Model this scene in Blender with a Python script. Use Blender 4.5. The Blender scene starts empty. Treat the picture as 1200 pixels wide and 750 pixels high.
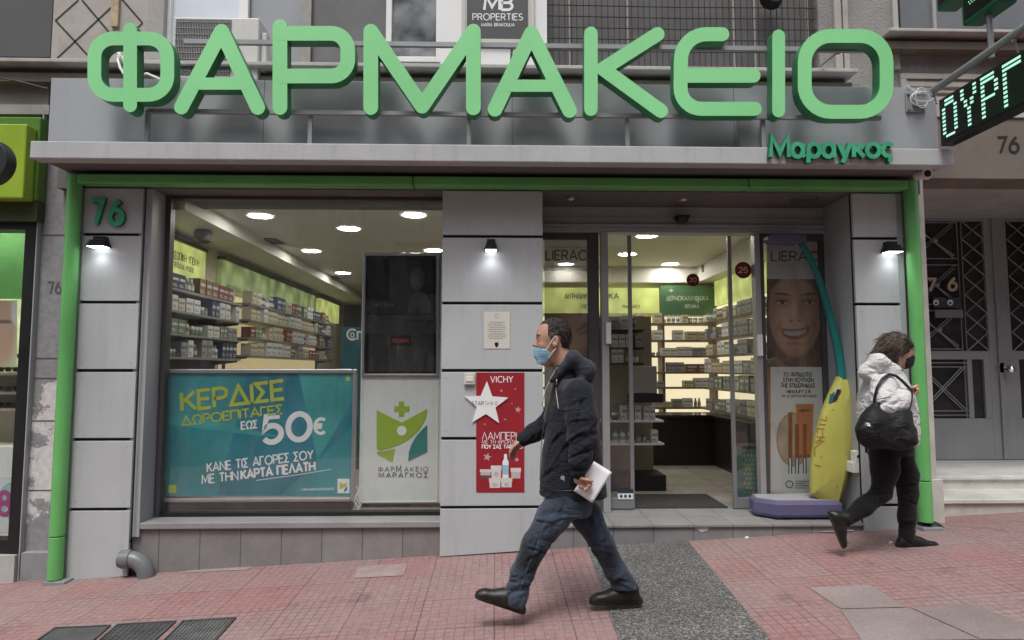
import bpy, bmesh, math, random
import numpy as np
from mathutils import Vector, Matrix
from mathutils.bvhtree import BVHTree

random.seed(7)
S = bpy.context.scene
COL = S.collection
R = math.radians

# ------------------------------------------------------------------ camera, sky, sun, exposure
CAM = Vector((0.0, -5.3, 1.478))
PITCH, YAW, FPX = R(4.25), R(1.45), 760.0
cd = bpy.data.cameras.new('camera')
cd.sensor_width = 36.0
cd.lens = 36.0 * FPX / 1200.0
cd.clip_start, cd.clip_end = 0.05, 500.0
cam = bpy.data.objects.new('camera', cd)
COL.objects.link(cam)
cam.location = CAM
cam.rotation_euler = (R(90) + PITCH, 0, -YAW)
S.camera = cam
CROT = cam.rotation_euler.to_matrix()

SUN_EL, SUN_AZ = R(64), R(196)          # azimuth clockwise from +Y
w = bpy.data.worlds.new('World')
S.world = w
w.use_nodes = True
nt = w.node_tree
nt.nodes.clear()
sky = nt.nodes.new('ShaderNodeTexSky')
sky.sky_type = 'NISHITA'
sky.sun_disc = False
sky.sun_elevation = SUN_EL
sky.sun_rotation = SUN_AZ
sky.air_density, sky.dust_density, sky.ozone_density = 1.0, 4.0, 1.0
hs = nt.nodes.new('ShaderNodeHueSaturation')
hs.inputs['Saturation'].default_value = 0.42
bg = nt.nodes.new('ShaderNodeBackground')
bg.inputs['Strength'].default_value = 0.15
wo = nt.nodes.new('ShaderNodeOutputWorld')
nt.links.new(sky.outputs[0], hs.inputs['Color'])
nt.links.new(hs.outputs[0], bg.inputs['Color'])
nt.links.new(bg.outputs[0], wo.inputs['Surface'])

sl = bpy.data.lights.new('sun', 'SUN')
sl.energy = 1.3
sl.angle = R(17)
sl.color = (1.0, 0.985, 0.96)
so = bpy.data.objects.new('sun', sl)
COL.objects.link(so)
sd = Vector((math.sin(SUN_AZ) * math.cos(SUN_EL), math.cos(SUN_AZ) * math.cos(SUN_EL), math.sin(SUN_EL)))
so.rotation_euler = sd.to_track_quat('Z', 'Y').to_euler()
so.location = (0, -8, 14)

S.view_settings.view_transform = 'Standard'
S.view_settings.look = 'None'
S.view_settings.exposure = 0.47
S.view_settings.gamma = 1.0
S.view_settings.use_curve_mapping = False
try:
    S.cycles.use_denoising = True
    S.cycles.max_bounces = 8
    S.cycles.diffuse_bounces = 4
    S.cycles.glossy_bounces = 4
    S.cycles.transparent_max_bounces = 16
    S.cycles.caustics_reflective = False
    S.cycles.caustics_refractive = False
    S.cycles.sample_clamp_indirect = 6.0
except Exception:
    pass


# ------------------------------------------------------------------ measuring helpers
def ray(u, v):
    d = Vector(((u - 600.0) / FPX, (375.0 - v) / FPX, -1.0))
    return (CROT @ d).normalized()


def P(u, v, Y=0.0):
    d = ray(u, v)
    return CAM + d * ((Y - CAM.y) / d.y)


def PX(u, v, X):
    d = ray(u, v)
    return CAM + d * ((X - CAM.x) / d.x)


def fx(u, Y=0.0, v=434):
    return P(u, v, Y).x


def fz(v, Y=0.0, u=580):
    return P(u, v, Y).z


def gz(x, y):
    return 0.053 * x + 0.02 * y


# ------------------------------------------------------------------ materials
MATS = {}


def mat(name, col, rough=0.6, metal=0.0, var=0.10, vs=2.5, bump=0.0, bs=60.0, spec=0.4, dirt=0.0, coat=0.0, streak=0.0):
    if name in MATS:
        return MATS[name]
    m = bpy.data.materials.new(name)
    m.use_nodes = True
    n = m.node_tree.nodes
    L = m.node_tree.links
    b = n['Principled BSDF']
    b.inputs['Roughness'].default_value = rough
    b.inputs['Metallic'].default_value = metal
    b.inputs['Specular IOR Level'].default_value = spec
    b.inputs['Coat Weight'].default_value = coat
    tc = n.new('ShaderNodeTexCoord')
    no = n.new('ShaderNodeTexNoise')
    no.inputs['Scale'].default_value = vs
    no.inputs['Detail'].default_value = 6
    L.new(tc.outputs['Object'], no.inputs['Vector'])
    rp = n.new('ShaderNodeMapRange')
    rp.inputs['From Min'].default_value = 0.3
    rp.inputs['From Max'].default_value = 0.7
    rp.inputs['To Min'].default_value = 1 - var
    rp.inputs['To Max'].default_value = 1 + var
    L.new(no.outputs['Fac'], rp.inputs['Value'])
    mx = n.new('ShaderNodeVectorMath')
    mx.operation = 'SCALE'
    mx.inputs[0].default_value = col
    L.new(rp.outputs[0], mx.inputs['Scale'])
    out = mx.outputs[0]
    if dirt or streak:
        n2 = n.new('ShaderNodeTexNoise')
        n2.inputs['Scale'].default_value = 7.0
        n2.inputs['Detail'].default_value = 9
        n2.inputs['Roughness'].default_value = 0.7
        if streak:
            mp = n.new('ShaderNodeMapping')
            mp.inputs['Scale'].default_value = (1.1, 1.1, 0.16)
            L.new(tc.outputs['Object'], mp.inputs['Vector'])
            L.new(mp.outputs[0], n2.inputs['Vector'])
        else:
            L.new(tc.outputs['Object'], n2.inputs['Vector'])
        r2 = n.new('ShaderNodeMapRange')
        r2.inputs['From Min'].default_value = 0.5
        r2.inputs['From Max'].default_value = 0.75
        r2.inputs['To Min'].default_value = 0
        r2.inputs['To Max'].default_value = max(dirt, streak)
        L.new(n2.outputs['Fac'], r2.inputs['Value'])
        m2 = n.new('ShaderNodeMix')
        m2.data_type = 'RGBA'
        L.new(r2.outputs[0], m2.inputs[0])
        L.new(out, m2.inputs[6])
        m2.inputs[7].default_value = (col[0] * 0.35, col[1] * 0.34, col[2] * 0.31, 1)
        out = m2.outputs[2]
    L.new(out, b.inputs['Base Color'])
    if rough > 0.15:
        r3 = n.new('ShaderNodeMapRange')
        r3.inputs['To Min'].default_value = max(0.02, rough - 0.12)
        r3.inputs['To Max'].default_value = min(1, rough + 0.12)
        L.new(no.outputs['Fac'], r3.inputs['Value'])
        L.new(r3.outputs[0], b.inputs['Roughness'])
    if bump:
        nb = n.new('ShaderNodeTexNoise')
        nb.inputs['Scale'].default_value = bs
        nb.inputs['Detail'].default_value = 4
        L.new(tc.outputs['Object'], nb.inputs['Vector'])
        bp = n.new('ShaderNodeBump')
        bp.inputs['Strength'].default_value = bump
        bp.inputs['Distance'].default_value = 0.01
        L.new(nb.outputs['Fac'], bp.inputs['Height'])
        L.new(bp.outputs[0], b.inputs['Normal'])
    MATS[name] = m
    return m


def emat(name, col, strength, pattern=0.0, ps=6.0):
    m = bpy.data.materials.new(name)
    m.use_nodes = True
    n = m.node_tree.nodes
    L = m.node_tree.links
    b = n['Principled BSDF']
    b.inputs['Base Color'].default_value = (*[c * 0.5 for c in col], 1)
    b.inputs['Emission Color'].default_value = (*col, 1)
    b.inputs['Emission Strength'].default_value = strength
    if pattern:
        tc = n.new('ShaderNodeTexCoord')
        vo = n.new('ShaderNodeTexVoronoi')
        vo.inputs['Scale'].default_value = ps
        L.new(tc.outputs['Object'], vo.inputs['Vector'])
        rp = n.new('ShaderNodeMapRange')
        rp.inputs['From Max'].default_value = 0.8
        rp.inputs['To Min'].default_value = strength * (1 + pattern)
        rp.inputs['To Max'].default_value = strength * (1 - pattern)
        L.new(vo.outputs['Distance'], rp.inputs['Value'])
        L.new(rp.outputs[0], b.inputs['Emission Strength'])
    MATS[name] = m
    return m


def glass_mat(name, tint=(0.975, 0.985, 0.98), film=0.05, refl=1.0):
    m = bpy.data.materials.new(name)
    m.use_nodes = True
    n = m.node_tree.nodes
    L = m.node_tree.links
    n.clear()
    o = n.new('ShaderNodeOutputMaterial')
    t = n.new('ShaderNodeBsdfTransparent')
    t.inputs[0].default_value = (*tint, 1)
    g = n.new('ShaderNodeBsdfGlossy')
    g.inputs['Roughness'].default_value = 0.015
    g.inputs['Color'].default_value = (refl, refl, refl, 1)
    lw = n.new('ShaderNodeLayerWeight')
    lw.inputs['Blend'].default_value = 0.5
    pw = n.new('ShaderNodeMath')
    pw.operation = 'POWER'
    pw.inputs[1].default_value = 5.0
    L.new(lw.outputs['Facing'], pw.inputs[0])
    f = n.new('ShaderNodeMapRange')
    f.inputs['To Min'].default_value = 0.052
    f.inputs['To Max'].default_value = 1.0
    L.new(pw.outputs[0], f.inputs['Value'])
    d = n.new('ShaderNodeBsdfDiffuse')
    d.inputs[0].default_value = (0.6, 0.6, 0.58, 1)
    tc = n.new('ShaderNodeTexCoord')
    mp = n.new('ShaderNodeMapping')
    mp.inputs['Scale'].default_value = (5, 5, 1.6)
    no = n.new('ShaderNodeTexNoise')
    no.inputs['Scale'].default_value = 2.2
    no.inputs['Detail'].default_value = 10
    no.inputs['Roughness'].default_value = 0.72
    L.new(tc.outputs['Object'], mp.inputs[0])
    L.new(mp.outputs[0], no.inputs['Vector'])
    rp = n.new('ShaderNodeMapRange')
    rp.inputs['From Min'].default_value = 0.48
    rp.inputs['From Max'].default_value = 0.78
    rp.inputs['To Min'].default_value = 0.004
    rp.inputs['To Max'].default_value = film
    L.new(no.outputs['Fac'], rp.inputs['Value'])
    m1 = n.new('ShaderNodeMixShader')
    m2 = n.new('ShaderNodeMixShader')
    L.new(f.outputs[0], m1.inputs[0])
    L.new(t.outputs[0], m1.inputs[1])
    L.new(g.outputs[0], m1.inputs[2])
    L.new(rp.outputs[0], m2.inputs[0])
    L.new(m1.outputs[0], m2.inputs[1])
    L.new(d.outputs[0], m2.inputs[2])
    L.new(m2.outputs[0], o.inputs[0])
    MATS[name] = m
    return m


def film_mat(name, col, opacity):
    """Printed see-through window film."""
    m = bpy.data.materials.new(name)
    m.use_nodes = True
    n = m.node_tree.nodes
    L = m.node_tree.links
    n.clear()
    o = n.new('ShaderNodeOutputMaterial')
    t = n.new('ShaderNodeBsdfTransparent')
    d = n.new('ShaderNodeBsdfDiffuse')
    d.inputs[0].default_value = (*col, 1)
    mx = n.new('ShaderNodeMixShader')
    mx.inputs[0].default_value = opacity
    L.new(t.outputs[0], mx.inputs[1])
    L.new(d.outputs[0], mx.inputs[2])
    L.new(mx.outputs[0], o.inputs[0])
    MATS[name] = m
    return m


def paving_mat():
    m = bpy.data.materials.new('red_paving')
    m.use_nodes = True
    n = m.node_tree.nodes
    L = m.node_tree.links
    b = n['Principled BSDF']
    b.inputs['Roughness'].default_value = 0.75
    b.inputs['Specular IOR Level'].default_value = 0.3
    g = n.new('ShaderNodeNewGeometry')

    wn = n.new('ShaderNodeTexNoise')
    wn.inputs['Scale'].default_value = 5.0
    wn.inputs['Detail'].default_value = 3
    L.new(g.outputs['Position'], wn.inputs['Vector'])
    ws = n.new('ShaderNodeVectorMath')
    ws.operation = 'SCALE'
    ws.inputs['Scale'].default_value = 0.010
    L.new(wn.outputs['Color'], ws.inputs[0])
    wob = n.new('ShaderNodeVectorMath')
    wob.operation = 'ADD'
    L.new(g.outputs['Position'], wob.inputs[0])
    L.new(ws.outputs[0], wob.inputs[1])

    def brick(wd, mortar, c1, c2, cm):
        k = n.new('ShaderNodeTexBrick')
        k.offset = 0.0
        k.offset_frequency = 1
        k.squash = 1.0
        k.inputs['Scale'].default_value = 1.0
        k.inputs['Brick Width'].default_value = wd
        k.inputs['Row Height'].default_value = wd
        k.inputs['Mortar Size'].default_value = mortar
        k.inputs['Mortar Smooth'].default_value = 0.25
        k.inputs['Color1'].default_value = (*c1, 1)
        k.inputs['Color2'].default_value = (*c2, 1)
        k.inputs['Mortar'].default_value = (*cm, 1)
        L.new(wob.outputs[0], k.inputs['Vector'])
        return k
    slab = brick(0.455, 0.004, (0.295, 0.146, 0.141), (0.285, 0.186, 0.178), (0.11, 0.085, 0.085))
    knob = brick(0.0569, 0.0042, (0.92, 0.92, 0.92), (1.05, 1.05, 1.05), (0.64, 0.61, 0.61))
    no = n.new('ShaderNodeTexNoise')
    no.inputs['Scale'].default_value = 0.9
    no.inputs['Detail'].default_value = 9
    no.inputs['Roughness'].default_value = 0.65
    L.new(g.outputs['Position'], no.inputs['Vector'])
    rp = n.new('ShaderNodeMapRange')
    rp.inputs['From Min'].default_value = 0.38
    rp.inputs['From Max'].default_value = 0.66
    L.new(no.outputs['Fac'], rp.inputs['Value'])
    mg = n.new('ShaderNodeMix')
    mg.data_type = 'RGBA'
    L.new(rp.outputs[0], mg.inputs[0])
    L.new(slab.outputs['Color'], mg.inputs[6])
    mg.inputs[7].default_value = (0.27, 0.212, 0.204, 1)
    ms = n.new('ShaderNodeMath')
    ms.operation = 'MULTIPLY'
    ms.inputs[1].default_value = 0.65
    L.new(rp.outputs[0], ms.inputs[0])
    L.new(ms.outputs[0], mg.inputs[0])
    mm = n.new('ShaderNodeMix')
    mm.data_type = 'RGBA'
    mm.blend_type = 'MULTIPLY'
    nw = n.new('ShaderNodeTexNoise')
    nw.inputs['Scale'].default_value = 2.3
    nw.inputs['Detail'].default_value = 7
    L.new(g.outputs['Position'], nw.inputs['Vector'])
    rw = n.new('ShaderNodeMapRange')
    rw.inputs['From Min'].default_value = 0.35
    rw.inputs['From Max'].default_value = 0.65
    rw.inputs['To Min'].default_value = 0.25
    rw.inputs['To Max'].default_value = 1.0
    L.new(nw.outputs['Fac'], rw.inputs['Value'])
    L.new(rw.outputs[0], mm.inputs[0])
    L.new(mg.outputs[2], mm.inputs[6])
    L.new(knob.outputs['Color'], mm.inputs[7])
    # fine grit and dark blots
    n2 = n.new('ShaderNodeTexNoise')
    n2.inputs['Scale'].default_value = 28.0
    n2.inputs['Detail'].default_value = 8
    n2.inputs['Roughness'].default_value = 0.75
    L.new(g.outputs['Position'], n2.inputs['Vector'])
    r2 = n.new('ShaderNodeMapRange')
    r2.inputs['From Min'].default_value = 0.3
    r2.inputs['From Max'].default_value = 0.7
    r2.inputs['To Min'].default_value = 0.74
    r2.inputs['To Max'].default_value = 1.22
    L.new(n2.outputs['Fac'], r2.inputs['Value'])
    n3 = n.new('ShaderNodeTexNoise')
    n3.inputs['Scale'].default_value = 3.1
    n3.inputs['Detail'].default_value = 5
    L.new(g.outputs['Position'], n3.inputs['Vector'])
    r3 = n.new('ShaderNodeMapRange')
    r3.inputs['From Min'].default_value = 0.62
    r3.inputs['From Max'].default_value = 0.72
    r3.inputs['To Min'].default_value = 1.0
    r3.inputs['To Max'].default_value = 0.72
    L.new(n3.outputs['Fac'], r3.inputs['Value'])
    mu = n.new('ShaderNodeMath')
    mu.operation = 'MULTIPLY'
    L.new(r2.outputs[0], mu.inputs[0])
    L.new(r3.outputs[0], mu.inputs[1])
    sc = n.new('ShaderNodeVectorMath')
    sc.operation = 'SCALE'
    L.new(mm.outputs[2], sc.inputs[0])
    L.new(mu.outputs[0], sc.inputs['Scale'])
    L.new(sc.outputs[0], b.inputs['Base Color'])
    bp = n.new('ShaderNodeBump')
    bp.invert = True
    bp.inputs['Strength'].default_value = 0.55
    bp.inputs['Distance'].default_value = 0.004
    L.new(knob.outputs['Fac'], bp.inputs['Height'])
    bp2 = n.new('ShaderNodeBump')
    bp2.inputs['Strength'].default_value = 0.25
    bp2.inputs['Distance'].default_value = 0.004
    L.new(n2.outputs['Fac'], bp2.inputs['Height'])
    L.new(bp.outputs[0], bp2.inputs['Normal'])
    L.new(bp2.outputs[0], b.inputs['Normal'])
    MATS['red_paving'] = m
    return m


def speckle_mat(name, cols, scale, rough=0.8, bump=0.4):
    """Exposed aggregate: voronoi pebbles of random tone."""
    m = bpy.data.materials.new(name)
    m.use_nodes = True
    n = m.node_tree.nodes
    L = m.node_tree.links
    b = n['Principled BSDF']
    b.inputs['Roughness'].default_value = rough
    g = n.new('ShaderNodeNewGeometry')
    vo = n.new('ShaderNodeTexVoronoi')
    vo.inputs['Scale'].default_value = scale
    L.new(g.outputs['Position'], vo.inputs['Vector'])
    sp = n.new('ShaderNodeSeparateColor')
    L.new(vo.outputs['Color'], sp.inputs[0])
    cr = n.new('ShaderNodeValToRGB')
    el = cr.color_ramp.elements
    el[0].position, el[0].color = 0.0, (*cols[0], 1)
    el[1].position, el[1].color = 1.0, (*cols[-1], 1)
    for i, c in enumerate(cols[1:-1]):
        e = el.new((i + 1) / (len(cols) - 1))
        e.color = (*c, 1)
    L.new(sp.outputs[0], cr.inputs[0])
    no = n.new('ShaderNodeTexNoise')
    no.inputs['Scale'].default_value = 1.6
    no.inputs['Detail'].default_value = 6
    L.new(g.outputs['Position'], no.inputs['Vector'])
    rp = n.new('ShaderNodeMapRange')
    rp.inputs['From Min'].default_value = 0.3
    rp.inputs['From Max'].default_value = 0.7
    rp.inputs['To Min'].default_value = 0.78
    rp.inputs['To Max'].default_value = 1.2
    L.new(no.outputs['Fac'], rp.inputs['Value'])
    sc = n.new('ShaderNodeVectorMath')
    sc.operation = 'SCALE'
    L.new(cr.outputs[0], sc.inputs[0])
    L.new(rp.outputs[0], sc.inputs['Scale'])
    L.new(sc.outputs[0], b.inputs['Base Color'])
    bp = n.new('ShaderNodeBump')
    bp.inputs['Strength'].default_value = bump
    bp.inputs['Distance'].default_value = 0.004
    bp.invert = True
    L.new(vo.outputs['Distance'], bp.inputs['Height'])
    L.new(bp.outputs[0], b.inputs['Normal'])
    MATS[name] = m
    return m


def tile_mat(name, col, wd, ht, axes='xz', grout=(0.10, 0.10, 0.10), off=0.0, mortar=0.004, rough=0.45):
    m = bpy.data.materials.new(name)
    m.use_nodes = True
    n = m.node_tree.nodes
    L = m.node_tree.links
    b = n['Principled BSDF']
    b.inputs['Roughness'].default_value = rough
    g = n.new('ShaderNodeNewGeometry')
    se = n.new('ShaderNodeSeparateXYZ')
    co = n.new('ShaderNodeCombineXYZ')
    L.new(g.outputs['Position'], se.inputs[0])
    ix = {'x': 0, 'y': 1, 'z': 2}
    ad = n.new('ShaderNodeMath')
    ad.operation = 'ADD'
    ad.inputs[1].default_value = off
    L.new(se.outputs[ix[axes[0]]], ad.inputs[0])
    L.new(ad.outputs[0], co.inputs[0])
    a2 = n.new('ShaderNodeMath')
    a2.operation = 'ADD'
    a2.inputs[1].default_value = 1.3 if axes[1] == 'z' else 0.0
    L.new(se.outputs[ix[axes[1]]], a2.inputs[0])
    L.new(a2.outputs[0], co.inputs[1])
    k = n.new('ShaderNodeTexBrick')
    k.offset = 0.0
    k.inputs['Scale'].default_value = 1
    k.inputs['Brick Width'].default_value = wd
    k.inputs['Row Height'].default_value = ht
    k.inputs['Mortar Size'].default_value = mortar
    k.inputs['Color1'].default_value = (*[c * 0.94 for c in col], 1)
    k.inputs['Color2'].default_value = (*[c * 1.07 for c in col], 1)
    k.inputs['Mortar'].default_value = (*grout, 1)
    L.new(co.outputs[0], k.inputs['Vector'])
    no = n.new('ShaderNodeTexNoise')
    no.inputs['Scale'].default_value = 6
    no.inputs['Detail'].default_value = 8
    no.inputs['Roughness'].default_value = 0.7
    L.new(g.outputs['Position'], no.inputs['Vector'])
    rp = n.new('ShaderNodeMapRange')
    rp.inputs['From Min'].default_value = 0.3
    rp.inputs['From Max'].default_value = 0.7
    rp.inputs['To Min'].default_value = 0.84
    rp.inputs['To Max'].default_value = 1.14
    L.new(no.outputs['Fac'], rp.inputs['Value'])
    sc = n.new('ShaderNodeVectorMath')
    sc.operation = 'SCALE'
    L.new(k.outputs['Color'], sc.inputs[0])
    L.new(rp.outputs[0], sc.inputs['Scale'])
    L.new(sc.outputs[0], b.inputs['Base Color'])
    bp = n.new('ShaderNodeBump')
    bp.invert = True
    bp.inputs['Strength'].default_value = 0.5
    bp.inputs['Distance'].default_value = 0.003
    L.new(k.outputs['Fac'], bp.inputs['Height'])
    L.new(bp.outputs[0], b.inputs['Normal'])
    MATS[name] = m
    return m


def peel_mat():
    """Grey painted plaster with flaked-off pale patches (wear, fixed to the wall)."""
    m = bpy.data.materials.new('peeling_plaster')
    m.use_nodes = True
    n = m.node_tree.nodes
    L = m.node_tree.links
    b = n['Principled BSDF']
    b.inputs['Roughness'].default_value = 0.85
    g = n.new('ShaderNodeNewGeometry')
    se = n.new('ShaderNodeSeparateXYZ')
    L.new(g.outputs['Position'], se.inputs[0])
    no = n.new('ShaderNodeTexNoise')
    no.inputs['Scale'].default_value = 3.6
    no.inputs['Detail'].default_value = 10
    no.inputs['Roughness'].default_value = 0.68
    L.new(g.outputs['Position'], no.inputs['Vector'])
    rz = n.new('ShaderNodeMapRange')          # the flaking sits between knee and chest height
    rz.inputs['From Min'].default_value = 0.05
    rz.inputs['From Max'].default_value = 0.35
    rz.inputs['To Min'].default_value = -0.25
    rz.inputs['To Max'].default_value = 0.10
    L.new(se.outputs[2], rz.inputs['Value'])
    rz2 = n.new('ShaderNodeMapRange')
    rz2.inputs['From Min'].default_value = 1.15
    rz2.inputs['From Max'].default_value = 1.75
    rz2.inputs['To Min'].default_value = 0.0
    rz2.inputs['To Max'].default_value = -0.35
    L.new(se.outputs[2], rz2.inputs['Value'])
    a1 = n.new('ShaderNodeMath')
    a2 = n.new('ShaderNodeMath')
    L.new(no.outputs['Fac'], a1.inputs[0])
    L.new(rz.outputs[0], a1.inputs[1])
    L.new(a1.outputs[0], a2.inputs[0])
    L.new(rz2.outputs[0], a2.inputs[1])
    th = n.new('ShaderNodeMapRange')
    th.inputs['From Min'].default_value = 0.525
    th.inputs['From Max'].default_value = 0.55
    L.new(a2.outputs[0], th.inputs['Value'])
    mx = n.new('ShaderNodeMix')
    mx.data_type = 'RGBA'
    L.new(th.outputs[0], mx.inputs[0])
    mx.inputs[6].default_value = (0.26, 0.26, 0.275, 1)
    mx.inputs[7].default_value = (0.62, 0.60, 0.60, 1)
    n2 = n.new('ShaderNodeTexNoise')
    n2.inputs['Scale'].default_value = 20
    n2.inputs['Detail'].default_value = 8
    L.new(g.outputs['Position'], n2.inputs['Vector'])
    rp = n.new('ShaderNodeMapRange')
    rp.inputs['From Min'].default_value = 0.3
    rp.inputs['From Max'].default_value = 0.7
    rp.inputs['To Min'].default_value = 0.82
    rp.inputs['To Max'].default_value = 1.15
    L.new(n2.outputs['Fac'], rp.inputs['Value'])
    sc = n.new('ShaderNodeVectorMath')
    sc.operation = 'SCALE'
    L.new(mx.outputs[2], sc.inputs[0])
    L.new(rp.outputs[0], sc.inputs['Scale'])
    L.new(sc.outputs[0], b.inputs['Base Color'])
    bp = n.new('ShaderNodeBump')
    bp.invert = True
    bp.inputs['Strength'].default_value = 0.6
    bp.inputs['Distance'].default_value = 0.004
    L.new(th.outputs[0], bp.inputs['Height'])
    L.new(bp.outputs[0], b.inputs['Normal'])
    MATS['peeling_plaster'] = m
    return m


M_PANEL = mat('panel_grey', (0.45, 0.478, 0.488), rough=0.42, var=0.07, vs=1.3, streak=0.2, bump=0.02, bs=9)
M_BACK = mat('gap_black', (0.012, 0.012, 0.013), rough=0.6)
M_GREEN = mat('green_paint', (0.145, 0.46, 0.14), rough=0.38, var=0.07, streak=0.18)
M_LETTER = mat('sign_face', (0.255, 0.70, 0.30), rough=0.35, var=0.06, vs=1.2, spec=0.5, streak=0.08)
M_LSIDE = mat('sign_return', (0.045, 0.225, 0.095), rough=0.4, var=0.08)
M_MARA = mat('name_green', (0.045, 0.35, 0.175), rough=0.5, var=0.2, vs=9)
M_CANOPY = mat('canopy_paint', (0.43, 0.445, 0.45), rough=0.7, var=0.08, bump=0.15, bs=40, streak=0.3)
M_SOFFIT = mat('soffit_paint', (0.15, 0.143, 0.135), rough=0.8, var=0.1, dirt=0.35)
M_FASCIA = mat('fascia_sheet', (0.36, 0.38, 0.40), rough=0.45, var=0.06, vs=1.2, streak=0.12)
M_STEEL = mat('grey_steel', (0.30, 0.31, 0.32), rough=0.45, metal=0.3, var=0.08)
M_ALU = mat('aluminium', (0.48, 0.48, 0.49), rough=0.34, metal=0.75, var=0.05)
M_FRAME = mat('door_frame_grey', (0.27, 0.275, 0.285), rough=0.4, metal=0.35, var=0.05)
M_FRAMED = mat('dark_frame', (0.075, 0.075, 0.075), rough=0.4, var=0.1)
M_BLACK = mat('black_plastic', (0.015, 0.015, 0.016), rough=0.4, var=0.1)
M_WHITE = mat('white_paint', (0.76, 0.76, 0.75), rough=0.5, var=0.04)
M_MARBLE = mat('marble', (0.56, 0.54, 0.50), rough=0.38, var=0.14, vs=4, dirt=0.35)
M_STUCCO = mat('stucco', (0.27, 0.262, 0.25), rough=0.9, var=0.15, bump=0.9, bs=55, dirt=0.35)
M_RENDER = mat('smooth_render', (0.36, 0.345, 0.33), rough=0.85, var=0.14, bump=0.12, bs=30, dirt=0.4)
M_LINTEL = mat('lintel_stone', (0.17, 0.15, 0.125), rough=0.8, var=0.14, bump=0.2, bs=70, dirt=0.3)
M_BROWN = mat('brown_ledge', (0.15, 0.122, 0.098), rough=0.7, var=0.15, streak=0.5)
M_TILE = tile_mat('plinth_tile', (0.225, 0.215, 0.21), 0.322, 3.0, 'xz', off=0.10)
M_STEP = tile_mat('step_tile', (0.235, 0.232, 0.23), 0.325, 0.325, 'xy', off=0.02)
M_STEPR = tile_mat('step_riser_tile', (0.215, 0.215, 0.215), 0.325, 3.0, 'xz', off=0.02)
M_FLOOR = tile_mat('shop_floor', (0.46, 0.42, 0.36), 0.6, 0.6, 'xy', grout=(0.2, 0.18, 0.16), rough=0.25)
M_GLASS = glass_mat('shop_glass')
M_GLASSD = glass_mat('door_glass', tint=(0.94, 0.95, 0.94), film=0.03)
M_LAMP = emat('lamp_glow', (1.0, 0.97, 0.92), 40.0)
M_LAMPW = emat('wall_lamp_glow', (0.97, 0.98, 1.0), 5.0)
M_CREAM = mat('cream_wall', (0.62, 0.58, 0.45), rough=0.7, var=0.05)
M_CEIL = mat('ceiling_paint', (0.68, 0.66, 0.59), rough=0.6, var=0.04)
M_DOORGR = mat('door_grey', (0.30, 0.315, 0.335), rough=0.45, var=0.06, streak=0.25)
M_DARKGL = mat('dark_glass', (0.012, 0.013, 0.013), rough=0.08, spec=0.5, var=0.2)
M_TEAL = mat('poster_teal', (0.035, 0.26, 0.29), rough=0.35, var=0.30, vs=1.6)
M_LIME = mat('print_lime', (0.42, 0.50, 0.05), rough=0.5, var=0.03)
M_PWHITE = mat('print_white', (0.78, 0.80, 0.80), rough=0.5, var=0.02)
M_PGREY = mat('print_grey', (0.10, 0.12, 0.13), rough=0.5, var=0.02)
M_RED = mat('print_red', (0.30, 0.018, 0.028), rough=0.45, var=0.1, vs=4)
M_SILVER = mat('print_silver', (0.50, 0.36, 0.36), rough=0.4, var=0.1)
M_LEDBLK = mat('led_black', (0.006, 0.008, 0.007), rough=0.35)
M_LED = emat('led_mint', (0.50, 0.98, 0.76), 0.60)
M_LEDG = emat('led_green', (0.30, 1.0, 0.50), 0.75)
M_DKGRN = mat('cross_casing', (0.012, 0.11, 0.06), rough=0.35, var=0.1)
M_PVC = mat('grey_pvc', (0.16, 0.17, 0.18), rough=0.35, var=0.08, dirt=0.3)
M_PAVE = paving_mat()
M_AGG = speckle_mat('aggregate', [(0.030, 0.030, 0.029), (0.055, 0.055, 0.052), (0.085, 0.084, 0.08), (0.12, 0.117, 0.111), (0.27, 0.265, 0.255)], 125.0)
M_CONC = speckle_mat('grey_concrete_slab', [(0.215, 0.175, 0.168), (0.24, 0.198, 0.19), (0.265, 0.222, 0.213)], 120.0, bump=0.15)
M_PEEL = peel_mat()
M_IRON = mat('cast_iron', (0.085, 0.088, 0.088), rough=0.55, metal=0.3, var=0.3, vs=8, dirt=0.4)


# ------------------------------------------------------------------ object helpers
def tag(o, label=None, cat=None, group=None, kind=None):
    if label:
        o['label'] = label
    if cat:
        o['category'] = cat
    if group:
        o['group'] = group
    if kind:
        o['kind'] = kind
    return o


def thing(name, loc, label, cat, group=None):
    o = bpy.data.objects.new(name, None)
    o.empty_display_size = 0.1
    COL.objects.link(o)
    o.location = loc
    return tag(o, label, cat, group)


def wloc(o):
    v = Vector((0, 0, 0))
    while o is not None:
        v = v + o.location
        o = o.parent
    return v


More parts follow.
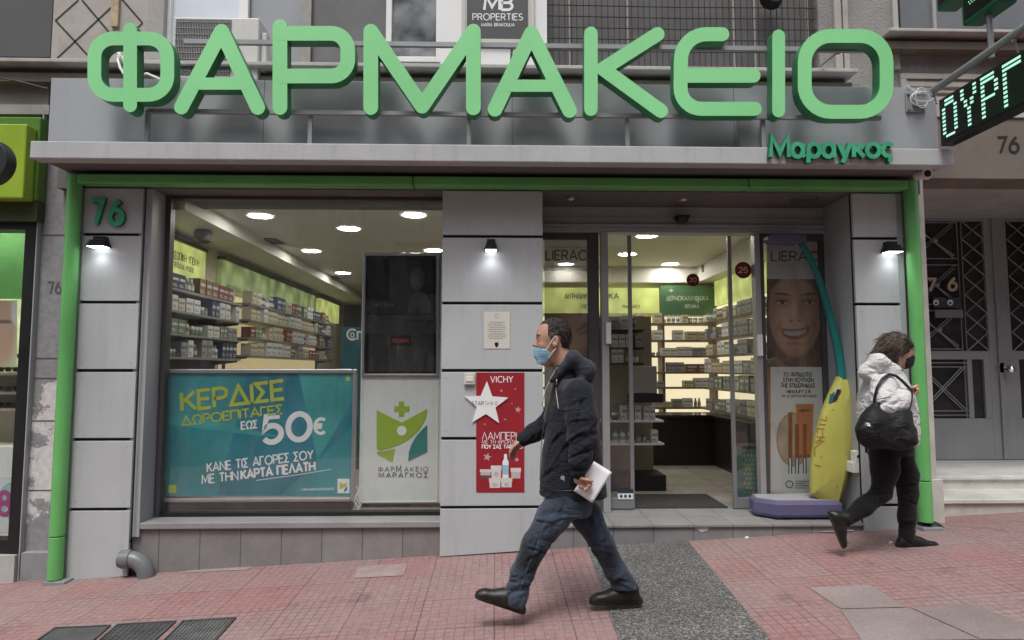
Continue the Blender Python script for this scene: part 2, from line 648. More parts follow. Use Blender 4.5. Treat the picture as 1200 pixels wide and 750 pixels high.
class MB:
    def __init__(self):
        self.v, self.f, self.m = [], [], []

    def add(self, vs, fs, mi=0):
        o = len(self.v)
        self.v += [tuple(p) for p in vs]
        self.f += [tuple(i + o for i in q) for q in fs]
        self.m += [mi] * len(fs)
        return self

    def box(self, x0, x1, y0, y1, z0, z1, mi=0):
        if x0 > x1: x0, x1 = x1, x0
        if y0 > y1: y0, y1 = y1, y0
        if z0 > z1: z0, z1 = z1, z0
        vs = [(x0, y0, z0), (x1, y0, z0), (x1, y1, z0), (x0, y1, z0), (x0, y0, z1), (x1, y0, z1), (x1, y1, z1), (x0, y1, z1)]
        return self.add(vs, [(0, 3, 2, 1), (4, 5, 6, 7), (0, 1, 5, 4), (1, 2, 6, 5), (2, 3, 7, 6), (3, 0, 4, 7)], mi)

    def prism(self, pts, y0, y1, mi=0, side=None):
        """Closed outline in (x, z), from depth y0 (front) to y1."""
        n = len(pts)
        a = sum(pts[i][0] * pts[(i + 1) % n][1] - pts[(i + 1) % n][0] * pts[i][1] for i in range(n))
        if a < 0:
            pts = pts[::-1]
        vs = [(p[0], y0, p[1]) for p in pts] + [(p[0], y1, p[1]) for p in pts]
        self.add(vs, [tuple(range(n)), tuple(range(2 * n - 1, n - 1, -1))], mi)
        o = len(self.v) - 2 * n
        for i in range(n):
            j = (i + 1) % n
            self.f.append((o + j, o + i, o + n + i, o + n + j))
            self.m.append(mi if side is None else side)
        return self

    def tube(self, pts, r, seg=10, mi=0, caps=True):
        pts = [Vector(p) for p in pts]
        rs = r if isinstance(r, (list, tuple)) else [r] * len(pts)
        rings = []
        ref = None
        for i, p in enumerate(pts):
            d = (pts[min(i + 1, len(pts) - 1)] - pts[max(i - 1, 0)]).normalized()
            if ref is None:
                ref = Vector((0, 0, 1)) if abs(d.z) < 0.9 else Vector((1, 0, 0))
            a = d.cross(ref)
            if a.length < 1e-4:
                a = d.cross(Vector((0, 1, 0)))
            a.normalize()
            bb = d.cross(a).normalized()
            ref = -(d.cross(d.cross(ref))).normalized() if d.cross(ref).length > 1e-4 else ref
            ref = a.cross(d) if a.cross(d).length > 0 else ref
            rings.append([p + (a * math.cos(t) + bb * math.sin(t)) * rs[i] for t in [2 * math.pi * k / seg for k in range(seg)]])
        vs = [q for rg in rings for q in rg]
        fs = []
        for i in range(len(pts) - 1):
            for k in range(seg):
                k2 = (k + 1) % seg
                fs.append((i * seg + k, i * seg + k2, (i + 1) * seg + k2, (i + 1) * seg + k))
        if caps:
            fs.append(tuple(range(seg - 1, -1, -1)))
            fs.append(tuple((len(pts) - 1) * seg + k for k in range(seg)))
        return self.add(vs, fs, mi)

    def disc(self, c, r, axis='y', seg=28, mi=0, depth=0.0, rx=None):
        c = Vector(c)
        ex, ey = {'y': (Vector((1, 0, 0)), Vector((0, 0, 1))), 'x': (Vector((0, 1, 0)), Vector((0, 0, 1))), 'z': (Vector((1, 0, 0)), Vector((0, 1, 0)))}[axis]
        rx = rx or r
        vs = [c + ex * rx * math.cos(2 * math.pi * k / seg) + ey * r * math.sin(2 * math.pi * k / seg) for k in range(seg)]
        if not depth:
            return self.add(vs, [tuple(range(seg))], mi)
        dv = {'y': Vector((0, depth, 0)), 'x': Vector((depth, 0, 0)), 'z': Vector((0, 0, depth))}[axis]
        vs = vs + [p + dv for p in vs]
        fs = [tuple(range(seg)), tuple(range(2 * seg - 1, seg - 1, -1))]
        fs += [((k + 1) % seg, k, seg + k, seg + (k + 1) % seg) for k in range(seg)]
        return self.add(vs, fs, mi)

    def lathe(self, prof, c, seg=20, mi=0):
        """(r, z) profile about a vertical axis at c."""
        vs = [(c[0] + r * math.cos(2 * math.pi * k / seg), c[1] + r * math.sin(2 * math.pi * k / seg), c[2] + z) for r, z in prof for k in range(seg)]
        fs = []
        for i in range(len(prof) - 1):
            for k in range(seg):
                k2 = (k + 1) % seg
                fs.append((i * seg + k, i * seg + k2, (i + 1) * seg + k2, (i + 1) * seg + k))
        fs.append(tuple(range(seg - 1, -1, -1)))
        fs.append(tuple((len(prof) - 1) * seg + k for k in range(seg)))
        return self.add(vs, fs, mi)

    def build(self, name, mats, parent=None, bevel=0.0, smooth=False, fix=True):
        if not isinstance(mats, (list, tuple)):
            mats = [mats]
        me = bpy.data.meshes.new(name)
        off = wloc(parent) if parent else Vector((0, 0, 0))
        me.from_pydata([(p[0] - off.x, p[1] - off.y, p[2] - off.z) for p in self.v], [], self.f)
        for m in mats:
            me.materials.append(m)
        me.polygons.foreach_set('material_index', self.m)
        if fix:
            bm = bmesh.new()
            bm.from_mesh(me)
            bmesh.ops.recalc_face_normals(bm, faces=bm.faces)
            bm.to_mesh(me)
            bm.free()
        if smooth:
            me.polygons.foreach_set('use_smooth', [True] * len(me.polygons))
            me.update()
            if smooth != 'all':
                try:
                    me.set_sharp_from_angle(angle=R(40))
                except Exception:
                    pass
        me.update()
        o = bpy.data.objects.new(name, me)
        COL.objects.link(o)
        if parent:
            o.parent = parent
        if bevel:
            b = o.modifiers.new('bevel', 'BEVEL')
            b.width = bevel
            b.segments = 2
            b.limit_method = 'ANGLE'
            b.angle_limit = R(50)
        return o


# ------------------------------------------------------------------ stroke lettering
def arc(cx, cy, rx, ry, a0, a1, n=14):
    return [(cx + rx * math.cos(R(a0 + (a1 - a0) * i / n)), cy + ry * math.sin(R(a0 + (a1 - a0) * i / n))) for i in range(n + 1)]


def ell(cx, cy, rx, ry):
    return arc(cx, cy, rx, ry, 90, 450, 28)


G = {}
G['A'] = (0.80, [[(0, 0), (.4, 1), (.8, 0)], [(.13, .32), (.67, .32)]])
G['B'] = (0.62, [[(0, 0), (0, 1), (.32, 1)] + arc(.34, .76, .22, .24, 90, -90)[1:] + [(.0, .52)], [(.34, .52)] + arc(.36, .26, .26, .26, 90, -90)[1:] + [(0, 0)]])
G['C'] = (0.78, [arc(.46, .5, .46, .5, 48, 312, 22)])
G['D'] = (0.76, [[(0, 0), (0, 1), (.28, 1)] + arc(.28, .5, .48, .5, 90, -90, 18)[1:] + [(0, 0)]])
G['E'] = (0.56, [[(.56, 1), (0, 1), (0, 0), (.56, 0)], [(0, .52), (.5, .52)]])
G['F'] = (0.54, [[(.54, 1), (0, 1), (0, 0)], [(0, .5), (.48, .5)]])
G['G'] = (0.82, [arc(.46, .5, .46, .5, 48, 340, 22) + [(.88, .48), (.55, .48)]])
G['H'] = (0.70, [[(0, 0), (0, 1)], [(.7, 0), (.7, 1)], [(0, .52), (.7, .52)]])
G['I'] = (0.04, [[(.02, 0), (.02, 1)]])
G['K'] = (0.64, [[(0, 0), (0, 1)], [(.62, 1), (.06, .48)], [(.2, .6), (.64, 0)]])
G['L'] = (0.52, [[(0, 1), (0, 0), (.52, 0)]])
G['M'] = (0.88, [[(0, 0), (.06, 1), (.44, .2), (.82, 1), (.88, 0)]])
G['N'] = (0.72, [[(0, 0), (0, 1), (.72, 0), (.72, 1)]])
G['O'] = (0.94, [ell(.47, .5, .47, .5)])
G['P'] = (0.60, [[(0, 0), (0, 1), (.32, 1)] + arc(.34, .73, .26, .27, 90, -90)[1:] + [(0, .46)]])
G['Q'] = (0.94, [ell(.47, .5, .47, .5), [(.6, .25), (.9, -.05)]])
G['R'] = (0.64, [[(0, 0), (0, 1), (.32, 1)] + arc(.34, .74, .26, .26, 90, -90)[1:] + [(0, .48)], [(.32, .48), (.64, 0)]])
G['S'] = (0.58, [arc(.29, .745, .255, .255, 35, 265, 14) + arc(.29, .245, .285, .245, 90, -150, 16)])
G['T'] = (0.64, [[(0, 1), (.64, 1)], [(.32, 1), (.32, 0)]])
G['U'] = (0.70, [[(0, 1), (0, .35)] + arc(.35, .35, .35, .35, 180, 360, 14)[1:] + [(.7, 1)]])
G['V'] = (0.76, [[(0, 1), (.38, 0), (.76, 1)]])
G['W'] = (1.1, [[(0, 1), (.28, 0), (.55, .9), (.82, 0), (1.1, 1)]])
G['X'] = (0.70, [[(0, 1), (.7, 0)], [(0, 0), (.7, 1)]])
G['Y'] = (0.72, [[(0, 1), (.36, .48), (.72, 1)], [(.36, .48), (.36, 0)]])
G['Z'] = (0.62, [[(0, 1), (.62, 1), (0, 0), (.62, 0)]])
for a, b_ in zip('ΑΒΕΖΗΙΚΜΝΟΡΤΥΧ', 'ABEZHIKMNOPTYX'):
    G[a] = G[b_]
G['Γ'] = (0.52, [[(0, 0), (0, 1), (.52, 1)]])
G['Δ'] = (0.84, [[(.42, 0), (.02, 0), (.42, 1), (.82, 0), (.42, 0)]])
G['Θ'] = (0.94, [ell(.47, .5, .47, .5), [(.2, .5), (.74, .5)]])
G['Λ'] = (0.76, [[(0, 0), (.38, 1), (.76, 0)]])
G['Π'] = (0.70, [[(0, 0), (0, 1), (.7, 1), (.7, 0)]])
G['Σ'] = (0.60, [[(.6, 1), (.02, 1), (.36, .5), (.02, 0), (.6, 0)]])
G['Φ'] = (0.86, [ell(.43, .5, .43, .34), [(.43, -.05), (.43, 1.05)]])
G['Ω'] = (0.86, [[(0, 0), (.25, 0)] + arc(.43, .56, .40, .44, 230, -50, 24) + [(.61, 0), (.86, 0)]])
G['0'] = (0.74, [ell(.37, .5, .37, .5)])
G['1'] = (0.24, [[(0, .82), (.2, 1), (.2, 0)]])
G['2'] = (0.60, [arc(.3, .70, .28, .30, 165, -25, 14) + [(0, 0), (.6, 0)]])
G['3'] = (0.58, [arc(.28, .75, .25, .25, 150, -80, 14) + arc(.28, .26, .29, .26, 80, -150, 16)])
G['5'] = (0.62, [[(.55, 1), (.1, 1), (.04, .52)] + arc(.29, .32, .31, .32, 125, -150, 18)])
G['6'] = (0.64, [ell(.32, .31, .30, .31), [(.50, 1.0), (.36, .90), (.20, .72), (.08, .52), (.02, .31)]])
G['7'] = (0.58, [[(0, 1), (.58, 1), (.18, 0)]])
G['8'] = (0.60, [ell(.3, .75, .24, .25), ell(.3, .26, .3, .26)])
G['€'] = (0.74, [arc(.46, .5, .40, .5, 50, 310, 20), [(-.02, .60), (.55, .60)], [(-.02, .42), (.52, .42)]])
G['%'] = (0.8, [ell(.17, .78, .16, .2), ell(.63, .22, .16, .2), [(.62, 1), (.18, 0)]])
G['+'] = (0.6, [[(.3, .2), (.3, .8)], [(0, .5), (.6, .5)]])
G['-'] = (0.4, [[(0, .45), (.4, .45)]])
G['.'] = (0.06, [[(.03, 0), (.03, .09)]])
G[','] = (0.06, [[(.04, .08), (.0, -.1)]])
G['/'] = (0.4, [[(0, 0), (.4, 1)]])
# lower case for the owner's name and small print
G['α'] = (0.62, [ell(.27, .34, .26, .33), [(.53, .68), (.53, .12), (.62, 0)]])
G['ρ'] = (0.58, [[(.03, -.3), (.03, .34)], ell(.30, .34, .27, .33)])
G['γ'] = (0.56, [[(0, .68), (.28, .05)], [(.56, .68), (.2, -.3)]])
G['κ'] = (0.52, [[(.03, 0), (.03, .68)], [(.5, .68), (.06, .3)], [(.18, .4), (.52, 0)]])
G['ο'] = (0.60, [ell(.3, .34, .29, .33)])
G['ς'] = (0.50, [arc(.28, .36, .26, .31, 40, 250, 14) + arc(.26, -.08, .14, .14, 80, -80, 8)])


def offset_line(pts, h, closed):
    n = len(pts)
    Lp, Rp = [], []
    for i in range(n):
        p = pts[i]
        if closed:
            a, c = pts[(i - 1) % n], pts[(i + 1) % n]
        else:
            a, c = pts[max(i - 1, 0)], pts[min(i + 1, n - 1)]
        d1 = (p[0] - a[0], p[1] - a[1])
        d2 = (c[0] - p[0], c[1] - p[1])
        l1, l2 = math.hypot(*d1), math.hypot(*d2)
        if l1 < 1e-9: d1, l1 = d2, l2
        if l2 < 1e-9: d2, l2 = d1, l1
        n1 = (-d1[1] / l1, d1[0] / l1)
        n2 = (-d2[1] / l2, d2[0] / l2)
        mx, my = n1[0] + n2[0], n1[1] + n2[1]
        ml = math.hypot(mx, my)
        if ml < 1e-6:
            mx, my, ml = n1[0], n1[1], 1
        mx, my = mx / ml, my / ml
        k = min(1.0 / max(0.2, mx * n1[0] + my * n1[1]), 2.2)
        Lp.append((p[0] + mx * h * k, p[1] + my * h * k))
        Rp.append((p[0] - mx * h * k, p[1] - my * h * k))
    return Lp, Rp


def dedupe(pts):
    o = [pts[0]]
    for p in pts[1:]:
        if math.hypot(p[0] - o[-1][0], p[1] - o[-1][1]) > 1e-6:
            o.append(p)
    return o


def stroke(mb, pts, h, tf, depth=0.0, lift=0.0, mi=0, side=None, bevel=0.0, cap=True):
    """One stroke of half width h along pts, mapped by tf(x, y, out) -> point; out is the distance towards the viewer."""
    pts = dedupe(pts)
    closed = math.hypot(pts[0][0] - pts[-1][0], pts[0][1] - pts[-1][1]) < 1e-6 and len(pts) > 3
    if closed:
        pts = pts[:-1]
    n = len(pts)
    side = mi if side is None else side

    def ring(hw):
        Lp, Rp = offset_line(pts, hw, closed)
        if closed or not cap:
            return Lp, Rp, [], []
        def semi(c, dx, dy):
            l = math.hypot(dx, dy)
            a = math.atan2(dy / l, dx / l)
            return [(c[0] + hw * math.cos(a + t), c[1] + hw * math.sin(a + t)) for t in [math.pi / 2 - math.pi * k / 8 for k in range(1, 8)]]
        e = semi(pts[-1], pts[-1][0] - pts[-2][0], pts[-1][1] - pts[-2][1])
        s = semi(pts[0], pts[0][0] - pts[1][0], pts[0][1] - pts[1][1])
        return Lp, Rp, e, s

    def face(hw, out, flip=False):
        Lp, Rp, e, s = ring(hw)
        vs = [tf(x, y, out) for x, y in Lp] + [tf(x, y, out) for x, y in Rp]
        fs = []
        for i in range(n if closed else n - 1):
            j = (i + 1) % n
            fs.append((i, j, n + j, n + i))
        if e:
            o = len(vs)
            vs += [tf(x, y, out) for x, y in e]
            fs.append(tuple([n - 1] + [o + k for k in range(len(e))] + [2 * n - 1]))
            o = len(vs)
            vs += [tf(x, y, out) for x, y in s]
            fs.append(tuple([n] + [o + k for k in range(len(s))] + [0]))
        mb.add(vs, fs, mi)

    def loops(hw):
        Lp, Rp, e, s = ring(hw)
        if closed:
            return [Lp, Rp]
        return [Lp + e + Rp[::-1] + s]

    def wall(hw0, o0, hw1, o1, m):
        for a, b in zip(loops(hw0), loops(hw1)):
            k = len(a)
            vs = [tf(x, y, o0) for x, y in a] + [tf(x, y, o1) for x, y in b]
            mb.add(vs, [(i, (i + 1) % k, k + (i + 1) % k, k + i) for i in range(k)], m)
    if not depth:
        face(h, lift)
        return
    face(h - bevel, depth + lift)
    if bevel:
        wall(h - bevel, depth + lift, h, depth + lift - bevel, mi)
    wall(h, depth + lift - bevel, h, lift, side)
    face(h, lift)


def textw(s, gap, sp):
    w_ = 0
    for ch in s:
        w_ += (sp if ch == ' ' else G[ch][0]) + gap
    return w_ - gap


def text(mb, s, a, b, cap, tf, weight=0.08, gap=0.2, sp=0.35, mi=0, depth=0.0, side=None, slant=0.0, squeeze=None, lift0=0.0, ends=False):
    """Lay out s between 2-D points a and b (baseline), cap height cap."""
    dx, dy = b[0] - a[0], b[1] - a[1]
    L = math.hypot(dx, dy)
    ex, ey = (dx / L, dy / L), (-dy / L, dx / L)
    wd = textw(s, gap, sp)
    kx = L / wd
    x = 0.0
    k = 0
    for ch in s:
        if ch == ' ':
            x += sp + gap
            continue
        gw, st = G[ch]
        for ln in st:
            pts = []
            for px, py in ln:
                X = (x + px) * kx + slant * py * cap
                Yy = py * cap
                pts.append((a[0] + ex[0] * X + ey[0] * Yy, a[1] + ex[1] * X + ey[1] * Yy))
            stroke(mb, pts, weight * cap, tf, depth, lift0 + 0.0002 * (k % 5), mi, side, cap=ends)
            k += 1
        x += gw + gap


def plane_tf(Y):
    """2-D points given as photo measurements on the upright plane Y, turned into metres there; out lies towards the street."""
    def tf(u, v, out):
        p = P(u, -v, Y)
        return (p.x, Y - out, p.z)
    return tf


def word(mb, s, u0, v0, u1, v1, cap, Y, **k):
    """Word whose baseline runs from (u0, v0) to (u1, v1), measured in the photo."""
    text(mb, s, (u0, -v0), (u1, -v1), cap, plane_tf(Y), **k)


def polyp(mb, pts, Y, lift=0.0, mi=0):
    tf = plane_tf(Y)
    vs = [tf(u, -v, lift) for u, v in pts]
    mb.add(vs, [tuple(range(len(vs)))], mi)


def rectp(mb, u0, v0, u1, v1, Y, lift=0.0, mi=0):
    polyp(mb, [(u0, v0), (u1, v0), (u1, v1), (u0, v1)], Y, lift, mi)


def ellp(mb, u, v, ru, rv, Y, lift=0.0, mi=0, seg=24, rot=0.0):
    c, s = math.cos(rot), math.sin(rot)
    polyp(mb, [(u + ru * math.cos(t) * c - rv * math.sin(t) * s, v + ru * math.cos(t) * s + rv * math.sin(t) * c) for t in [2 * math.pi * k / seg for k in range(seg)]], Y, lift, mi)


def starp(mb, u, v, r, Y, lift=0.0, mi=0, rot=0.0, inner=0.42):
    pts = []
    for k in range(10):
        rr = r if k % 2 == 0 else r * inner
        a = rot + math.pi * k / 5
        pts.append((u + rr * math.sin(a), v - rr * math.cos(a)))
    polyp(mb, pts, Y, lift, mi)


# ================================================================== GROUND
def slope_sheet(name, pts, lift, m, kind='structure'):
    mb = MB()
    mb.add([(x, y, gz(x, y) + lift) for x, y in pts], [tuple(range(len(pts)))])
    o = mb.build(name, m, fix=False)
    return tag(o, kind=kind)


mb = MB()
xs = [-60, -20, -8, -4, 0, 4, 8, 20, 60]
vs = [(x, y, gz(x, y) - 0.0) for y in (-7.2, -3, 0, 0.6) for x in xs]
mb.add(vs, [(j * 9 + i, j * 9 + i + 1, (j + 1) * 9 + i + 1, (j + 1) * 9 + i) for j in range(3) for i in range(8)])
tag(mb.build('pavement', M_PAVE, fix=False), kind='structure')
M_ROAD = speckle_mat('asphalt', [(0.03, 0.03, 0.03), (0.05, 0.05, 0.05), (0.075, 0.074, 0.07)], 90.0)
mb = MB()
mb.add([(-80, -60, gz(-80, -7.2) - .13), (80, -60, gz(80, -7.2) - .13), (80, -7.33, gz(80, -7.2) - .13), (-80, -7.33, gz(-80, -7.2) - .13)], [(0, 1, 2, 3)])
tag(mb.build('road', M_ROAD, fix=False), kind='structure')
mb = MB()
mb.add([(-60, -7.35, gz(-60, -7.2) - .25), (60, -7.35, gz(60, -7.2) - .25), (60, -7.202, gz(60, -7.2) - .25), (-60, -7.202, gz(-60, -7.2) - .25),
        (-60, -7.35, gz(-60, -7.2)), (60, -7.35, gz(60, -7.2)), (60, -7.202, gz(60, -7.2)), (-60, -7.202, gz(-60, -7.2))],
       [(0, 1, 5, 4), (4, 5, 6, 7), (3, 2, 1, 0), (2, 3, 7, 6)])
tag(mb.build('kerb', M_CONC), kind='structure')


def gpt(u, v):
    """Pixel on the sloping pavement -> (x, y)."""
    d = ray(u, v)
    t = (gz(CAM.x, CAM.y) - CAM.z) / (d.z - 0.053 * d.x - 0.02 * d.y)
    p = CAM + d * t
    return (p.x, p.y)


# dark aggregate strip running from the shop step towards the kerb
a0, a1 = gpt(688, 641), gpt(806, 634)
b0, b1 = gpt(724, 750), gpt(903, 750)


def ext(p, q, y):
    t = (y - p[1]) / (q[1] - p[1])
    return (p[0] + (q[0] - p[0]) * t, y)


slope_sheet('aggregate_strip', [ext(a0, b0, 0.03), ext(a0, b0, -7.19), ext(a1, b1, -7.19), ext(a1, b1, 0.03)], 0.004, M_AGG)
# worn grey slabs among the red ones
for k, q in enumerate([[(948, 689), (1020, 686), (1062, 712), (985, 714)], [(985, 715), (1064, 713), (1148, 750), (1010, 752)], [(1066, 712), (1142, 709), (1208, 735), (1200, 750), (1150, 750)],
                       [(238, 655), (330, 651), (290, 668), (215, 672)], [(420, 664), (478, 661), (472, 675), (415, 678)]]):
    slope_sheet('worn_slab', [gpt(*p) for p in q], 0.004, M_CONC if k < 3 else mat('pale_slab', (0.29, 0.225, 0.215), rough=0.85, var=0.15, vs=9, bump=0.3, bs=120))
# mortar line in front of the step and pale repairs along the shop base
mb = MB()
px = [(640, 641), (700, 636), (760, 632), (820, 629), (880, 626), (940, 624), (1000, 622)]
top = [gpt(u, v - 1.2) for u, v in px]
bot = [gpt(u, v + 1.6) for u, v in px]
vs = [(x, y, gz(x, y) + .009) for x, y in top] + [(x, y, gz(x, y) + .009) for x, y in bot]
mb.add(vs, [(i, i + 1, 8 + i, 7 + i) for i in range(6)])
tag(mb.build('mortar_line', mat('mortar', (0.36, 0.34, 0.32), rough=0.9, var=0.25, vs=12), fix=False), kind='structure')


def cover(q, style, label):
    pts = [gpt(*p) for p in q]
    cx, cy = sum(p[0] for p in pts) / 4, sum(p[1] for p in pts) / 4
    t = thing('utility_cover', (cx, cy, gz(cx, cy)), label, 'utility cover', 'utility covers in the pavement')
    mb = MB()

    def g(s, r, lift):
        a = [pts[0][i] + (pts[1][i] - pts[0][i]) * s for i in (0, 1)]
        b = [pts[3][i] + (pts[2][i] - pts[3][i]) * s for i in (0, 1)]
        x, y = a[0] + (b[0] - a[0]) * r, a[1] + (b[1] - a[1]) * r
        return (x, y, gz(x, y) + lift)
    # frame
    e = .035
    for s0, s1, r0, r1 in ((0, 1, 0, e), (0, 1, 1 - e, 1), (0, e, e, 1 - e), (1 - e, 1, e, 1 - e)):
        c = [g(s0, r0, .012), g(s1, r0, .012), g(s1, r1, .012), g(s0, r1, .012)]
        mb.add(c + [(x, y, z - .02) for x, y, z in c], [(0, 1, 2, 3), (0, 4, 5, 1), (1, 5, 6, 2), (2, 6, 7, 3), (3, 7, 4, 0)])
    mb.build('frame', M_IRON, t)
    mb = MB()
    mb.add([g(e, e, .006), g(1 - e, e, .006), g(1 - e, 1 - e, .006), g(e, 1 - e, .006)], [(0, 1, 2, 3)])
    n = 13 if style == 'grid' else 9
    if style != 'plain':
        for i in range(n):
            for j in range(n):
                s0, r0 = e + .03 + i * (.9 / n), e + .03 + j * (.9 / n)
                d = .9 / n * (.62 if style == 'grid' else .5)
                c = [g(s0, r0, .0105), g(s0 + d, r0, .0105), g(s0 + d, r0 + d, .0105), g(s0, r0 + d, .0105)]
                mb.add(c + [(x, y, z - .005) for x, y, z in c], [(0, 1, 2, 3), (0, 4, 5, 1), (1, 5, 6, 2), (2, 6, 7, 3), (3, 7, 4, 0)], 1)
    mb.build('lid', [M_IRON, mat('worn_iron', (0.22, 0.22, 0.215), rough=0.45, metal=0.5, var=0.3, vs=10) if style == 'grid' else M_IRON], t, fix=False)


cover([(64, 737), (130, 734), (104, 757), (30, 760)], 'plain', 'plain dark iron utility cover, smooth lid, leftmost of three in the pavement')
cover([(137, 733), (207, 729), (176, 757), (106, 760)], 'studs', 'studded iron utility cover between the smooth one and the gridded one')
cover([(214, 729), (277, 725), (248, 757), (183, 760)], 'grid', 'iron utility cover with worn grid pattern, rightmost of three in the pavement')

# ================================================================== THE STREET OPPOSITE (behind the viewpoint; added to shape glass reflections and block low sky)
M_OPP = mat('opposite_render', (0.22, 0.21, 0.20), rough=0.9, var=0.2)
t = thing('opposite_building', (0, -21, -.2), 'unseen grey apartment block added across the street to darken the shop glass reflections', 'building')
mb = MB()
for k, (a, b_, h_, mi) in enumerate(((-34, -15, 17, 0), (-15, -6.5, 14, 1), (-6.5, 2.5, 18, 0), (2.5, 11, 13, 2), (11, 34, 17, 0))):
    mb.box(a + .01, b_ - .01, -27, -21 + .15 * (k % 2), -2.5, h_, mi)
mb.build('wall', [M_OPP, mat('opposite_pale', (0.42, 0.40, 0.36), rough=.9), mat('opposite_ochre', (0.30, 0.25, 0.18), rough=.9)], t)
for j in range(4):
    for a, b_ in ((-14, -8), (-4, 1), (3.5, 10)):
        mb = MB()
        mb.box(a, b_, -20.84, -19.8, 3.4 + j * 3.1, 3.55 + j * 3.1)
        mb.box(a, b_, -19.85, -19.8, 3.56 + j * 3.1, 4.4 + j * 3.1)
        mb.build('balcony', M_WHITE if a != -4 else M_OPP, t)
mb = MB()
for i in range(-13, 14):
    for j in range(4):
        mb.box(i * 2.5 - .6, i * 2.5 + .6, -21.02, -20.98, 1.2 + j * 3.1, 2.9 + j * 3.1)
mb.build('window', M_DARKGL, t)

# ================================================================== APARTMENT BUILDING
zc = P(580, 76, .2).z                        # ledge height
XL, XR = fx(40, .1), fx(1075, .2, 300)       # inner face of the left pilaster zone / right jamb
bld = thing('apartment_building', (0, 0.2, 0), 'grey stuccoed apartment building standing above and around the pharmacy', 'building')
Zt = 12.0
Zo = 5.4
YW = 0.2
ZLED = fz(77, YW)


def upper(u0, u1, m, name, z0=3.2, z1=Zo, y=YW, d=.3):
    mb = MB()
    mb.box(fx(u0, y, 60), fx(u1, y, 60), y, y + d, z0, z1)
    return mb.build(name, m, bld)


# spandrel below the windows, right and left of the shop too
mb = MB()
mb.box(-14, 12, YW, YW + .3, fz(131, YW), ZLED)
mb.box(-14, 12, YW, YW + .3, Zo, Zt)
mb.build('upper_wall', M_STUCCO, bld)
pl = upper(60, 171, mat('diamond_render', (0.40, 0.375, 0.345), rough=0.85, var=0.14, dirt=0.35, bump=0.1, bs=25), 'diamond_panel', ZLED)
# grooves of the diamond pattern: part of the panel, thin dark beads
mb = MB()
for (ua, va, ub, vb) in ((65, 24, 92, 0), (65, 24, 103, 65), (63, 72, 131, 8), (96, 0, 170, 88), (142, -2, 167, 27), (167, 27, 150, 44), (131, 8, 140, 0)):
    a, b = P(ua, va, YW - .002), P(ub, vb, YW - .002)
    d = (b - a).normalized()
    n = Vector((-d.z, 0, d.x)) * .008
    mb.add([a - n, a + n, b + n, b - n], [(0, 1, 2, 3)])
mb.build('groove', mat('groove_dark', (0.05, 0.048, 0.045), rough=0.9), pl)
mb = MB()
mb.box(fx(132, YW, 20), fx(140.5, YW, 20), YW - .03, YW - .003, fz(38, YW), Zo)
mb.build('cable_duct', mat('wood_strip', (0.42, 0.33, 0.22), rough=0.8, var=0.3, vs=14), bld)
upper(171, 190, M_RENDER, 'window_pier', ZLED)
upper(516, 549, M_WHITE, 'white_pier', ZLED)
upper(960, 1052, M_STUCCO, 'stucco_pier', ZLED)
upper(1052, 1500, M_STUCCO, 'stucco_spandrel', ZLED, fz(28, YW))
# jamb mouldings beside the barred window
mb = MB()
for a, b, yy in ((979, 987, .165), (989, 995, .175), (1048, 1054, .17)):
    mb.box(fx(a, yy, 50), fx(b, yy, 50), yy, YW - .002, ZLED, Zo)
mb.build('window_moulding', mat('moulding_stone', (0.42, 0.40, 0.36), rough=0.8, var=0.12, dirt=0.3), bld)
# hidden plate added behind every opening so that no daylight leaks
mb = MB()
mb.box(-14, 12, .72, .78, 3.2, Zt)
mb.build('daylight_block', M_BACK, bld)


def pane(u0, u1, v1, y, m, name, parent=None, v0=None, fr=None, fw=0.05):
    x0, x1, z0 = fx(u0, y, 40), fx(u1, y, 40), fz(v1, y)
    z1 = Zo if v0 is None else fz(v0, y)
    mb = MB()
    mb.box(x0, x1, y, y + .03, z0, z1)
    o = mb.build(name, m, parent or bld)
    if fr:
        mb = MB()
        mb.box(x0, x0 + fw, y - .04, y + .029, z0, z1)
        mb.box(x1 - fw, x1, y - .04, y + .029, z0, z1)
        mb.box(x0 + fw, x1 - fw, y - .04, y + .029, z0, z0 + fw)
        mb.build('window_frame', fr, o, bevel=.004)
    return o


M_SHUT = mat('dark_shutter', (0.085, 0.085, 0.088), rough=0.5, var=0.05)
pane(-70, 60, 73, .3, M_SHUT, 'shutter', v0=None)
pane(190, 292, 78, .3, mat('pale_blind', (0.62, 0.68, 0.74), rough=0.4, var=0.03), 'window', fr=M_WHITE, fw=.085)
pane(292, 352, 77, .31, mat('grey_blind', (0.30, 0.315, 0.335), rough=0.5, var=0.06), 'window')
pane(352, 364, 77, .27, M_RENDER, 'mullion')
pane(364, 453, 76, .31, mat('charcoal_board', (0.13, 0.128, 0.13), rough=0.55, var=0.22, vs=3), 'blind_panel')
M_SKYGL = mat('window_glass_upper', (0.22, 0.23, 0.24), rough=0.10, var=0.85, vs=3.4, spec=0.6)
pane(453, 518, 76, .31, M_SKYGL, 'window', fr=M_WHITE, fw=.05)
pane(549, 641, 76, .22, M_WHITE, 'white_board')
wv = pane(641, 962, 76, .36, mat('barred_shutter', (0.145, 0.143, 0.142), rough=0.6, var=0.16, vs=4, streak=0.3), 'barred_window')
for u in (668, 735, 860, 884, 946):
    mb = MB()
    x = fx(u, .33, 30)
    mb.box(x - .012, x + .012, .33, .359, ZLED, Zo)
    mb.build('window_rail', mat('pale_rail', (0.36, 0.35, 0.34), rough=0.6), wv)
mb = MB()
y = .245
for i in range(46):
    x = fx(641, y, 40) + (fx(960, y, 40) - fx(641, y, 40)) * i / 45 + random.uniform(-.004, .004)
    mb.tube([(x, y, ZLED), (x + random.uniform(-.006, .006), y, Zo)], .0042, 5)
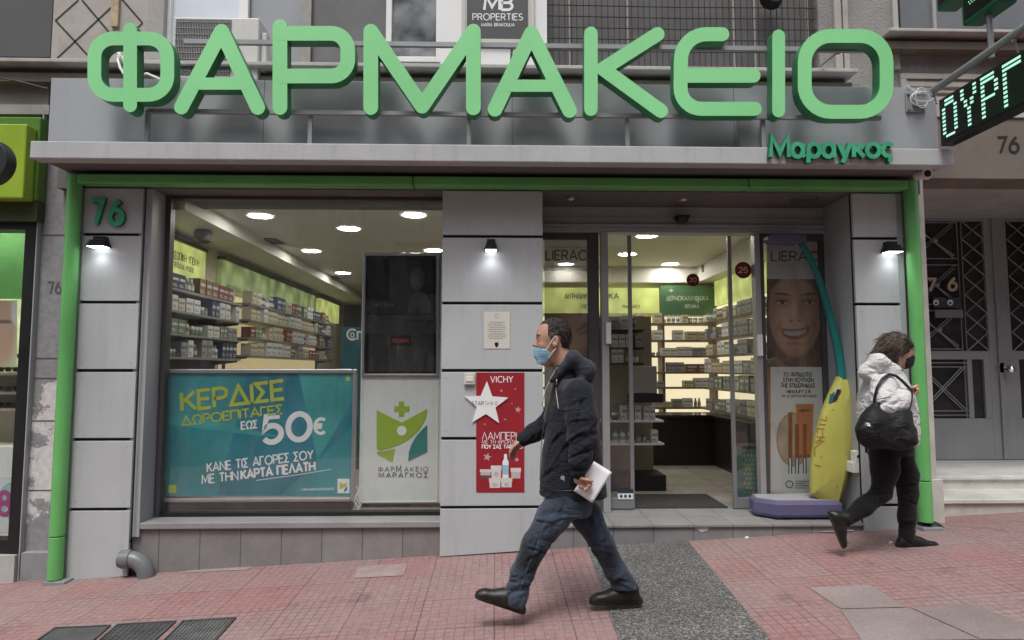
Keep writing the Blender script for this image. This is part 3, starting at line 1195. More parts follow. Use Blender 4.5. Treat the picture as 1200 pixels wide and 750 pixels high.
for v in (58, 44, 31, 18, 5, -8, -21):
    z = fz(v, y)
    mb.tube([(fx(641, y, 40), y - .006, z), (fx(800, y, 40), y - .006, z - .008), (fx(960, y, 40), y - .006, z + .004)], .005, 5)
mb.build('window_bars', mat('rusty_bars', (0.045, 0.04, 0.038), rough=0.7, var=0.3, vs=12), wv)
pane(1056, 1500, 26, .32, mat('grey_glass', (0.17, 0.18, 0.19), rough=0.25, var=0.12), 'window')
mb = MB()
mb.box(fx(1092, .3, 10), fx(1096, .3, 10), .29, .319, fz(27, .3), Zo)
mb.build('mullion', M_RENDER, bld)

# ledges (window sills running along the wall)
M_LIP = mat('ledge_lip', (0.45, 0.43, 0.41), rough=0.8, var=0.14, dirt=0.5)


def ledge(u0, u1, vt, vb, y):
    x0, x1 = fx(u0, y, 80), fx(u1, y, 80)
    zt, zb = fz(vt, y), fz(vb, y)
    h = zt - zb
    mb = MB()
    mb.prism([(0, 0)] * 0 or [(x0, zt), (x1, zt), (x1, zt - .2 * h), (x0, zt - .2 * h)], y, YW - .002)
    o = mb.build('window_ledge', M_LIP, bld, bevel=.006)
    mb = MB()
    mb.box(x0 + .01, x1 - .05, y + .13, YW - .004, zt - .55 * h, zt - .2 * h - .001)
    mb.box(x0 + .01, x1 - .02, y + .07, YW - .004, zb, zt - .55 * h - .001)
    mb.build('ledge_moulding', M_BROWN, o)


ledge(-120, 152, 74, 97, -.06)
ledge(152, 1006, 75, 98, -.06)
ledge(1045, 1500, 26, 46, .0)
# framed panel right of the sign
mb = MB()
x0, x1, z0, z1 = fx(1056, .17, 90), fx(1300, .17, 90), fz(131, .17), fz(80, .17)
mb.box(x0, x1, .17, .199, z1 - .05, z1)
mb.box(x0, x0 + .05, .17, .199, z0, z1 - .05)
mb.box(x0 + .05, x1, .185, .199, z0, z1 - .05)
o = mb.build('moulded_panel', mat('moulded_stone', (0.44, 0.42, 0.38), rough=0.8, var=0.14, dirt=0.4), bld, bevel=.004)
mb = MB()
for v in (86, 96, 103):
    z = fz(v, .17)
    mb.box(x0 + .08, x1, .176, .184, z - .012, z + .006)
mb.build('groove', mat('brown_groove', (0.14, 0.11, 0.09), rough=0.8), o)

# ---- right-hand house entrance
YD = 1.70
zl = fz(213, YD)
XJ = fx(1093, .2, 420)
mb = MB()
mb.box(fx(1072, YW, 160), 9.0, YW, YW + .3, fz(199, YW), fz(131, YW) - .001)
mb.build('lintel', M_LINTEL, bld, bevel=.006)
mb = MB()
mb.box(fx(1072, YW, 160) + .003, 9.0, YW - .03, YW + .3, fz(206, YW), fz(199, YW) - .001)
mb.build('lintel_trim', M_LINTEL, bld)
mb = MB()
word(mb, '76', 1169.5, 179, 1194, 178.5, 18, YW - .003, weight=.085, gap=.22, squeeze=None)
mb.build('painted_number', mat('number_black', (0.02, 0.018, 0.016), rough=0.6), bld)
# marble jamb
mb = MB()
zb = fz(563, .12)
mb.box(fx(1076, .12, 420), fx(1091.5, .12, 420), .12, .6, zb, fz(206, YW) - .002)
mb.build('door_jamb', M_MARBLE, bld, bevel=.006)
mb = MB()
mb.box(fx(1076, .12, 420) + .003, fx(1104, .12, 590), .09, .6, gz(3.4, 0) - .1, zb - .001)
mb.build('jamb_plinth', M_MARBLE, bld, bevel=.006)
# passage
mb = MB()
mb.box(XJ - .2, XJ, .6, YD + .1, 0, fz(206, YW))
mb.box(6.2, 6.4, YW, YD + .1, 0, fz(206, YW))
mb.box(6.4, 12, YW, YW + .3, -.2, fz(199, YW))
mb.build('passage_wall', M_RENDER, bld)
mb = MB()
mb.box(XJ, 6.2, YW + .3, YD + .1, fz(206, YW) - .002, fz(206, YW) + .1)
mb.box(XJ, 6.2, YD, YD + .1, zl, fz(206, YW) - .003)
mb.build('passage_ceiling', M_RENDER, bld)
# steps
Y1 = .25
z1 = fz(588, Y1)
Y2 = .71
z2 = fz(560, Y2)
stp = thing('marble_steps', (4.4, Y1, .2), 'two pale marble steps in front of the grey house door', 'steps')
xs0, xs1 = fx(1104, Y1, 600), 6.2
mb = MB()
mb.box(xs0, xs1, Y1, Y2 + .1, z1 - .04, z1)
mb.box(fx(1096, Y2, 560), xs1, Y2, YD + .02, z2 - .04, z2)
mb.build('tread', mat('tread_marble', (0.60, 0.59, 0.56), rough=0.35, var=0.12, vs=5, dirt=0.3), stp, bevel=.008)
mb = MB()
mb.box(xs0 + .01, xs1, Y1 + .025, Y2 + .1, -.3, z1 - .041)
mb.box(fx(1096, Y2, 560) + .01, xs1, Y2 + .025, YD, z1 + .001, z2 - .041)
mb.build('riser', M_MARBLE, stp)

# the double door: grey metal leaves with wrought grilles over dark glass
M_GRILLE = mat('grille_grey', (0.27, 0.28, 0.29), rough=0.45, metal=0.3)
door = thing('house_door', (4.4, YD, z2), 'grey metal double door with wrought diamond grilles, numbered 76', 'door')
u_split = 1170.0


def dx(u, v=430):
    return fx(u, YD, v)


def dz(v):
    return fz(v, YD)


def frame_box(mb, x0, x1, z0, z1, wd, y0, y1):
    mb.box(x0, x0 + wd, y0, y1, z0, z1)
    mb.box(x1 - wd, x1, y0, y1, z0, z1)
    mb.box(x0 + wd, x1 - wd, y0, y1, z0, z0 + wd)
    mb.box(x0 + wd, x1 - wd, y0, y1, z1 - wd, z1)


def bar(mb, a, b, y, r=.0058):
    mb.tube([(a[0], y, a[1]), (b[0], y, b[1])], r, 6)


def leaf(x0, x1, mirror, lab):
    lf = MB()
    W = x1 - x0
    X = (lambda t: x0 + t * W) if not mirror else (lambda t: x1 - t * W)
    # openings in fractions of the leaf (t = 0 outer edge, 1 meeting edge)
    ops = [(.0, .875, dz(252), dz(228)), (.0, .875, dz(411), dz(257)), (.0, .60, dz(491), dz(421)), (.66, .80, dz(491), dz(421))]
    zb, zt = z2 + .015, zl
    y0, y1 = YD - .05, YD
    lf.box(X(.875), X(1), y0, y1, zb, zt)
    lf.box(X(0), X(.875), y0, y1, zb, dz(491))
    lf.box(X(0), X(.875), y0 + .003, y1, dz(421), dz(411))
    lf.box(X(0), X(.875), y0 + .003, y1, dz(257), dz(252))
    lf.box(X(0), X(.875), y0, y1, dz(228), zt)
    lf.box(X(.60), X(.66), y0 + .004, y1, dz(491), dz(421))
    lf.box(X(.80), X(.875), y0 + .002, y1, dz(491), dz(421))
    o = lf.build('door_leaf', M_DOORGR, door, bevel=.004)
    gl = MB()
    gl.box(X(0), X(.88), YD - .015, YD - .008, dz(492), dz(227))
    gl.build('pane', mat('door_pane', (0.035, 0.036, 0.036), rough=.22, var=.3, vs=5), o)
    g = MB()
    yb = YD - .055
    # top panel: row of diamonds
    za, zb_ = dz(252), dz(228)
    for i in range(5):
        t0 = .02 + i * .17
        bar(g, (X(t0), za), (X(t0 + .17), zb_), yb)
        bar(g, (X(t0), zb_), (X(t0 + .17), za), yb)
    # main panel: crossed squares and a diamond column
    zs = [dz(258), dz(303), dz(308), dz(357), dz(362), dz(410)]
    for k in range(0, 6, 2):
        zt_, zb2 = zs[k], zs[k + 1]
        for zz in (zt_ - .012, zb2 + .012):
            bar(g, (X(0), zz), (X(.54), zz), yb)
        for dd in (-.035, .035):
            bar(g, (X(0.0), zt_ - .01 + min(0, dd)), (X(.54 - abs(dd)), zb2 + .01 + max(0, -dd)), yb)
            bar(g, (X(0.0), zb2 + .01 + max(0, dd)), (X(.54 - abs(dd)), zt_ - .01 + min(0, dd)), yb)
        c = ((X(.27)), (zt_ + zb2) / 2)
        g.lathe([(.0, -.03), (.03, -.02), (.034, 0), (.03, .02), (0, .03)], (c[0], yb - .006, c[1]), 10)
    for t_ in (.55, .60):
        bar(g, (X(t_), dz(411)), (X(t_), dz(257)), yb)
    nz = 7
    for k in range(nz):
        za, zb_ = dz(257) + (dz(411) - dz(257)) * k / nz, dz(257) + (dz(411) - dz(257)) * (k + 1) / nz
        bar(g, (X(.61), za), (X(.87), zb_), yb)
        bar(g, (X(.87), za), (X(.61), zb_), yb)
    # lower panel
    for zz in (dz(425), dz(430), dz(482), dz(487)):
        bar(g, (X(0), zz), (X(.60), zz), yb)
    for dd in (0, .04):
        bar(g, (X(0.02 + dd), dz(431)), (X(.52 + dd), dz(481)), yb)
        bar(g, (X(0.02 + dd), dz(481)), (X(.52 + dd), dz(431)), yb)
    bar(g, (X(.56), dz(421)), (X(.56), dz(491)), yb)
    g.build('grille', M_GRILLE, o)
    return o


Lf = leaf(dx(1082) - .1, dx(u_split) - .012, False, 'left')
Rf = leaf(dx(u_split) + .012, dx(u_split) + .012 + (dx(u_split) - dx(1082) + .09), True, 'right')
mb = MB()
mb.box(dx(u_split) - .045, dx(u_split) + .005, YD - .075, YD - .052, z2 + .02, zl)
mb.build('meeting_bar', M_DOORGR, door, bevel=.004)
mb = MB()
c = P(1173, 431, YD - .05)
mb.tube([(c.x, YD - .05, c.z), (c.x, YD - .075, c.z)], .055, 16)
mb.tube([(c.x + .03, YD - .075, c.z - .015), (c.x + .03, YD - .12, c.z - .015)], [.02, .02], 12)
mb.lathe([(0.004, -.042), (.03, -.032), (.044, 0), (.03, .032), (.004, .042)], (c.x + .03, YD - .15, c.z - .015), 16)
mb.build('knob', mat('chrome_knob', (0.55, 0.55, 0.55), rough=0.18, metal=0.9), Rf, smooth=True)
# number plate and bell plate on the left leaf
mb = MB()
tf = plane_tf(YD - .07)
text(mb, '7', (1087, -341), (1095, -341), 14, tf, weight=.11, depth=.012)
text(mb, '6', (1111, -340), (1120.5, -340), 14, tf, weight=.11, depth=.012)
mb.build('brass_number', mat('pale_brass', (0.58, 0.50, 0.36), rough=0.5, var=0.1), Lf)
mb = MB()
for u in (1089, 1105.5):
    mb.box(dx(u, 355), dx(u + 15, 355), YD - .075, YD - .06, dz(360), dz(348))
    ellp(mb, u + 8, 354.5, 3.6, 3.6, YD - .0765, 0, 1, 14)
    ellp(mb, u + 8, 355.2, 1.6, 1.6, YD - .077, 0, 0, 10)
mb.box(dx(1090, 366), dx(1122, 366), YD - .085, YD - .06, dz(372), dz(362.5), 2)
mb.build('bell_plate', [mat('bell_blue', (0.06, 0.08, 0.11), rough=0.4), M_PWHITE, mat('letter_slot', (0.30, 0.31, 0.32), rough=0.35, metal=.5)], Lf)

# ---- left neighbour: plaster pilaster and the optician's shop
pil = thing('plaster_pilaster', (-3.9, .1, gz(-3.9, 0)), 'grey plaster pilaster with flaking white patches left of the green post', 'pilaster')
xa, xb = fx(40, .1, 440), fx(90, .1, 440)
mb = MB()
mb.box(xa, xb, .1, .6, gz(-4, 0) - .2, fz(131, .1))
mb.build('shaft', M_PEEL, pil)
mb = MB()
zf = [fz(v, .1) for v in (278, 420, 443, 492, 572)]
for z in zf:
    mb.box(xa + .004, xb, .097, .0995, z - .004, z + .004)
mb.build('joint', mat('joint_dark', (0.10, 0.10, 0.105), rough=0.9), pil)
mb = MB()
mb.box(fx(33, .05, 440), xa - .001, .05, .6, gz(-4, 0) - .1, fz(131, .1))
mb.build('edge_strip', M_FASCIA, pil, bevel=.004)
mb = MB()
mb.box(fx(24, .04, 660), xb - .02, .04, .6, gz(-4, 0) - .2, fz(644, .04))
mb.build('plinth', mat('plinth_paint', (0.25, 0.25, 0.26), rough=0.8, var=0.15, dirt=0.4, bump=.2), pil, bevel=.004)
mb = MB()
word(mb, '76', 57, 344, 71.5, 343.5, 13, .097, weight=.075)
mb.build('painted_number', mat('number_grey', (0.10, 0.10, 0.105), rough=0.7), pil)

# optician
opt = thing('optician_shopfront', (-5, .15, gz(-5, 0)), 'optician shopfront with black frame at the left edge, sunglasses inside', 'shopfront')
xo1 = fx(33, .05, 440) - .004
YO = .12
mb = MB()
mb.box(xo1 - .085, xo1, .05, .2, fz(645, .05), fz(262, .05))
mb.box(-9, xo1 - .086, .05, .2, fz(272, .05), fz(262, .05))
mb.box(-9, xo1 - .086, .06, .2, fz(645, .06), fz(629, .06))
mb.build('window_frame', M_BLACK, opt, bevel=.003)
mb = MB()
mb.box(-9, xo1 - .08, YO, YO + .008, fz(630, YO), fz(270, YO))
mb.build('pane', M_GLASS, opt)
mb = MB()
mb.box(-9, xo1 - .002, .02, .5, gz(-5, 0) - .5, fz(647, .02))
mb.build('plinth', mat('pale_plinth', (0.42, 0.42, 0.41), rough=0.6, dirt=0.3), opt)
mb = MB()
mb.box(-9, xo1, .9, .95, -.6, 3.2, 0)
mb.box(-9, xo1 - .055, .885, .899, -.5, fz(432, .86), 1)
mb.box(xo1 - .05, xo1 - .01, .2, .9, -.6, 3.2, 0)
mb.box(-9, xo1, .2, .95, 3.0, 3.1, 1)
mb.box(-9, xo1, .2, .95, fz(640, .2) - .1, fz(640, .2), 1)
mb.build('display_wall', [mat('optic_green', (0.09, 0.25, 0.07), rough=0.5, var=0.25, vs=3), M_CEIL], opt)
mb = MB()
mb.box(-5.6, xo1 - .06, .86, .895, fz(430, .86), fz(352, .86))
mb.build('lime_panel', emat('optic_lime', (0.62, 0.68, 0.36), 0.7, .3, 9), opt)  # panel is no lamp; its glow is added to brighten the optician window
mb = MB()
for v in (437, 459, 478, 520):
    mb.box(-9, xo1 - .055, .55, .88, fz(v, .55) - .02, fz(v, .55))
mb.build('display_shelf', M_CREAM, opt)
mb = MB()
mb.box(-9, xo1 - .06, .5, .56, fz(566, .5), fz(522, .5), 0)
mb.build('white_tray', M_WHITE, opt)
mb = MB()
rectp(mb, -60, 559, 20.5, 624, .16, 0, 0)
ellp(mb, 4, 585, 9, 22, .16, .001, 1, 20, .5)
ellp(mb, 17, 612, 5, 14, .16, .001, 1, 20, -.5)
word(mb, '8', -1.5, 603, 12, 603, 26, .158, weight=.11, mi=2)
word(mb, '€', 13.5, 594, 21, 594, 9, .157, weight=.1, mi=3)
mb.build('price_poster', [mat('poster_pale', (0.60, 0.68, 0.70), rough=0.5, var=0.05), mat('leaf_teal', (0.25, 0.50, 0.52), rough=0.5), mat('price_magenta', (0.36, 0.03, 0.20), rough=0.5), M_PGREY], opt, fix=False)
mb = MB()
mb.disc((fx(7, .5, 283), .5, 2.998), .06, 'z', 20, 0)
mb.disc((fx(7, .5, 283) - .45, .5, 2.998), .09, 'z', 20, 0)  # this disc and the next are extra, added to brighten the dim display
mb.disc((fx(7, .5, 283) - .1, .32, 2.998), .07, 'z', 20, 0)
mb.build('downlight', emat('optic_lamp', (1, .98, .94), 70.0), opt)
M_FRM = mat('spectacle_dark', (0.03, 0.02, 0.015), rough=0.25)
sun0 = None
for v, n, dxu in ((433, 9, 9), (455, 9, 9), (474, 9, 9), (417, 5, 17)):
    for i in range(n):
        u = 23 - i * dxu
        if u < -18:
            continue
        c = P(u, v, .62)
        if sun0 is None:
            mb = MB()
            for s in (-1, 1):
                mb.disc((c.x + s * .034, .62, c.z), .021, 'y', 14, 0, .006, rx=.029)
                mb.tube([(c.x + s * .063, .62, c.z + .008), (c.x + s * .066, .72, c.z + .005)], .003, 5)
            mb.tube([(c.x - .012, .62, c.z + .006), (c.x + .012, .62, c.z + .006)], .003, 5)
            r_ = thing('sunglasses', c, 'dark framed sunglasses lying in the optician window display', 'sunglasses', 'sunglasses on the optician shelves')
            q = mb.build('frame', M_FRM, r_)
            sun0 = (r_, q)
        else:
            r_ = sun0[0].copy()
            COL.objects.link(r_)
            q = sun0[1].copy()
            COL.objects.link(q)
            q.parent = r_
            r_.location = c

# optician's green box sign, with the black disc sign in front
sg = thing('box_sign', (-4.4, -.2, 2.9), 'lime green box sign above the optician window at the left edge', 'sign')
mb = MB()
mb.box(-8, fx(45, -.02, 190), -.02, .09, fz(238, -.02), fz(142, -.02))
mb.build('casing', mat('sign_green', (0.09, 0.20, 0.03), rough=0.4, var=0.15, streak=.2), sg, bevel=.01)
mb = MB()
mb.box(-8, fx(29, -.14, 190), -.14, -.021, fz(236, -.14), fz(150, -.14))
mb.build('light_panel', mat('sign_lime', (0.28, 0.42, 0.04), rough=0.3, var=0.08), sg, bevel=.012)
mb = MB()
mb.box(-8, fx(43, .0, 250), .0, .09, fz(262, 0), fz(238.5, 0))
mb.build('shutter_box', mat('olive_dark', (0.055, 0.075, 0.03), rough=0.6, streak=.3), sg)
ds = thing('round_sign', P(-9, 192, -.75), 'black round projecting sign cut by the left edge of the view', 'sign')
mb = MB()
c = P(-14, 190, -.75)
mb.disc((c.x, -.80, c.z), .165, 'y', 40, 0, .10)
mb.build('disc', mat('sign_black', (0.022, 0.022, 0.024), rough=0.45), ds, bevel=.006)
mb = MB()
mb.tube([(c.x - .15, -.75, c.z), (c.x - .75, -.75, c.z), (c.x - .75, -.03, c.z)], .02, 8)
mb.build('bracket', M_BLACK, ds)
# white band and ribbed wall above the optician
mb = MB()
mb.box(-14, fx(57, .05, 132), .05, YW + .3, fz(139, .05), fz(128, .05))
mb.build('white_band', M_RENDER, bld)
mb = MB()
mb.box(-14, fx(57, .1, 115), .1, YW - .001, fz(128, .1), fz(99, .1))
mb.build('ribbed_band', mat('ribbed_grey', (0.25, 0.23, 0.21), rough=0.9, var=0.2, bump=.6, bs=90, dirt=.4), bld)
mb = MB()
mb.box(-14, -9, YW, 2, -2, 4)
mb.build('side_wall', M_RENDER, bld)
mb = MB()
mb.tube([P(-20, 88, -.05), P(20, 95, -.05), P(56, 104, -.05)], .006, 6)
mb.build('cable', M_BLACK, bld)

# ================================================================== PHARMACY SHOPFRONT
shop = thing('pharmacy_shopfront', (0, 0, 0), 'grey panelled pharmacy shopfront with large window, sliding glass doors and tiled base', 'shopfront')
ZS = 2.95                                    # underside of the lintel
ZF = 0.216                                   # shop floor / top of the step
SEAM = [fz(v) for v in (277, 355.3, 434.2, 513.8, 594.5)]
YW_ = .25                                    # window plane
YE = .50                                     # entrance plane


def pillar(u0, u1, zbot0, zbot1, depth=.24, u_back=None):
    x0, x1 = fx(u0), fx(u1)
    mb = MB()
    mb.box(x0 + .004, x1 - .004, .03, depth, min(zbot0, zbot1) - .15, ZS)
    core = mb.build('pillar', M_BACK, shop)
    zs = [ZS - .002] + SEAM + [None]
    for i in range(6):
        zt = zs[i] - (.012 if i else 0)
        mb = MB()
        if zs[i + 1] is None:
            mb.prism([(x0, zt), (x1, zt), (x1, zbot1), (x0, zbot0)], 0, .029)
        else:
            mb.box(x0, x1, 0, .029, zs[i + 1] + .012, zt)
        pn = mb.build('panel', M_PANEL, core, bevel=.003)
        if i < 5:
            mb = MB()
            for xx in (x0 + .045, x1 - .045):
                for zz in (zt - .05, zs[i + 1] + .06):
                    mb.tube([(xx, .001, zz), (xx, -.0015, zz)], .0045, 8)
            mb.build('screw', mat('screw_grey', (0.27, 0.28, 0.29), rough=.4, metal=.5), core)
    return core


pillar(89, 159.5, gz(-3.43, 0) - .01, gz(-2.93, 0) + .006)
pillar(517, 636.5, gz(-.43, 0) + .004, gz(.4, 0) + .01, .55)
pillar(1006.5, 1058.5, gz(3, 0) - .02, gz(3.4, 0) - .02, .06)
# returns: grey sheet at the window and the deep entrance return on the right
mb = MB()
xr = fx(188, YW_, 434)
for q in ((xr - .10, xr, .02, .34, gz(-2.9, 0) + .30, ZS), (fx(1006.5) + .004, fx(1058.5), .061, YE + .2, 0, ZS), (fx(1058.5) + .004, fx(1066), .01, .3, -.1, ZS), (fx(83), fx(89) - .004, .01, .3, -.4, ZS)):
    mb = MB()
    mb.box(*q)
    mb.build('return_panel', M_FASCIA, shop)
# lintel above everything, with the entrance soffit
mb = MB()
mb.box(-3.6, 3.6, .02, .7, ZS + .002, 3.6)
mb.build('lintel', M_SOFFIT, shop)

# green frame: two posts and a beam, things you can follow around the front
gf = thing('green_frame', (0, -.05, 0), 'bright green tubular frame of two posts and a beam around the shopfront', 'frame')
for u0, u1, vb, va, zz in ((70.5, 82.5, 668, 440, .03), (1070, 1083, 610, 430, .06)):
    y = -.05
    x0, x1 = fx(u0, y, va), fx(u1, y, va)
    xm = (x0 + x1) / 2
    zb = gz(xm, y) + zz
    for nm, za, zb_ in (('post', zb + .33, 3.04), ('post_sleeve', zb, zb + .322)):
        mb = MB()
        mb.tube([(xm, y, za), (xm, y, zb_)], .054, 24)
        mb.build(nm, M_GREEN, gf, smooth=True, bevel=.004)
    mb = MB()
    mb.box(xm - .06, xm + .11, -.11, .03, gz(xm, y) - .02, gz(xm, y) + .025)
    mb.build('foot_plate', M_STEEL, gf, bevel=.004)
mb = MB()
xl, xr_ = fx(76, -.05, 440) + .055, fx(1076.5, -.05, 430) - .055
for a, b in ((xl, fx(482, -.05)), (fx(482, -.05) + .005, fx(880, -.05)), (fx(880, -.05) + .005, xr_)):
    mb.box(a, b, -.11, .01, ZS + .008, 3.038)
mb.build('beam', M_GREEN, gf, bevel=.012)

# canopy slab
can = thing('canopy', (0, -.43, 3.05), 'flat grey concrete canopy running over the whole shopfront', 'canopy')
mb = MB()
cx0, cx1 = fx(35, -.43, 175), fx(1118, -.43, 178)
mb.box(cx0, cx1, -.43, -.31, 3.055, 3.19)
mb.build('edge_band', M_CANOPY, can, bevel=.008)
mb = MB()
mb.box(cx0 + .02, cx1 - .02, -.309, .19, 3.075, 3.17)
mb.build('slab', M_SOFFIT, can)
# fascia box behind the big letters
fas = thing('fascia', (0, -.2, 3.2), 'smooth grey sheet metal fascia behind the big green letters', 'fascia')
xa, xb = fx(58, -.2, 130), fx(1098, -.2, 130)
zt = fz(97, -.2)
mb = MB()
for a, b in ((xa, fx(300, -.2)), (fx(300, -.2) + .003, fx(600, -.2)), (fx(600, -.2) + .003, fx(868, -.2)), (fx(868, -.2) + .003, xb)):
    mb.box(a, b, -.2, -.185, 3.192, zt)
mb.build('sheet', M_FASCIA, fas, bevel=.003)
mb = MB()
mb.box(xa + .002, xb - .002, -.184, YW - .004, 3.191, zt - .003)
mb.build('casing', M_FASCIA, fas)
mb = MB()
mb.box(fx(865, -.24, 150), fx(893, -.24, 150), -.26, -.201, 3.192, fz(136, -.24))
mb.build('junction_box', M_FASCIA, fas, bevel=.004)

# ---------------------------------------------------------------- the big letters
sign = thing('pharmacy_sign', (0, -.35, 3.4), 'large green letters spelling ΦΑΡΜΑΚΕΙΟ standing on the grey canopy', 'sign')
YL = -.355
YFACE = -.47


def acc(cx, cy, r, a0, a1, n=8):
    return [(cx + r * math.cos(R(a0 + (a1 - a0) * i / n)), cy + r * math.sin(R(a0 + (a1 - a0) * i / n))) for i in range(n + 1)]


def rrect(x0, x1, y0, y1, r):
    """closed rounded rectangle; y grows downwards as measured, negated here"""
    y0, y1 = -y0, -y1      # y0 top
    p = acc(x1 - r, y0 - r, r, 90, 0) + acc(x1 - r, y1 + r, r, 0, -90) + acc(x0 + r, y1 + r, r, 270, 180) + acc(x0 + r, y0 - r, r, 180, 90)
    return p + [p[0]]


def ng(pts):
    return [(x, -y) for x, y in pts]


SW = 9.1
LET = [
    ([(rrect(110.5, 196, 45, 111, 22), 8.6), (ng([(152.5, 34.5), (152.5, 123.5)]), 8.5)]),
    ([(ng([(212.5, 125.5), (259.5, 36.5)]), SW), (ng([(259.5, 36.5), (302, 126)]), SW), (ng([(232, 98), (288, 98)]), 7.6)]),
    ([(ng([(328, 126), (328, 31)]), SW, 'flat'), (ng([(330, 39)]) + acc(388, -58.5, 19.5, 90, 0) + acc(388, -69.5, 19.5, 0, -90) + ng([(330, 89)]), SW)]),
    ([(ng([(434.5, 126), (434.5, 36.5)]), SW), (ng([(434.5, 36.5), (494.7, 124.5)]), SW), (ng([(494.7, 124.5), (554.7, 36.5)]), SW), (ng([(554.7, 36.5), (554.7, 126.5)]), SW)]),
    ([(ng([(580, 128), (622.7, 39)]), SW), (ng([(622.7, 39), (667.5, 129.5)]), SW), (ng([(598, 100.5), (650, 100.5)]), 7.6)]),
    ([(ng([(692.5, 39), (692.5, 128)]), 8.4), (ng([(770.5, 40), (707, 80.5)]), 8.8), (ng([(707, 81), (774.5, 130)]), 8.8)]),
    ([(ng([(846.5, 40), (828, 40)]) + [(-0 + x, y) for x, y in acc(828, -70, 30, 90, 180)][1:] + acc(822, -103, 24.5, 180, 270) + ng([(884.5, 127.5)]), 8.7), (ng([(806, 88.5), (883, 88.5)]), 8.9)]),
    ([(ng([(912.5, 42), (912.5, 130)]), 8.0)]),
    ([(rrect(943, 1039, 42, 131, 31), 8.6)]),
]
pscale = (P(600, 400, YFACE) - P(601, 400, YFACE)).length


def tf_face(u, v, out):
    p = P(u, -v, YFACE)
    return (p.x, YFACE + .10 - out, p.z)


for parts in LET:
    mb = MB()
    for k, st_ in enumerate(parts):
        stroke(mb, st_[0], st_[1] - .5, tf_face, depth=.10, lift=0.0006 * k, mi=0, side=1)
    # inset faces: a fine rounded rim
    mb.build('letter', [M_LETTER, M_LSIDE], sign, fix=True)
mb = MB()
zr, zr2 = fz(133.5, YL), fz(52.5, YL)
mb.box(fx(160, YL), fx(1046, YL), YL, YL + .03, zr - .016, zr + .016)
mb.box(fx(200, YL), fx(1040, YL), YL, YL + .03, zr2 - .018, zr2 + .018)
mb.build('rail', M_STEEL, sign)
for u in (157, 355, 548, 740, 905):
    mb = MB()
    x = fx(u, YL)
    mb.box(x - .016, x + .016, YL + .031, YL + .06, 3.191, zr + .02)
    mb.build('post', M_STEEL, sign)
mb = MB()
for u in (250, 600, 1000):
    x = fx(u, YL)
    mb.box(x - .012, x + .012, YL + .032, YL + .05, zr2 - .02, zr2 + .01)
    mb.tube([(x, YL + .04, zr2), (x, YW, zr2 + .03)], .01, 6)
mb.build('stay', M_STEEL, sign)

# owner's name in small raised letters on the canopy edge
nm = thing('name_sign', P(975, 180, -.44), 'small green raised letters Μαραγκος on the right end of the canopy edge', 'sign')
wdt = textw('Μαραγκος', .14, .3)
xcur = 0
u0, u1 = 903, 1046
for ch in 'Μαραγκος':
    mb = MB()
    gw, st = G[ch]
    kx = (u1 - u0) / wdt
    for k, ln in enumerate(st):
        pts = [(u0 + (xcur + px) * kx, -184.0 + py * 23) for px, py in ln]
        stroke(mb, pts, 2.5, lambda u, v, out: (P(u, -v, -.47).x, -.435 - out, P(u, -v, -.47).z), depth=.04, lift=.0004 * k, mi=0, side=1, cap=False)
    mb.build('letter', [M_MARA, mat('name_side', (0.02, 0.14, 0.075), rough=0.5)], nm)
    xcur += gw + .14

# house number on the left pillar
hn = thing('house_number', P(127, 248, -.01), 'raised green house number 76 on the top panel of the left pillar', 'sign')
for s, a, b in (('7', (108, 262), (120, 262)), ('6', (128, 262.5), (143.5, 262.5))):
    mb = MB()
    text(mb, s, (a[0], -a[1]), (b[0], -b[1]), 27, lambda u, v, out: (P(u, -v, -.03).x, -out, P(u, -v, -.03).z), weight=.105, depth=.03, mi=0, side=1)
    mb.build('digit', [M_MARA, mat('name_side', (0.02, 0.14, 0.075), rough=0.5)], hn)


# wall lamps (lit): finned black boxes throwing light down the panels
def wall_lamp(u, vt, vb, wdt_, label):
    x = fx(u, -.05, vt)
    zt_, zb_ = fz(vt, -.05), fz(vb, -.05)
    t = thing('wall_lamp', (x, 0, zb_), label, 'wall lamp', 'black lamps on the pillars')
    mb = MB()
    hw = wdt_ / 2 * 5.25 / 760
    mb.box(x - hw * .62, x + hw * .62, -.05, -.001, zt_ - .03, zt_)
    for k in range(3):
        z = zt_ - .034 - k * .016
        mb.box(x - hw * (.72 + .09 * k), x + hw * (.72 + .09 * k), -.085 - .008 * k, -.001, z - .010, z)
        mb.box(x - hw * .6, x + hw * .6, -.06, -.001, z - .016, z - .0101)
    mb.box(x - hw, x + hw, -.11, -.001, zb_, zt_ - .084)
    mb.build('housing', M_BLACK, t, bevel=.002)
    mb = MB()
    mb.box(x - hw * .8, x + hw * .8, -.10, -.012, zb_ - .004, zb_ - .0005)
    mb.build('diffuser', M_LAMPW, t)
    ld = bpy.data.lights.new('lamp_light', 'SPOT')
    ld.energy = 1.3
    ld.spot_size = R(135)
    ld.spot_blend = 0.9
    ld.shadow_soft_size = .04
    ld.color = (0.95, 0.97, 1.0)
    lo = bpy.data.objects.new('lamp_light', ld)
    COL.objects.link(lo)
    lo.parent = t
    lo.location = (0, -.075, -.02)
    lo.rotation_euler = (R(8), 0, 0)


wall_lamp(116, 279, 291.5, 23, 'lit black wall lamp under the green number 76 on the left pillar')
wall_lamp(575.5, 280, 293.5, 16, 'lit black wall lamp on the middle pillar')
wall_lamp(1045, 280.5, 293.5, 22, 'lit black wall lamp on the right pillar above the woman')

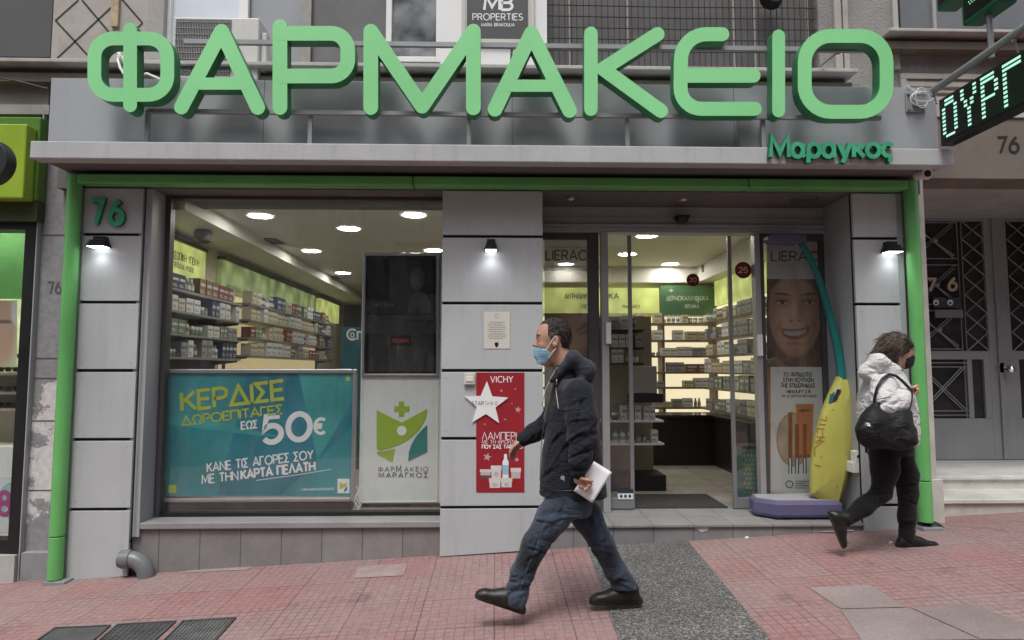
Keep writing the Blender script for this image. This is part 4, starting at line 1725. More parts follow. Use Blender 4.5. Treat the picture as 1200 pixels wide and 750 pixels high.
# ---------------------------------------------------------------- display window
ZWB, ZWT = fz(603, YW_), ZS - .004
xw0, xw1 = fx(190, YW_), fx(517, 0) + .03
win = MB()
win.box(xw0 + .035, xw1, YW_, YW_ + .008, ZWB + .02, ZWT - .02)
wo_ = win.build('display_window', M_GLASS, shop)
mb = MB()
mb.box(xw0 - .002, xw0 + .035, YW_ - .03, YW_ + .05, ZWB, ZWT)
mb.box(xw0 + .036, xw1, YW_ - .02, YW_ + .05, ZWT - .025, ZWT)
mb.build('window_frame', M_FRAMED, wo_, bevel=.003)
mb = MB()
mb.box(xw0 + .036, xw1, YW_ - .02, YW_ + .05, ZWB, ZWB + .035)
mb.build('bottom_frame', M_BLACK, wo_, bevel=.003)
# sill and tiled base
mb = MB()
mb.box(xr, xw1, .02, YW_ + .1, ZWB - .05, ZWB - .001)
mb.build('sill', mat('sill_stone', (0.27, 0.27, 0.27), rough=0.4, var=0.1, dirt=.25), shop, bevel=.006)
mb = MB()
zt_ = ZWB - .051
xa, xb = fx(159.5), fx(517) + .003
mb.prism([(xa, zt_), (xb, zt_), (xb, gz(xb, 0) - .1), (xa, gz(xa, 0) - .1)], .05, .3)
mb.build('tiled_base', M_TILE, shop)

# ---------------------------------------------------------------- entrance
stp = thing('entrance_step', (2, 0, ZF), 'low grey tiled step in front of the sliding doors', 'step')
xs0, xs1 = fx(636.5) + .002, fx(1006.5) + .45
mb = MB()
mb.box(xs0, xs1, .012, .9, ZF - .022, ZF)
mb.build('tread', M_STEP, stp, bevel=.004)
mb = MB()
mb.prism([(xs0, ZF - .0225), (xs1, ZF - .0225), (xs1, gz(xs1, 0) - .1), (xs0, gz(xs0, 0) - .1)], .03, .5)
mb.build('riser', M_STEPR, stp)
mb = MB()
cx_ = P(821, 616, .012)
mb.prism([(cx_.x - .075, ZF - .022), (cx_.x + .075, ZF - .022), (cx_.x + .06, ZF - .05), (cx_.x + .01, ZF - .065), (cx_.x - .02, ZF - .04)], .026, .0295)
mb.build('chipped_tile', mat('raw_mortar', (0.55, 0.54, 0.52), rough=.9, var=.2, vs=30), stp)

# header over the doors
zh0, zh1 = fz(272, YE), ZS
mb = MB()
xe0, xe1 = fx(637) + .002, fx(968, YE) + .05
mb.box(xe0, xe1, YE - .02, YE + .12, zh0, fz(262, YE))
mb.box(xe0, xe1, YE + .01, YE + .12, fz(262, YE) + .001, zh1)
hd = mb.build('door_header', M_FASCIA, shop, bevel=.003)
mb = MB()
for v in (256, 268):
    z = fz(v, YE)
    mb.box(xe0, xe1, YE - .026, YE - .0205, z - .004, z + .004)
mb.build('header_strip', M_ALU, hd)
# frame posts
for posts, top in (((690, 703), (fx(637) + .002, fx(690, YE))), ((893, 899), (fx(899, YE), fx(966, YE)))):
    mb = MB()
    mb.box(fx(posts[0], YE, 434), fx(posts[1], YE, 434), YE, YE + .05, ZF, zh0)
    mb.box(top[0], top[1], YE + .002, YE + .05, fz(280, YE), zh0)
    if posts[0] > 800:
        mb.box(fx(966, YE, 434), fx(972, YE, 434), YE, YE + .05, ZF, zh0)
    mb.build('side_frame', M_FRAMED, shop, bevel=.004)
for u0, u1 in ((705, 713.5), (886.5, 893)):
    mb = MB()
    mb.box(fx(u0, YE, 434), fx(u1, YE, 434), YE - .03, YE + .06, ZF, zh0)
    mb.build('door_post', mat('post_grey', (0.40, 0.405, 0.415), rough=0.35, metal=.3), shop, bevel=.004)
# side glazing
for u0, u1 in ((636.5, 690), (899, 966)):
    mb = MB()
    mb.box(fx(u0, YE) if u0 > 640 else fx(637) + .002, fx(u1, YE), YE + .02, YE + .028, ZF, fz(279, YE))
    mb.build('side_glass', M_GLASSD, shop)
# sliding door leaves
for u0, u1, stile in ((713.5, 741.5, 1), (855.5, 886.5, 0)):
    x0, x1 = fx(u0, YE + .08), fx(u1, YE + .08)
    z0, z1 = ZF + .012, zh0 - .01
    mb = MB()
    y0, y1 = YE + .065, YE + .095
    if stile:
        mb.box(x1 - .035, x1, y0, y1, z0, z1)
        mb.box(x0, x1 - .0355, y0, y1, z0, z0 + .09)
    else:
        mb.box(x0, x0 + .035, y0, y1, z0, z1)
        mb.box(x0 + .0355, x1, y0, y1, z0, z0 + .09)
    o = mb.build('sliding_door', M_FRAME, shop, bevel=.003)
    mb = MB()
    mb.box(x0 + .001, x1 - .001, YE + .078, YE + .084, z0 + .09, z1)
    mb.build('pane', M_GLASSD, o)
for a, b, va, vb in ((710.5, 716.5, 403, 378), (889, 894.5, 417, 392)):
    mb = MB()
    mb.box(fx(a, YE - .05), fx(b, YE - .05), YE - .06, YE - .031, fz(va, YE), fz(vb, YE))
    mb.build('door_lock', M_WHITE, shop, bevel=.003)
# small round motion sensor above the doors
t = thing('door_sensor', P(798, 260, YE), 'small black dome sensor above the sliding doors', 'sensor')
c = P(798, 257, YE - .05)
mb = MB()
mb.lathe([(.002, -.055), (.03, -.05), (.052, -.028), (.06, 0), (.06, .008)], (c.x, YE - .085, c.z), 20)
mb.build('dome', M_BLACK, t, smooth=True)
mb = MB()
mb.box(c.x - .062, c.x + .062, YE - .14, YE - .021, c.z + .0085, c.z + .02)
mb.build('base', M_BLACK, t)
# soffit fittings: recessed spots (unlit) and a dark round detector
for u, v in ((669, 226), (801, 226)):
    c = P(u, v, 0.22)
    t = thing('soffit_spot', (c.x, .22, ZS), 'small recessed silver spot in the soffit over the ' + ('left side glass beside the pillar' if u < 700 else 'sliding doors'), 'spot light')
    mb = MB()
    mb.tube([(c.x, .22, ZS + .001), (c.x, .22, ZS - .008)], .045, 20)
    mb.build('ring', M_ALU, t, smooth=True)
    mb = MB()
    mb.lathe([(.002, -.022), (.018, -.018), (.026, -.009)], (c.x, .22, ZS), 16)
    mb.build('bulb', mat('spot_glass', (0.7, 0.7, 0.68), rough=0.1), t, smooth=True)
c = P(943, 227, .2)
t = thing('ceiling_detector', (c.x, .2, ZS), 'flat dark round fitting in the soffit near the right pillar', 'detector')
mb = MB()
mb.tube([(c.x, .2, ZS + .001), (c.x, .2, ZS - .02)], [.12, .105], 24)
mb.build('casing', M_FRAMED, t, smooth=True)

# door mat
t = thing('door_mat', (1.6, .9, ZF), 'dark grey ribbed door mat just inside the sliding doors', 'mat')
mb = MB()
xm0, xm1 = fx(741, .62, 588), P(853, 589, .62).x
mb.box(xm0, xm1, .62, 1.22, ZF + .001, ZF + .014)
for k in range(22):
    y = .635 + k * .0265
    mb.box(xm0 + .015, xm1 - .015, y, y + .014, ZF + .0145, ZF + .018)
mb.build('pile', mat('mat_grey', (0.055, 0.055, 0.055), rough=.95, var=.2, vs=20), t)

# ================================================================== SHOP INTERIOR
mb = MB()
mb.box(-3.45, 3.45, .55, 9.0, ZF - .06, ZF - .001)
tag(mb.build('shop_floor', M_FLOOR), kind='structure')
ZC = 3.0
mb = MB()
mb.box(-3.45, 3.45, .301, 9.0, ZC, ZC + .1)
mb.box(-3.30, -2.72, .36, 8.9, 2.86, ZC - .001)
mb.box(-.2, 3.3, 4.28, 4.45, 2.76, ZC - .001)
mb.box(3.02, 3.3, 1.2, 4.279, 2.76, ZC - .001)
tag(mb.build('shop_ceiling', M_CEIL), kind='structure')
t = thing('shop_walls', (0, 4, 0), 'cream painted inner walls of the lit pharmacy behind its glass front', 'wall')
mb = MB()
mb.box(-3.45, -3.31, .3, 9.0, -.5, ZC)
mb.build('left_wall', M_CREAM, t)
mb = MB()
mb.box(3.31, 3.45, .72, 9.0, -.5, ZC)
mb.build('right_wall', M_CREAM, t)
mb = MB()
mb.box(-3.309, 3.309, 8.9, 9.0, -.5, ZC)
mb.build('rear_wall', mat('rear_dark', (0.10, 0.09, 0.085), rough=.7), t)
mb = MB()
mb.box(.55, 3.309, 4.45, 4.6, ZF, ZC - .001)
mb.build('partition', M_CREAM, t)

# ceiling downlights
dl0 = None
for u, v in ((305, 253), (485, 252), (409, 268), (508, 293.5), (365, 294), (402, 320), (408, 347), (330, 330), (758, 276.5), (735, 298), (785.5, 309.5), (719, 315), (663, 309.5)):
    d = ray(u, v)
    t_ = (ZC - .004 - CAM.z) / d.z
    c = CAM + d * t_
    if u == 330:
        c.x = -2.2
    if dl0 is None:
        r_ = thing('ceiling_downlight', c, 'round white downlight glowing in the pharmacy ceiling', 'ceiling light', 'downlights in the pharmacy ceiling')
        mb = MB()
        mb.disc(c, .115, 'z', 28)
        a = mb.build('lamp', M_LAMP, r_)
        mb = MB()
        mb.lathe([(.118, -.004), (.135, -.008), (.137, .003)], c, 28)
        mb.f = mb.f[:-2]
        mb.m = mb.m[:-2]
        b_ = mb.build('ring', M_WHITE, r_)
        dl0 = (r_, a, b_)
    else:
        r_ = dl0[0].copy()
        COL.objects.link(r_)
        for q in dl0[1:]:
            q2 = q.copy()
            COL.objects.link(q2)
            q2.parent = r_
        r_.location = c
for u, v, nm_ in ((312, 282.5, 'near'), (384, 325, 'far')):
    d = ray(u, v)
    c = CAM + d * ((ZC - .003 - CAM.z) / d.z)
    t = thing('air_vent', c, 'dark square vent in the ceiling, %s' % ('nearer the window' if nm_ == 'near' else 'deeper inside the shop'), 'vent')
    mb = MB()
    mb.box(c.x - .17, c.x + .17, c.y - .17, c.y + .17, ZC - .014, ZC - .001)
    for k in range(5):
        mb.box(c.x - .15, c.x + .15, c.y - .14 + k * .06, c.y - .11 + k * .06, ZC - .02, ZC - .0145)
    mb.build('grille', M_FRAMED, t)
# wall camera / speaker under the bulkhead
for pt, lab in ((P(238, 277, 1.2), 'dark wedge loudspeaker high on the left shop wall behind the window'), (P(829, 315, 4.0), 'dark round loudspeaker on the far wall above the green sign')):
    t = thing('loudspeaker', pt, lab, 'loudspeaker')
    mb = MB()
    mb.lathe([(.03, -.07), (.08, -.05), (.09, .04), (.05, .08)], pt, 14)
    mb.build('casing', M_FRAMED, t, smooth=True, bevel=.01)

# illuminated category signs
M_LB1 = emat('lightbox_lime', (0.60, 0.66, 0.20), 0.52, .35, 5)
M_LB2 = emat('lightbox_green', (0.34, 0.42, 0.16), 0.36, .6, 4)
M_LBD = mat('header_dark_green', (0.06, 0.12, 0.06), rough=.45, var=.25, vs=3)
M_TXT = mat('sign_ink', (0.05, 0.06, 0.02), rough=.5)


def xplane_tf(X):
    def tf(a, b, out):
        return (X + out, a, b)
    return tf


def lightbox(y0, y1, m, label, txt=None, z0=2.40, z1=2.77):
    t = thing('category_sign', (-3.26, (y0 + y1) / 2, 2.5), label, 'sign', 'lit category signs inside the pharmacy')
    mb = MB()
    mb.box(-3.309, -3.25, y0, y1, z0, z1)
    mb.build('panel', m, t)
    mb = MB()
    mb.box(-3.309, -3.22, y0, y1, z1 + .001, z1 + .035)
    mb.build('frame', M_FRAMED, t)
    if txt:
        mb = MB()
        for s, za, cap, ya, yb in txt:
            text(mb, s, (ya, za), (yb, za), cap, xplane_tf(-3.248), weight=.07)
        mb.build('lettering', M_TXT, t)


lightbox(.62, 1.98, M_LB1, 'bright lime lit sign ΠΡΟΣΩΠΙΚΗ ΥΓΙΕΙΝΗ over the nearest left shelves',
         [('ΠΡΟΣΩΠΙΚΗ ΥΓΙΕΙΝΗ', 2.585, .075, 1.12, 1.82), ('PERSONAL HYGIENE', 2.50, .05, 1.28, 1.70)])
lightbox(2.42, 4.05, M_LB2, 'mottled green lit sign in the middle of the left shop wall', [('ΦΡΟΝΤΙΔΑ', 2.43, .06, 2.55, 3.0), ('ΠΑΙΔΙ', 2.43, .06, 3.15, 3.5)])
lightbox(4.12, 6.4, M_LB2, 'long dim green lit sign further back on the left shop wall')
lightbox(6.7, 8.2, M_LB1, 'small lime lit sign at the far end of the left shop wall')


def back_sign(u0, u1, v0, v1, m, label, txt, Y=4.25):
    c = P((u0 + u1) / 2, v1, Y)
    t = thing('category_sign', c, label, 'sign', 'lit category signs inside the pharmacy')
    mb = MB()
    mb.box(fx(u0, Y, 350), fx(u1, Y, 350), Y, Y + .05, fz(v1, Y), fz(v0, Y))
    mb.build('panel', m, t)
    mb = MB()
    for s, a, b, v, cap in txt:
        word(mb, s, a, v, b, v, cap, Y - .003, weight=.085)
    mb.build('lettering', M_TXT if m is not M_LBD else mat('sign_pale', (0.35, 0.40, 0.33), rough=.5), t)


back_sign(618, 772.5, 337, 366.5, M_LB1, 'long lime lit sign on the back wall seen through the entrance', [('ΑΝΤΗΛΙΑΚΑ', 662, 692, 350, 6), ('VICHY', 681, 697, 361.5, 5), ('ΚΑ', 714, 725, 350, 6), ('PHARMACY', 730, 750, 361, 3.6)])
back_sign(773.5, 846, 334, 369, M_LBD, 'dark green sign with pale crosses on the back wall beside the lime one', [('ΔΕΡΜΟΚΑΛΛΥΝΤΙΚΑ', 781, 830, 352, 5), ('+', 814, 822, 357, 12), ('+', 784, 789, 344, 7), ('+', 835, 840, 341, 7), ('ΒΡΕΦΙΚΑ', 803, 819, 361, 4)])
t = thing('category_sign', (3.27, 2.7, 2.5), 'lime lit sign on the right inner wall behind the right sliding door', 'sign', 'lit category signs inside the pharmacy')
mb = MB()
mb.box(3.25, 3.309, 1.3, 4.2, 2.40, 2.755)
mb.build('panel', M_LB1, t)

# ---------------------------------------------------------------- shelving
M_SHELF = mat('shelf_metal', (0.30, 0.29, 0.26), rough=.4, metal=.3)
M_SHELFB = mat('shelf_brown', (0.16, 0.11, 0.07), rough=.5)
M_SHB = emat('shelf_backlight', (1.0, 0.88, 0.58), 0.62)
shelves = []          # (things that can stand on a shelf: origin, axis, length, depth, clear height, facing)


def shelf_unit_x(y0, y1, zs, label, back):
    """unit along the left wall, facing +x"""
    t = thing('shelf_unit', (-3.1, (y0 + y1) / 2, ZF), label, 'shelves', 'wall shelves inside the pharmacy')
    mb = MB()
    mb.box(-3.309, -3.28, y0, y1, ZF, 2.38)
    mb.build('back_panel', back, t)
    for z in zs:
        mb = MB()
        mb.box(-3.279, -2.95, y0, y1, z - .022, z)
        mb.build('shelf', M_SHELF, t)
    mb = MB()
    for y in (y0 + .01, y1 - .03):
        mb.box(-3.275, -3.24, y, y + .02, ZF, 2.38)
        for z in zs:
            mb.prism([(-3.27, z - .023), (-2.98, z - .023), (-2.98, z - .04), (-3.27, z - .075)], y + .004, y + .014)
    mb.build('bracket', M_FRAMED, t)
    return t


ZA = [2.215, 2.015, 1.80, 1.585, 1.37, 1.1, .8, .5]
shelf_unit_x(.62, 2.30, ZA, 'nearest shelf unit on the left wall behind the window', mat('unit_dark', (0.05, 0.045, 0.04), rough=.6))
shelf_unit_x(2.55, 6.6, [z + .05 for z in ZA], 'long shelf unit further along the left wall', emat('unit_cream', (0.9, 0.72, 0.38), .35))

back = thing('shelf_unit', (2.3, 4.3, ZF), 'glowing cream backlit shelves on the back wall seen through the doors', 'shelves', 'wall shelves inside the pharmacy')
Yb = 4.25
ZBK = [fz(v, Yb) for v in (379, 398.6, 417, 436, 453.6, 477)]
xb0, xb1 = fx(742, Yb), fx(838, Yb)
mb = MB()
mb.box(.6, 3.30, Yb + .15, Yb + .19, ZF, fz(370, Yb))
mb.build('back_panel', M_SHB, back)
for z in ZBK:
    mb = MB()
    mb.box(.62, 3.28, Yb - .15, Yb + .149, z - .025, z)
    mb.build('shelf', M_SHELFB, back)
mb = MB()
for u in (742, 775.5, 836):
    x = fx(u, Yb)
    mb.box(x - .02, x + .02, Yb - .12, Yb + .148, ZF, fz(370, Yb))
mb.build('upright', M_SHELFB, back)
rgt = thing('shelf_unit', (3.15, 3, ZF), 'backlit shelves on the right inner wall behind the right sliding door', 'shelves', 'wall shelves inside the pharmacy')
mb = MB()
mb.box(3.27, 3.309, 1.3, 4.2, ZF, 2.38)
mb.build('back_panel', M_SHB, rgt)
for z in ZBK:
    mb = MB()
    mb.box(2.98, 3.269, 1.3, 4.05, z - .022, z)
    mb.build('shelf', M_SHELFB, rgt)

# counter
t = thing('shop_counter', (2.4, 3.4, ZF), 'black service counter in front of the backlit shelves', 'counter')
mb = MB()
mb.box(1.75, 3.2, 3.2, 3.7, ZF, .84)
mb.box(2.85, 3.2, 1.9, 3.199, ZF, .84)
mb.build('body', mat('counter_black', (0.018, 0.017, 0.016), rough=.35), t)
mb = MB()
mb.box(1.72, 3.2, 3.15, 3.72, .841, .87)
mb.box(2.82, 3.2, 1.88, 3.149, .841, .87)
mb.build('top', mat('counter_top', (0.03, 0.03, 0.03), rough=.12, spec=.6), t, bevel=.004)

# gondola left of the doorway
gx0, gx1 = fx(713, 1.6), fx(772, 1.6)
t = thing('shelf_unit', ((gx0 + gx1) / 2, 1.8, ZF), 'low dark display unit with white shelves just inside the left sliding door', 'shelves')
mb = MB()
mb.box(gx0 - .5, gx1 - .02, 1.82, 1.86, ZF, 2.05)
mb.build('back_panel', mat('gondola_back', (0.34, 0.31, 0.24), rough=.6), t)
mb = MB()
mb.box(gx0 - .5, gx1 + .02, 1.45, 1.86, ZF, ZF + .16)
mb.build('base', M_BLACK, t)
GZ = [fz(493, 1.5), fz(520, 1.5), fz(425, 1.5), fz(407, 1.5), fz(386, 1.5)]
for z in GZ:
    mb = MB()
    mb.box(gx0 - .5, gx1 + (.02 if z < 1.5 else -.18), 1.5, 1.819, z - .02, z)
    mb.build('shelf', M_WHITE if z < 1.5 else M_BLACK, t)
# monitor on the display unit
c0, c1 = P(741, 429, 1.44), P(770, 461, 1.44)
t = thing('till_screen', (c0.x, 1.45, c1.z), 'grey back of a till screen on a black stand left of the doorway', 'screen')
mb = MB()
mb.box(c0.x, c1.x, 1.43, 1.48, c1.z, c0.z)
mb.build('casing', mat('screen_grey', (0.30, 0.29, 0.27), rough=.45), t, bevel=.008)
mb = MB()
mb.box(c0.x - .05, c1.x + .06, 1.42, 1.499, fz(472, 1.44), c1.z - .001)
mb.build('stand', M_BLACK, t, bevel=.004)

# ---------------------------------------------------------------- products: one object each
TINT = {'white': (0.62, 0.62, 0.60), 'cream': (0.55, 0.49, 0.36), 'grey': (0.30, 0.30, 0.31), 'red': (0.22, 0.06, 0.05), 'green': (0.16, 0.22, 0.15),
        'navy': (0.035, 0.05, 0.10), 'brown': (0.20, 0.12, 0.07), 'teal': (0.03, 0.17, 0.17)}
proto = {}


def product_mesh(kind, colname):
    key = (kind, colname)
    if key in proto:
        return proto[key]
    c = TINT[colname]
    m0 = mat('pack_' + colname, c, rough=.5, var=.08, vs=9)
    m1 = mat('print_on_' + colname, [min(1, x * .35 + .02) for x in c] if colname in ('white', 'cream', 'grey') else (0.55, 0.53, 0.48), rough=.5)
    mb = MB()
    if kind == 'carton':
        mb.box(-.5, .5, -.5, .5, 0, 1)
        mb.box(-.42, .42, -.506, -.5005, .55, .72, 1)
        mb.box(-.42, .1, -.506, -.5005, .25, .31, 1)
        mb.box(-.42, .25, -.506, -.5005, .14, .19, 1)
    elif kind == 'bottle':
        mb.lathe([(.42, 0), (.48, .03), (.48, .62), (.40, .72), (.2, .78)], (0, 0, 0), 12)
        mb.lathe([(.26, .781), (.26, .97), (.22, 1.0)], (0, 0, 0), 10, 1)
        mb.lathe([(.487, .2), (.487, .5)], (0, 0, 0), 12, 1)
    elif kind == 'jar':
        mb.lathe([(.44, 0), (.5, .08), (.5, .6), (.45, .66)], (0, 0, 0), 14)
        mb.lathe([(.5, .661), (.5, .95), (.46, 1.0)], (0, 0, 0), 14, 1)
    o = mb.build('product_' + kind, [m0, m1], smooth=(kind != 'carton'))
    me = o.data
    bpy.data.objects.remove(o)
    proto[key] = me
    return me


def product(kind, colname, loc, size, rz, where, group):
    o = bpy.data.objects.new('product_' + kind, product_mesh(kind, colname))
    COL.objects.link(o)
    o.location = loc
    o.scale = size
    o.rotation_euler = (0, 0, rz)
    tag(o, '%s %s %s' % (colname, {'carton': 'product carton', 'bottle': 'capped bottle', 'jar': 'lidded jar'}[kind], where), kind, group)


rnd = random.Random(3)


def fill(a, b, z, maxh, rz, where, group, dens=1.0, pal=('white', 'white', 'white', 'cream', 'cream', 'grey', 'red', 'brown', 'green', 'navy'), depth=.10, hk=(.45, .95), wk=(.05, .11)):
    """products side by side from a to b (xy pairs), standing at height z"""
    L = math.hypot(b[0] - a[0], b[1] - a[1])
    ex, ey = (b[0] - a[0]) / L, (b[1] - a[1]) / L
    s = .02
    while True:
        kind = rnd.choice(['carton', 'carton', 'carton', 'bottle', 'jar'])
        col = rnd.choice(pal)
        n = rnd.choice((1, 2, 2, 3))
        h = maxh * rnd.uniform(*hk)
        wd = rnd.uniform(*wk) if kind == 'carton' else rnd.uniform(.05, .075)
        if kind == 'jar':
            h *= .6
        for _ in range(n):
            if s + wd > L - .01:
                return
            if rnd.random() < dens:
                x, y = a[0] + ex * (s + wd / 2), a[1] + ey * (s + wd / 2)
                product(kind, col, (x, y, z + .001), (wd * .95, depth if kind == 'carton' else wd * .95, h), rz + rnd.uniform(-.05, .05), where, group)
            s += wd + rnd.uniform(.002, .012)
        s += rnd.uniform(.0, .03)


NAME = ['top', 'second', 'third', 'fourth', 'fifth', 'lowest']
GA = 'products on the nearest left wall shelves'
for k, z in enumerate(ZA[:4]):
    fill((-3.02, .66), (-3.02, 2.26), z, .19, R(90), 'on the %s shelf of the nearest left unit' % NAME[k], GA, depth=.12, hk=(.6, .95), wk=(.08, .15))
GB = 'products on the long left wall shelves'
for k, z in enumerate(ZA[:4]):
    fill((-3.02, 2.6), (-3.02, 6.5), z + .05, .19, R(90), 'on the %s shelf of the long left unit' % NAME[k], GB, depth=.12, hk=(.65, .98), wk=(.10, .2), pal=('white', 'cream', 'white', 'grey', 'brown', 'red', 'cream', 'navy', 'cream', 'white', 'green'))
GC = 'products on the backlit back wall shelves'
for k, z in enumerate(ZBK):
    fill((fx(744, Yb - .07), Yb - .07), (fx(836, Yb - .07), Yb - .07), z, .19, 0, 'on the %s backlit shelf of the back wall' % NAME[k], GC, dens=.9, hk=(.4, .8), wk=(.08, .17),
         pal=('white', 'grey', 'cream', 'grey', 'brown', 'teal') if k in (2, 4) else ('white', 'grey', 'cream', 'grey', 'brown'), depth=.12)
GD = 'products on the right inner wall shelves'
for k, z in enumerate(ZBK):
    fill((3.06, 1.9), (3.06, 4.0), z, .2, R(-90), 'on the %s shelf of the right inner wall' % NAME[k], GD, depth=.12, hk=(.6, .95), wk=(.10, .16), pal=('white', 'grey', 'cream', 'green', 'grey'))
GE = 'products on the display unit inside the left door'
for k, z in enumerate(GZ):
    fill((gx0, 1.56), (gx1 + (.0 if z < 1.5 else -.18), 1.56), z, .18, 0, 'on the display unit inside the left sliding door', GE, depth=.1, hk=(.7, .85), wk=(.06, .085), pal=('white', 'white', 'grey') if k != 0 else ('white', 'navy', 'white'))

# stickers and signs hanging inside
for u, v, Y, r, s, lab in ((812, 328, 1.4, 7.6, '20', 'round dark red 20 percent sticker hanging in the doorway'), (871, 316.5, YE + .07, 10, '25', 'larger dark red round 25 sticker on the right sliding door')):
    t = thing('discount_sticker', P(u, v, Y), lab, 'sticker')
    mb = MB()
    c = P(u, v, Y)
    mb.disc(c, r / 760 * (Y + 5.3), 'y', 28, 0, .004)
    mb.build('disc', mat('sticker_red', (0.20, 0.015, 0.02), rough=.5), t)
    mb = MB()
    word(mb, s, u - r * .52, v + r * .3, u + r * .52, v + r * .3, r * .62, Y - .003, weight=.11)
    mb.build('lettering', mat('sticker_pale', (0.62, 0.45, 0.42), rough=.5), t)
mb = MB()
YS = YE + .05
c = P(733, 578, YS)
t = thing('alarm_sticker', c, 'small white and black notice sticker low on the left sliding door', 'sticker')
rectp(mb, 724, 573, 742, 585, YS + .008, 0, 0)
rectp(mb, 724, 573, 742, 578, YS + .008, .001, 1)
for k in range(3):
    ellp(mb, 728 + k * 5, 581.5, 1.6, 2, YS + .008, .001, 1, 10)
mb.build('sheet', [M_PWHITE, mat('sticker_blue', (0.03, 0.035, 0.06), rough=.5)], t, fix=False)
# patterned gift box standing behind the right door
c0, c1 = P(870, 526, .75), P(888, 584, .75)
t = thing('patterned_box', (c0.x, .75, ZF), 'tall box with teal and yellow lattice pattern behind the right sliding door', 'box')
mb = MB()
mb.box(c0.x, c1.x + .02, .75, .95, ZF, c0.z)
for i in range(4):
    for j in range(11):
        x = c0.x + .015 + (c1.x - c0.x - .01) * (i + .5 * (j % 2)) / 3.6
        z = ZF + .03 + j * (c0.z - ZF - .05) / 11
        mb.prism([(x - .017, z), (x, z + .024), (x + .017, z), (x, z - .024)], .747, .7495, 1 if (i + j) % 4 else 2)
mb.build('carton', [mat('gift_teal', (0.06, 0.15, 0.15), rough=.5), mat('gift_pale', (0.16, 0.28, 0.25), rough=.5), mat('gift_yellow', (0.35, 0.25, 0.04), rough=.5)], t)
mb = MB()
mb.box(c0.x - .004, c1.x + .024, .745, .955, c0.z + .001, c0.z + .03)
mb.build('lid', M_BLACK, t)
# teal roll-up deeper inside the window
c0, c1 = P(400, 383, 3.0), P(424, 470, 3.0)
t = thing('teal_stand', (c0.x, 3.0, ZF), 'teal advertising stand with white round lettering deep behind the window', 'stand')
mb = MB()
mb.box(c0.x, c1.x + .3, 3.0, 3.04, ZF, c0.z)
mb.build('panel', mat('stand_teal', (0.02, 0.11, 0.14), rough=.5), t)
mb = MB()
word(mb, 'C', 407, 398, 417, 398, 12, 2.998, weight=.1)
word(mb, 'O', 411, 395, 415, 395, 5, 2.998, weight=.14)
word(mb, 'ΠN', 419, 398, 431, 398, 9, 2.998, weight=.12)
mb.build('lettering', M_PWHITE, t)

# ================================================================== POSTERS AND DISPLAYS
# teal banner in an aluminium snap frame, standing inside the window
Yp = .33
t = thing('framed_banner', P(303, 590, Yp), 'wide teal banner in aluminium frame offering 50€ vouchers, standing in the window', 'banner')
mb = MB()
rectp(mb, 194, 436, 414, 581.5, Yp, 0, 0)
polyp(mb, [(290, 437), (413, 437), (413, 500), (330, 580), (255, 580)], Yp, .0005, 1)
polyp(mb, [(350, 437), (413, 437), (413, 470), (372, 540)], Yp, .001, 2)
polyp(mb, [(196, 487), (250, 492), (300, 505), (340, 513), (300, 510), (240, 503), (196, 497)], Yp, .0008, 2)
mb.build('sheet', [M_TEAL, mat('poster_teal_blue', (0.022, 0.19, 0.255), rough=.35, var=.3, vs=1.6), mat('poster_teal_light', (0.05, 0.32, 0.32), rough=.35, var=.3, vs=2)], t, fix=False)
mb = MB()
YT = Yp - .002
word(mb, 'ΚΕΡΔΙΣΕ', 213.5, 481.5, 333, 467, 21, YT, weight=.10, gap=.16, slant=.06, mi=0)
word(mb, 'ΔΩΡΟΕΠΙΤΑΓΕΣ', 213.5, 498.5, 331, 484.5, 10, YT, weight=.095, gap=.15, slant=.06, mi=0)
word(mb, 'ΕΩΣ', 283, 503, 301.5, 501, 8.2, YT, weight=.11, gap=.16, slant=.08, mi=1)
word(mb, '50', 309, 519, 363.5, 514, 30, YT, weight=.11, gap=.22, slant=.08, mi=1)
word(mb, '€', 368, 508.5, 381, 507.5, 17, YT, weight=.11, slant=.08, mi=1)
word(mb, 'ΚΑΝΕ ΤΙΣ ΑΓΟΡΕΣ ΣΟΥ', 243, 553, 367, 537.5, 9.8, YT, weight=.085, gap=.18, slant=.08, mi=1)
word(mb, 'ΜΕ ΤΗΝ', 237, 567, 279, 562, 9.8, YT, weight=.085, gap=.18, slant=.08, mi=1)
word(mb, 'ΚΑΡΤΑ ΠΕΛΑΤΗ', 283, 561.5, 369, 551, 9.8, YT, weight=.115, gap=.17, slant=.08, mi=1)
word(mb, 'FARMAKEIOMARAGKOS', 354, 575, 391, 574, 2.4, YT, weight=.1, gap=.25, mi=1)
rectp(mb, 197.5, 568.5, 206.5, 578, YT, 0, 0)
rectp(mb, 405, 441.5, 410, 446.5, YT, 0, 0)
stroke(mb, [(300, -563), (345, -557), (388, -550)], .35, plane_tf(YT), mi=1)
rectp(mb, 395.5, 561, 409.5, 578, YT, 0, 1)
polyp(mb, [(398, 565), (402.5, 567.5), (407, 565), (405.5, 570), (398, 573.5)], YT, .001, 0)
polyp(mb, [(407, 569), (407, 574.5), (403, 577), (403.6, 573)], YT, .001, 2)
mb.build('lettering', [M_LIME, M_PWHITE, mat('logo_teal', (0.03, 0.25, 0.24), rough=.5)], t, fix=False)
mb = MB()
x0, x1, z0, z1 = fx(190, Yp - .01), fx(418.5, Yp - .01), fz(587, Yp - .01), fz(432.5, Yp - .01)
frame_box(mb, x0, x1, z0, z1, .035, Yp - .022, Yp + .02)
mb.build('frame', M_ALU, t, bevel=.008)
mb = MB()
mb.box(x0 + .01, x1 - .02, Yp - .03, Yp + .05, ZWB + .036, z0 - .004)
mb.build('stand', M_BLACK, t)

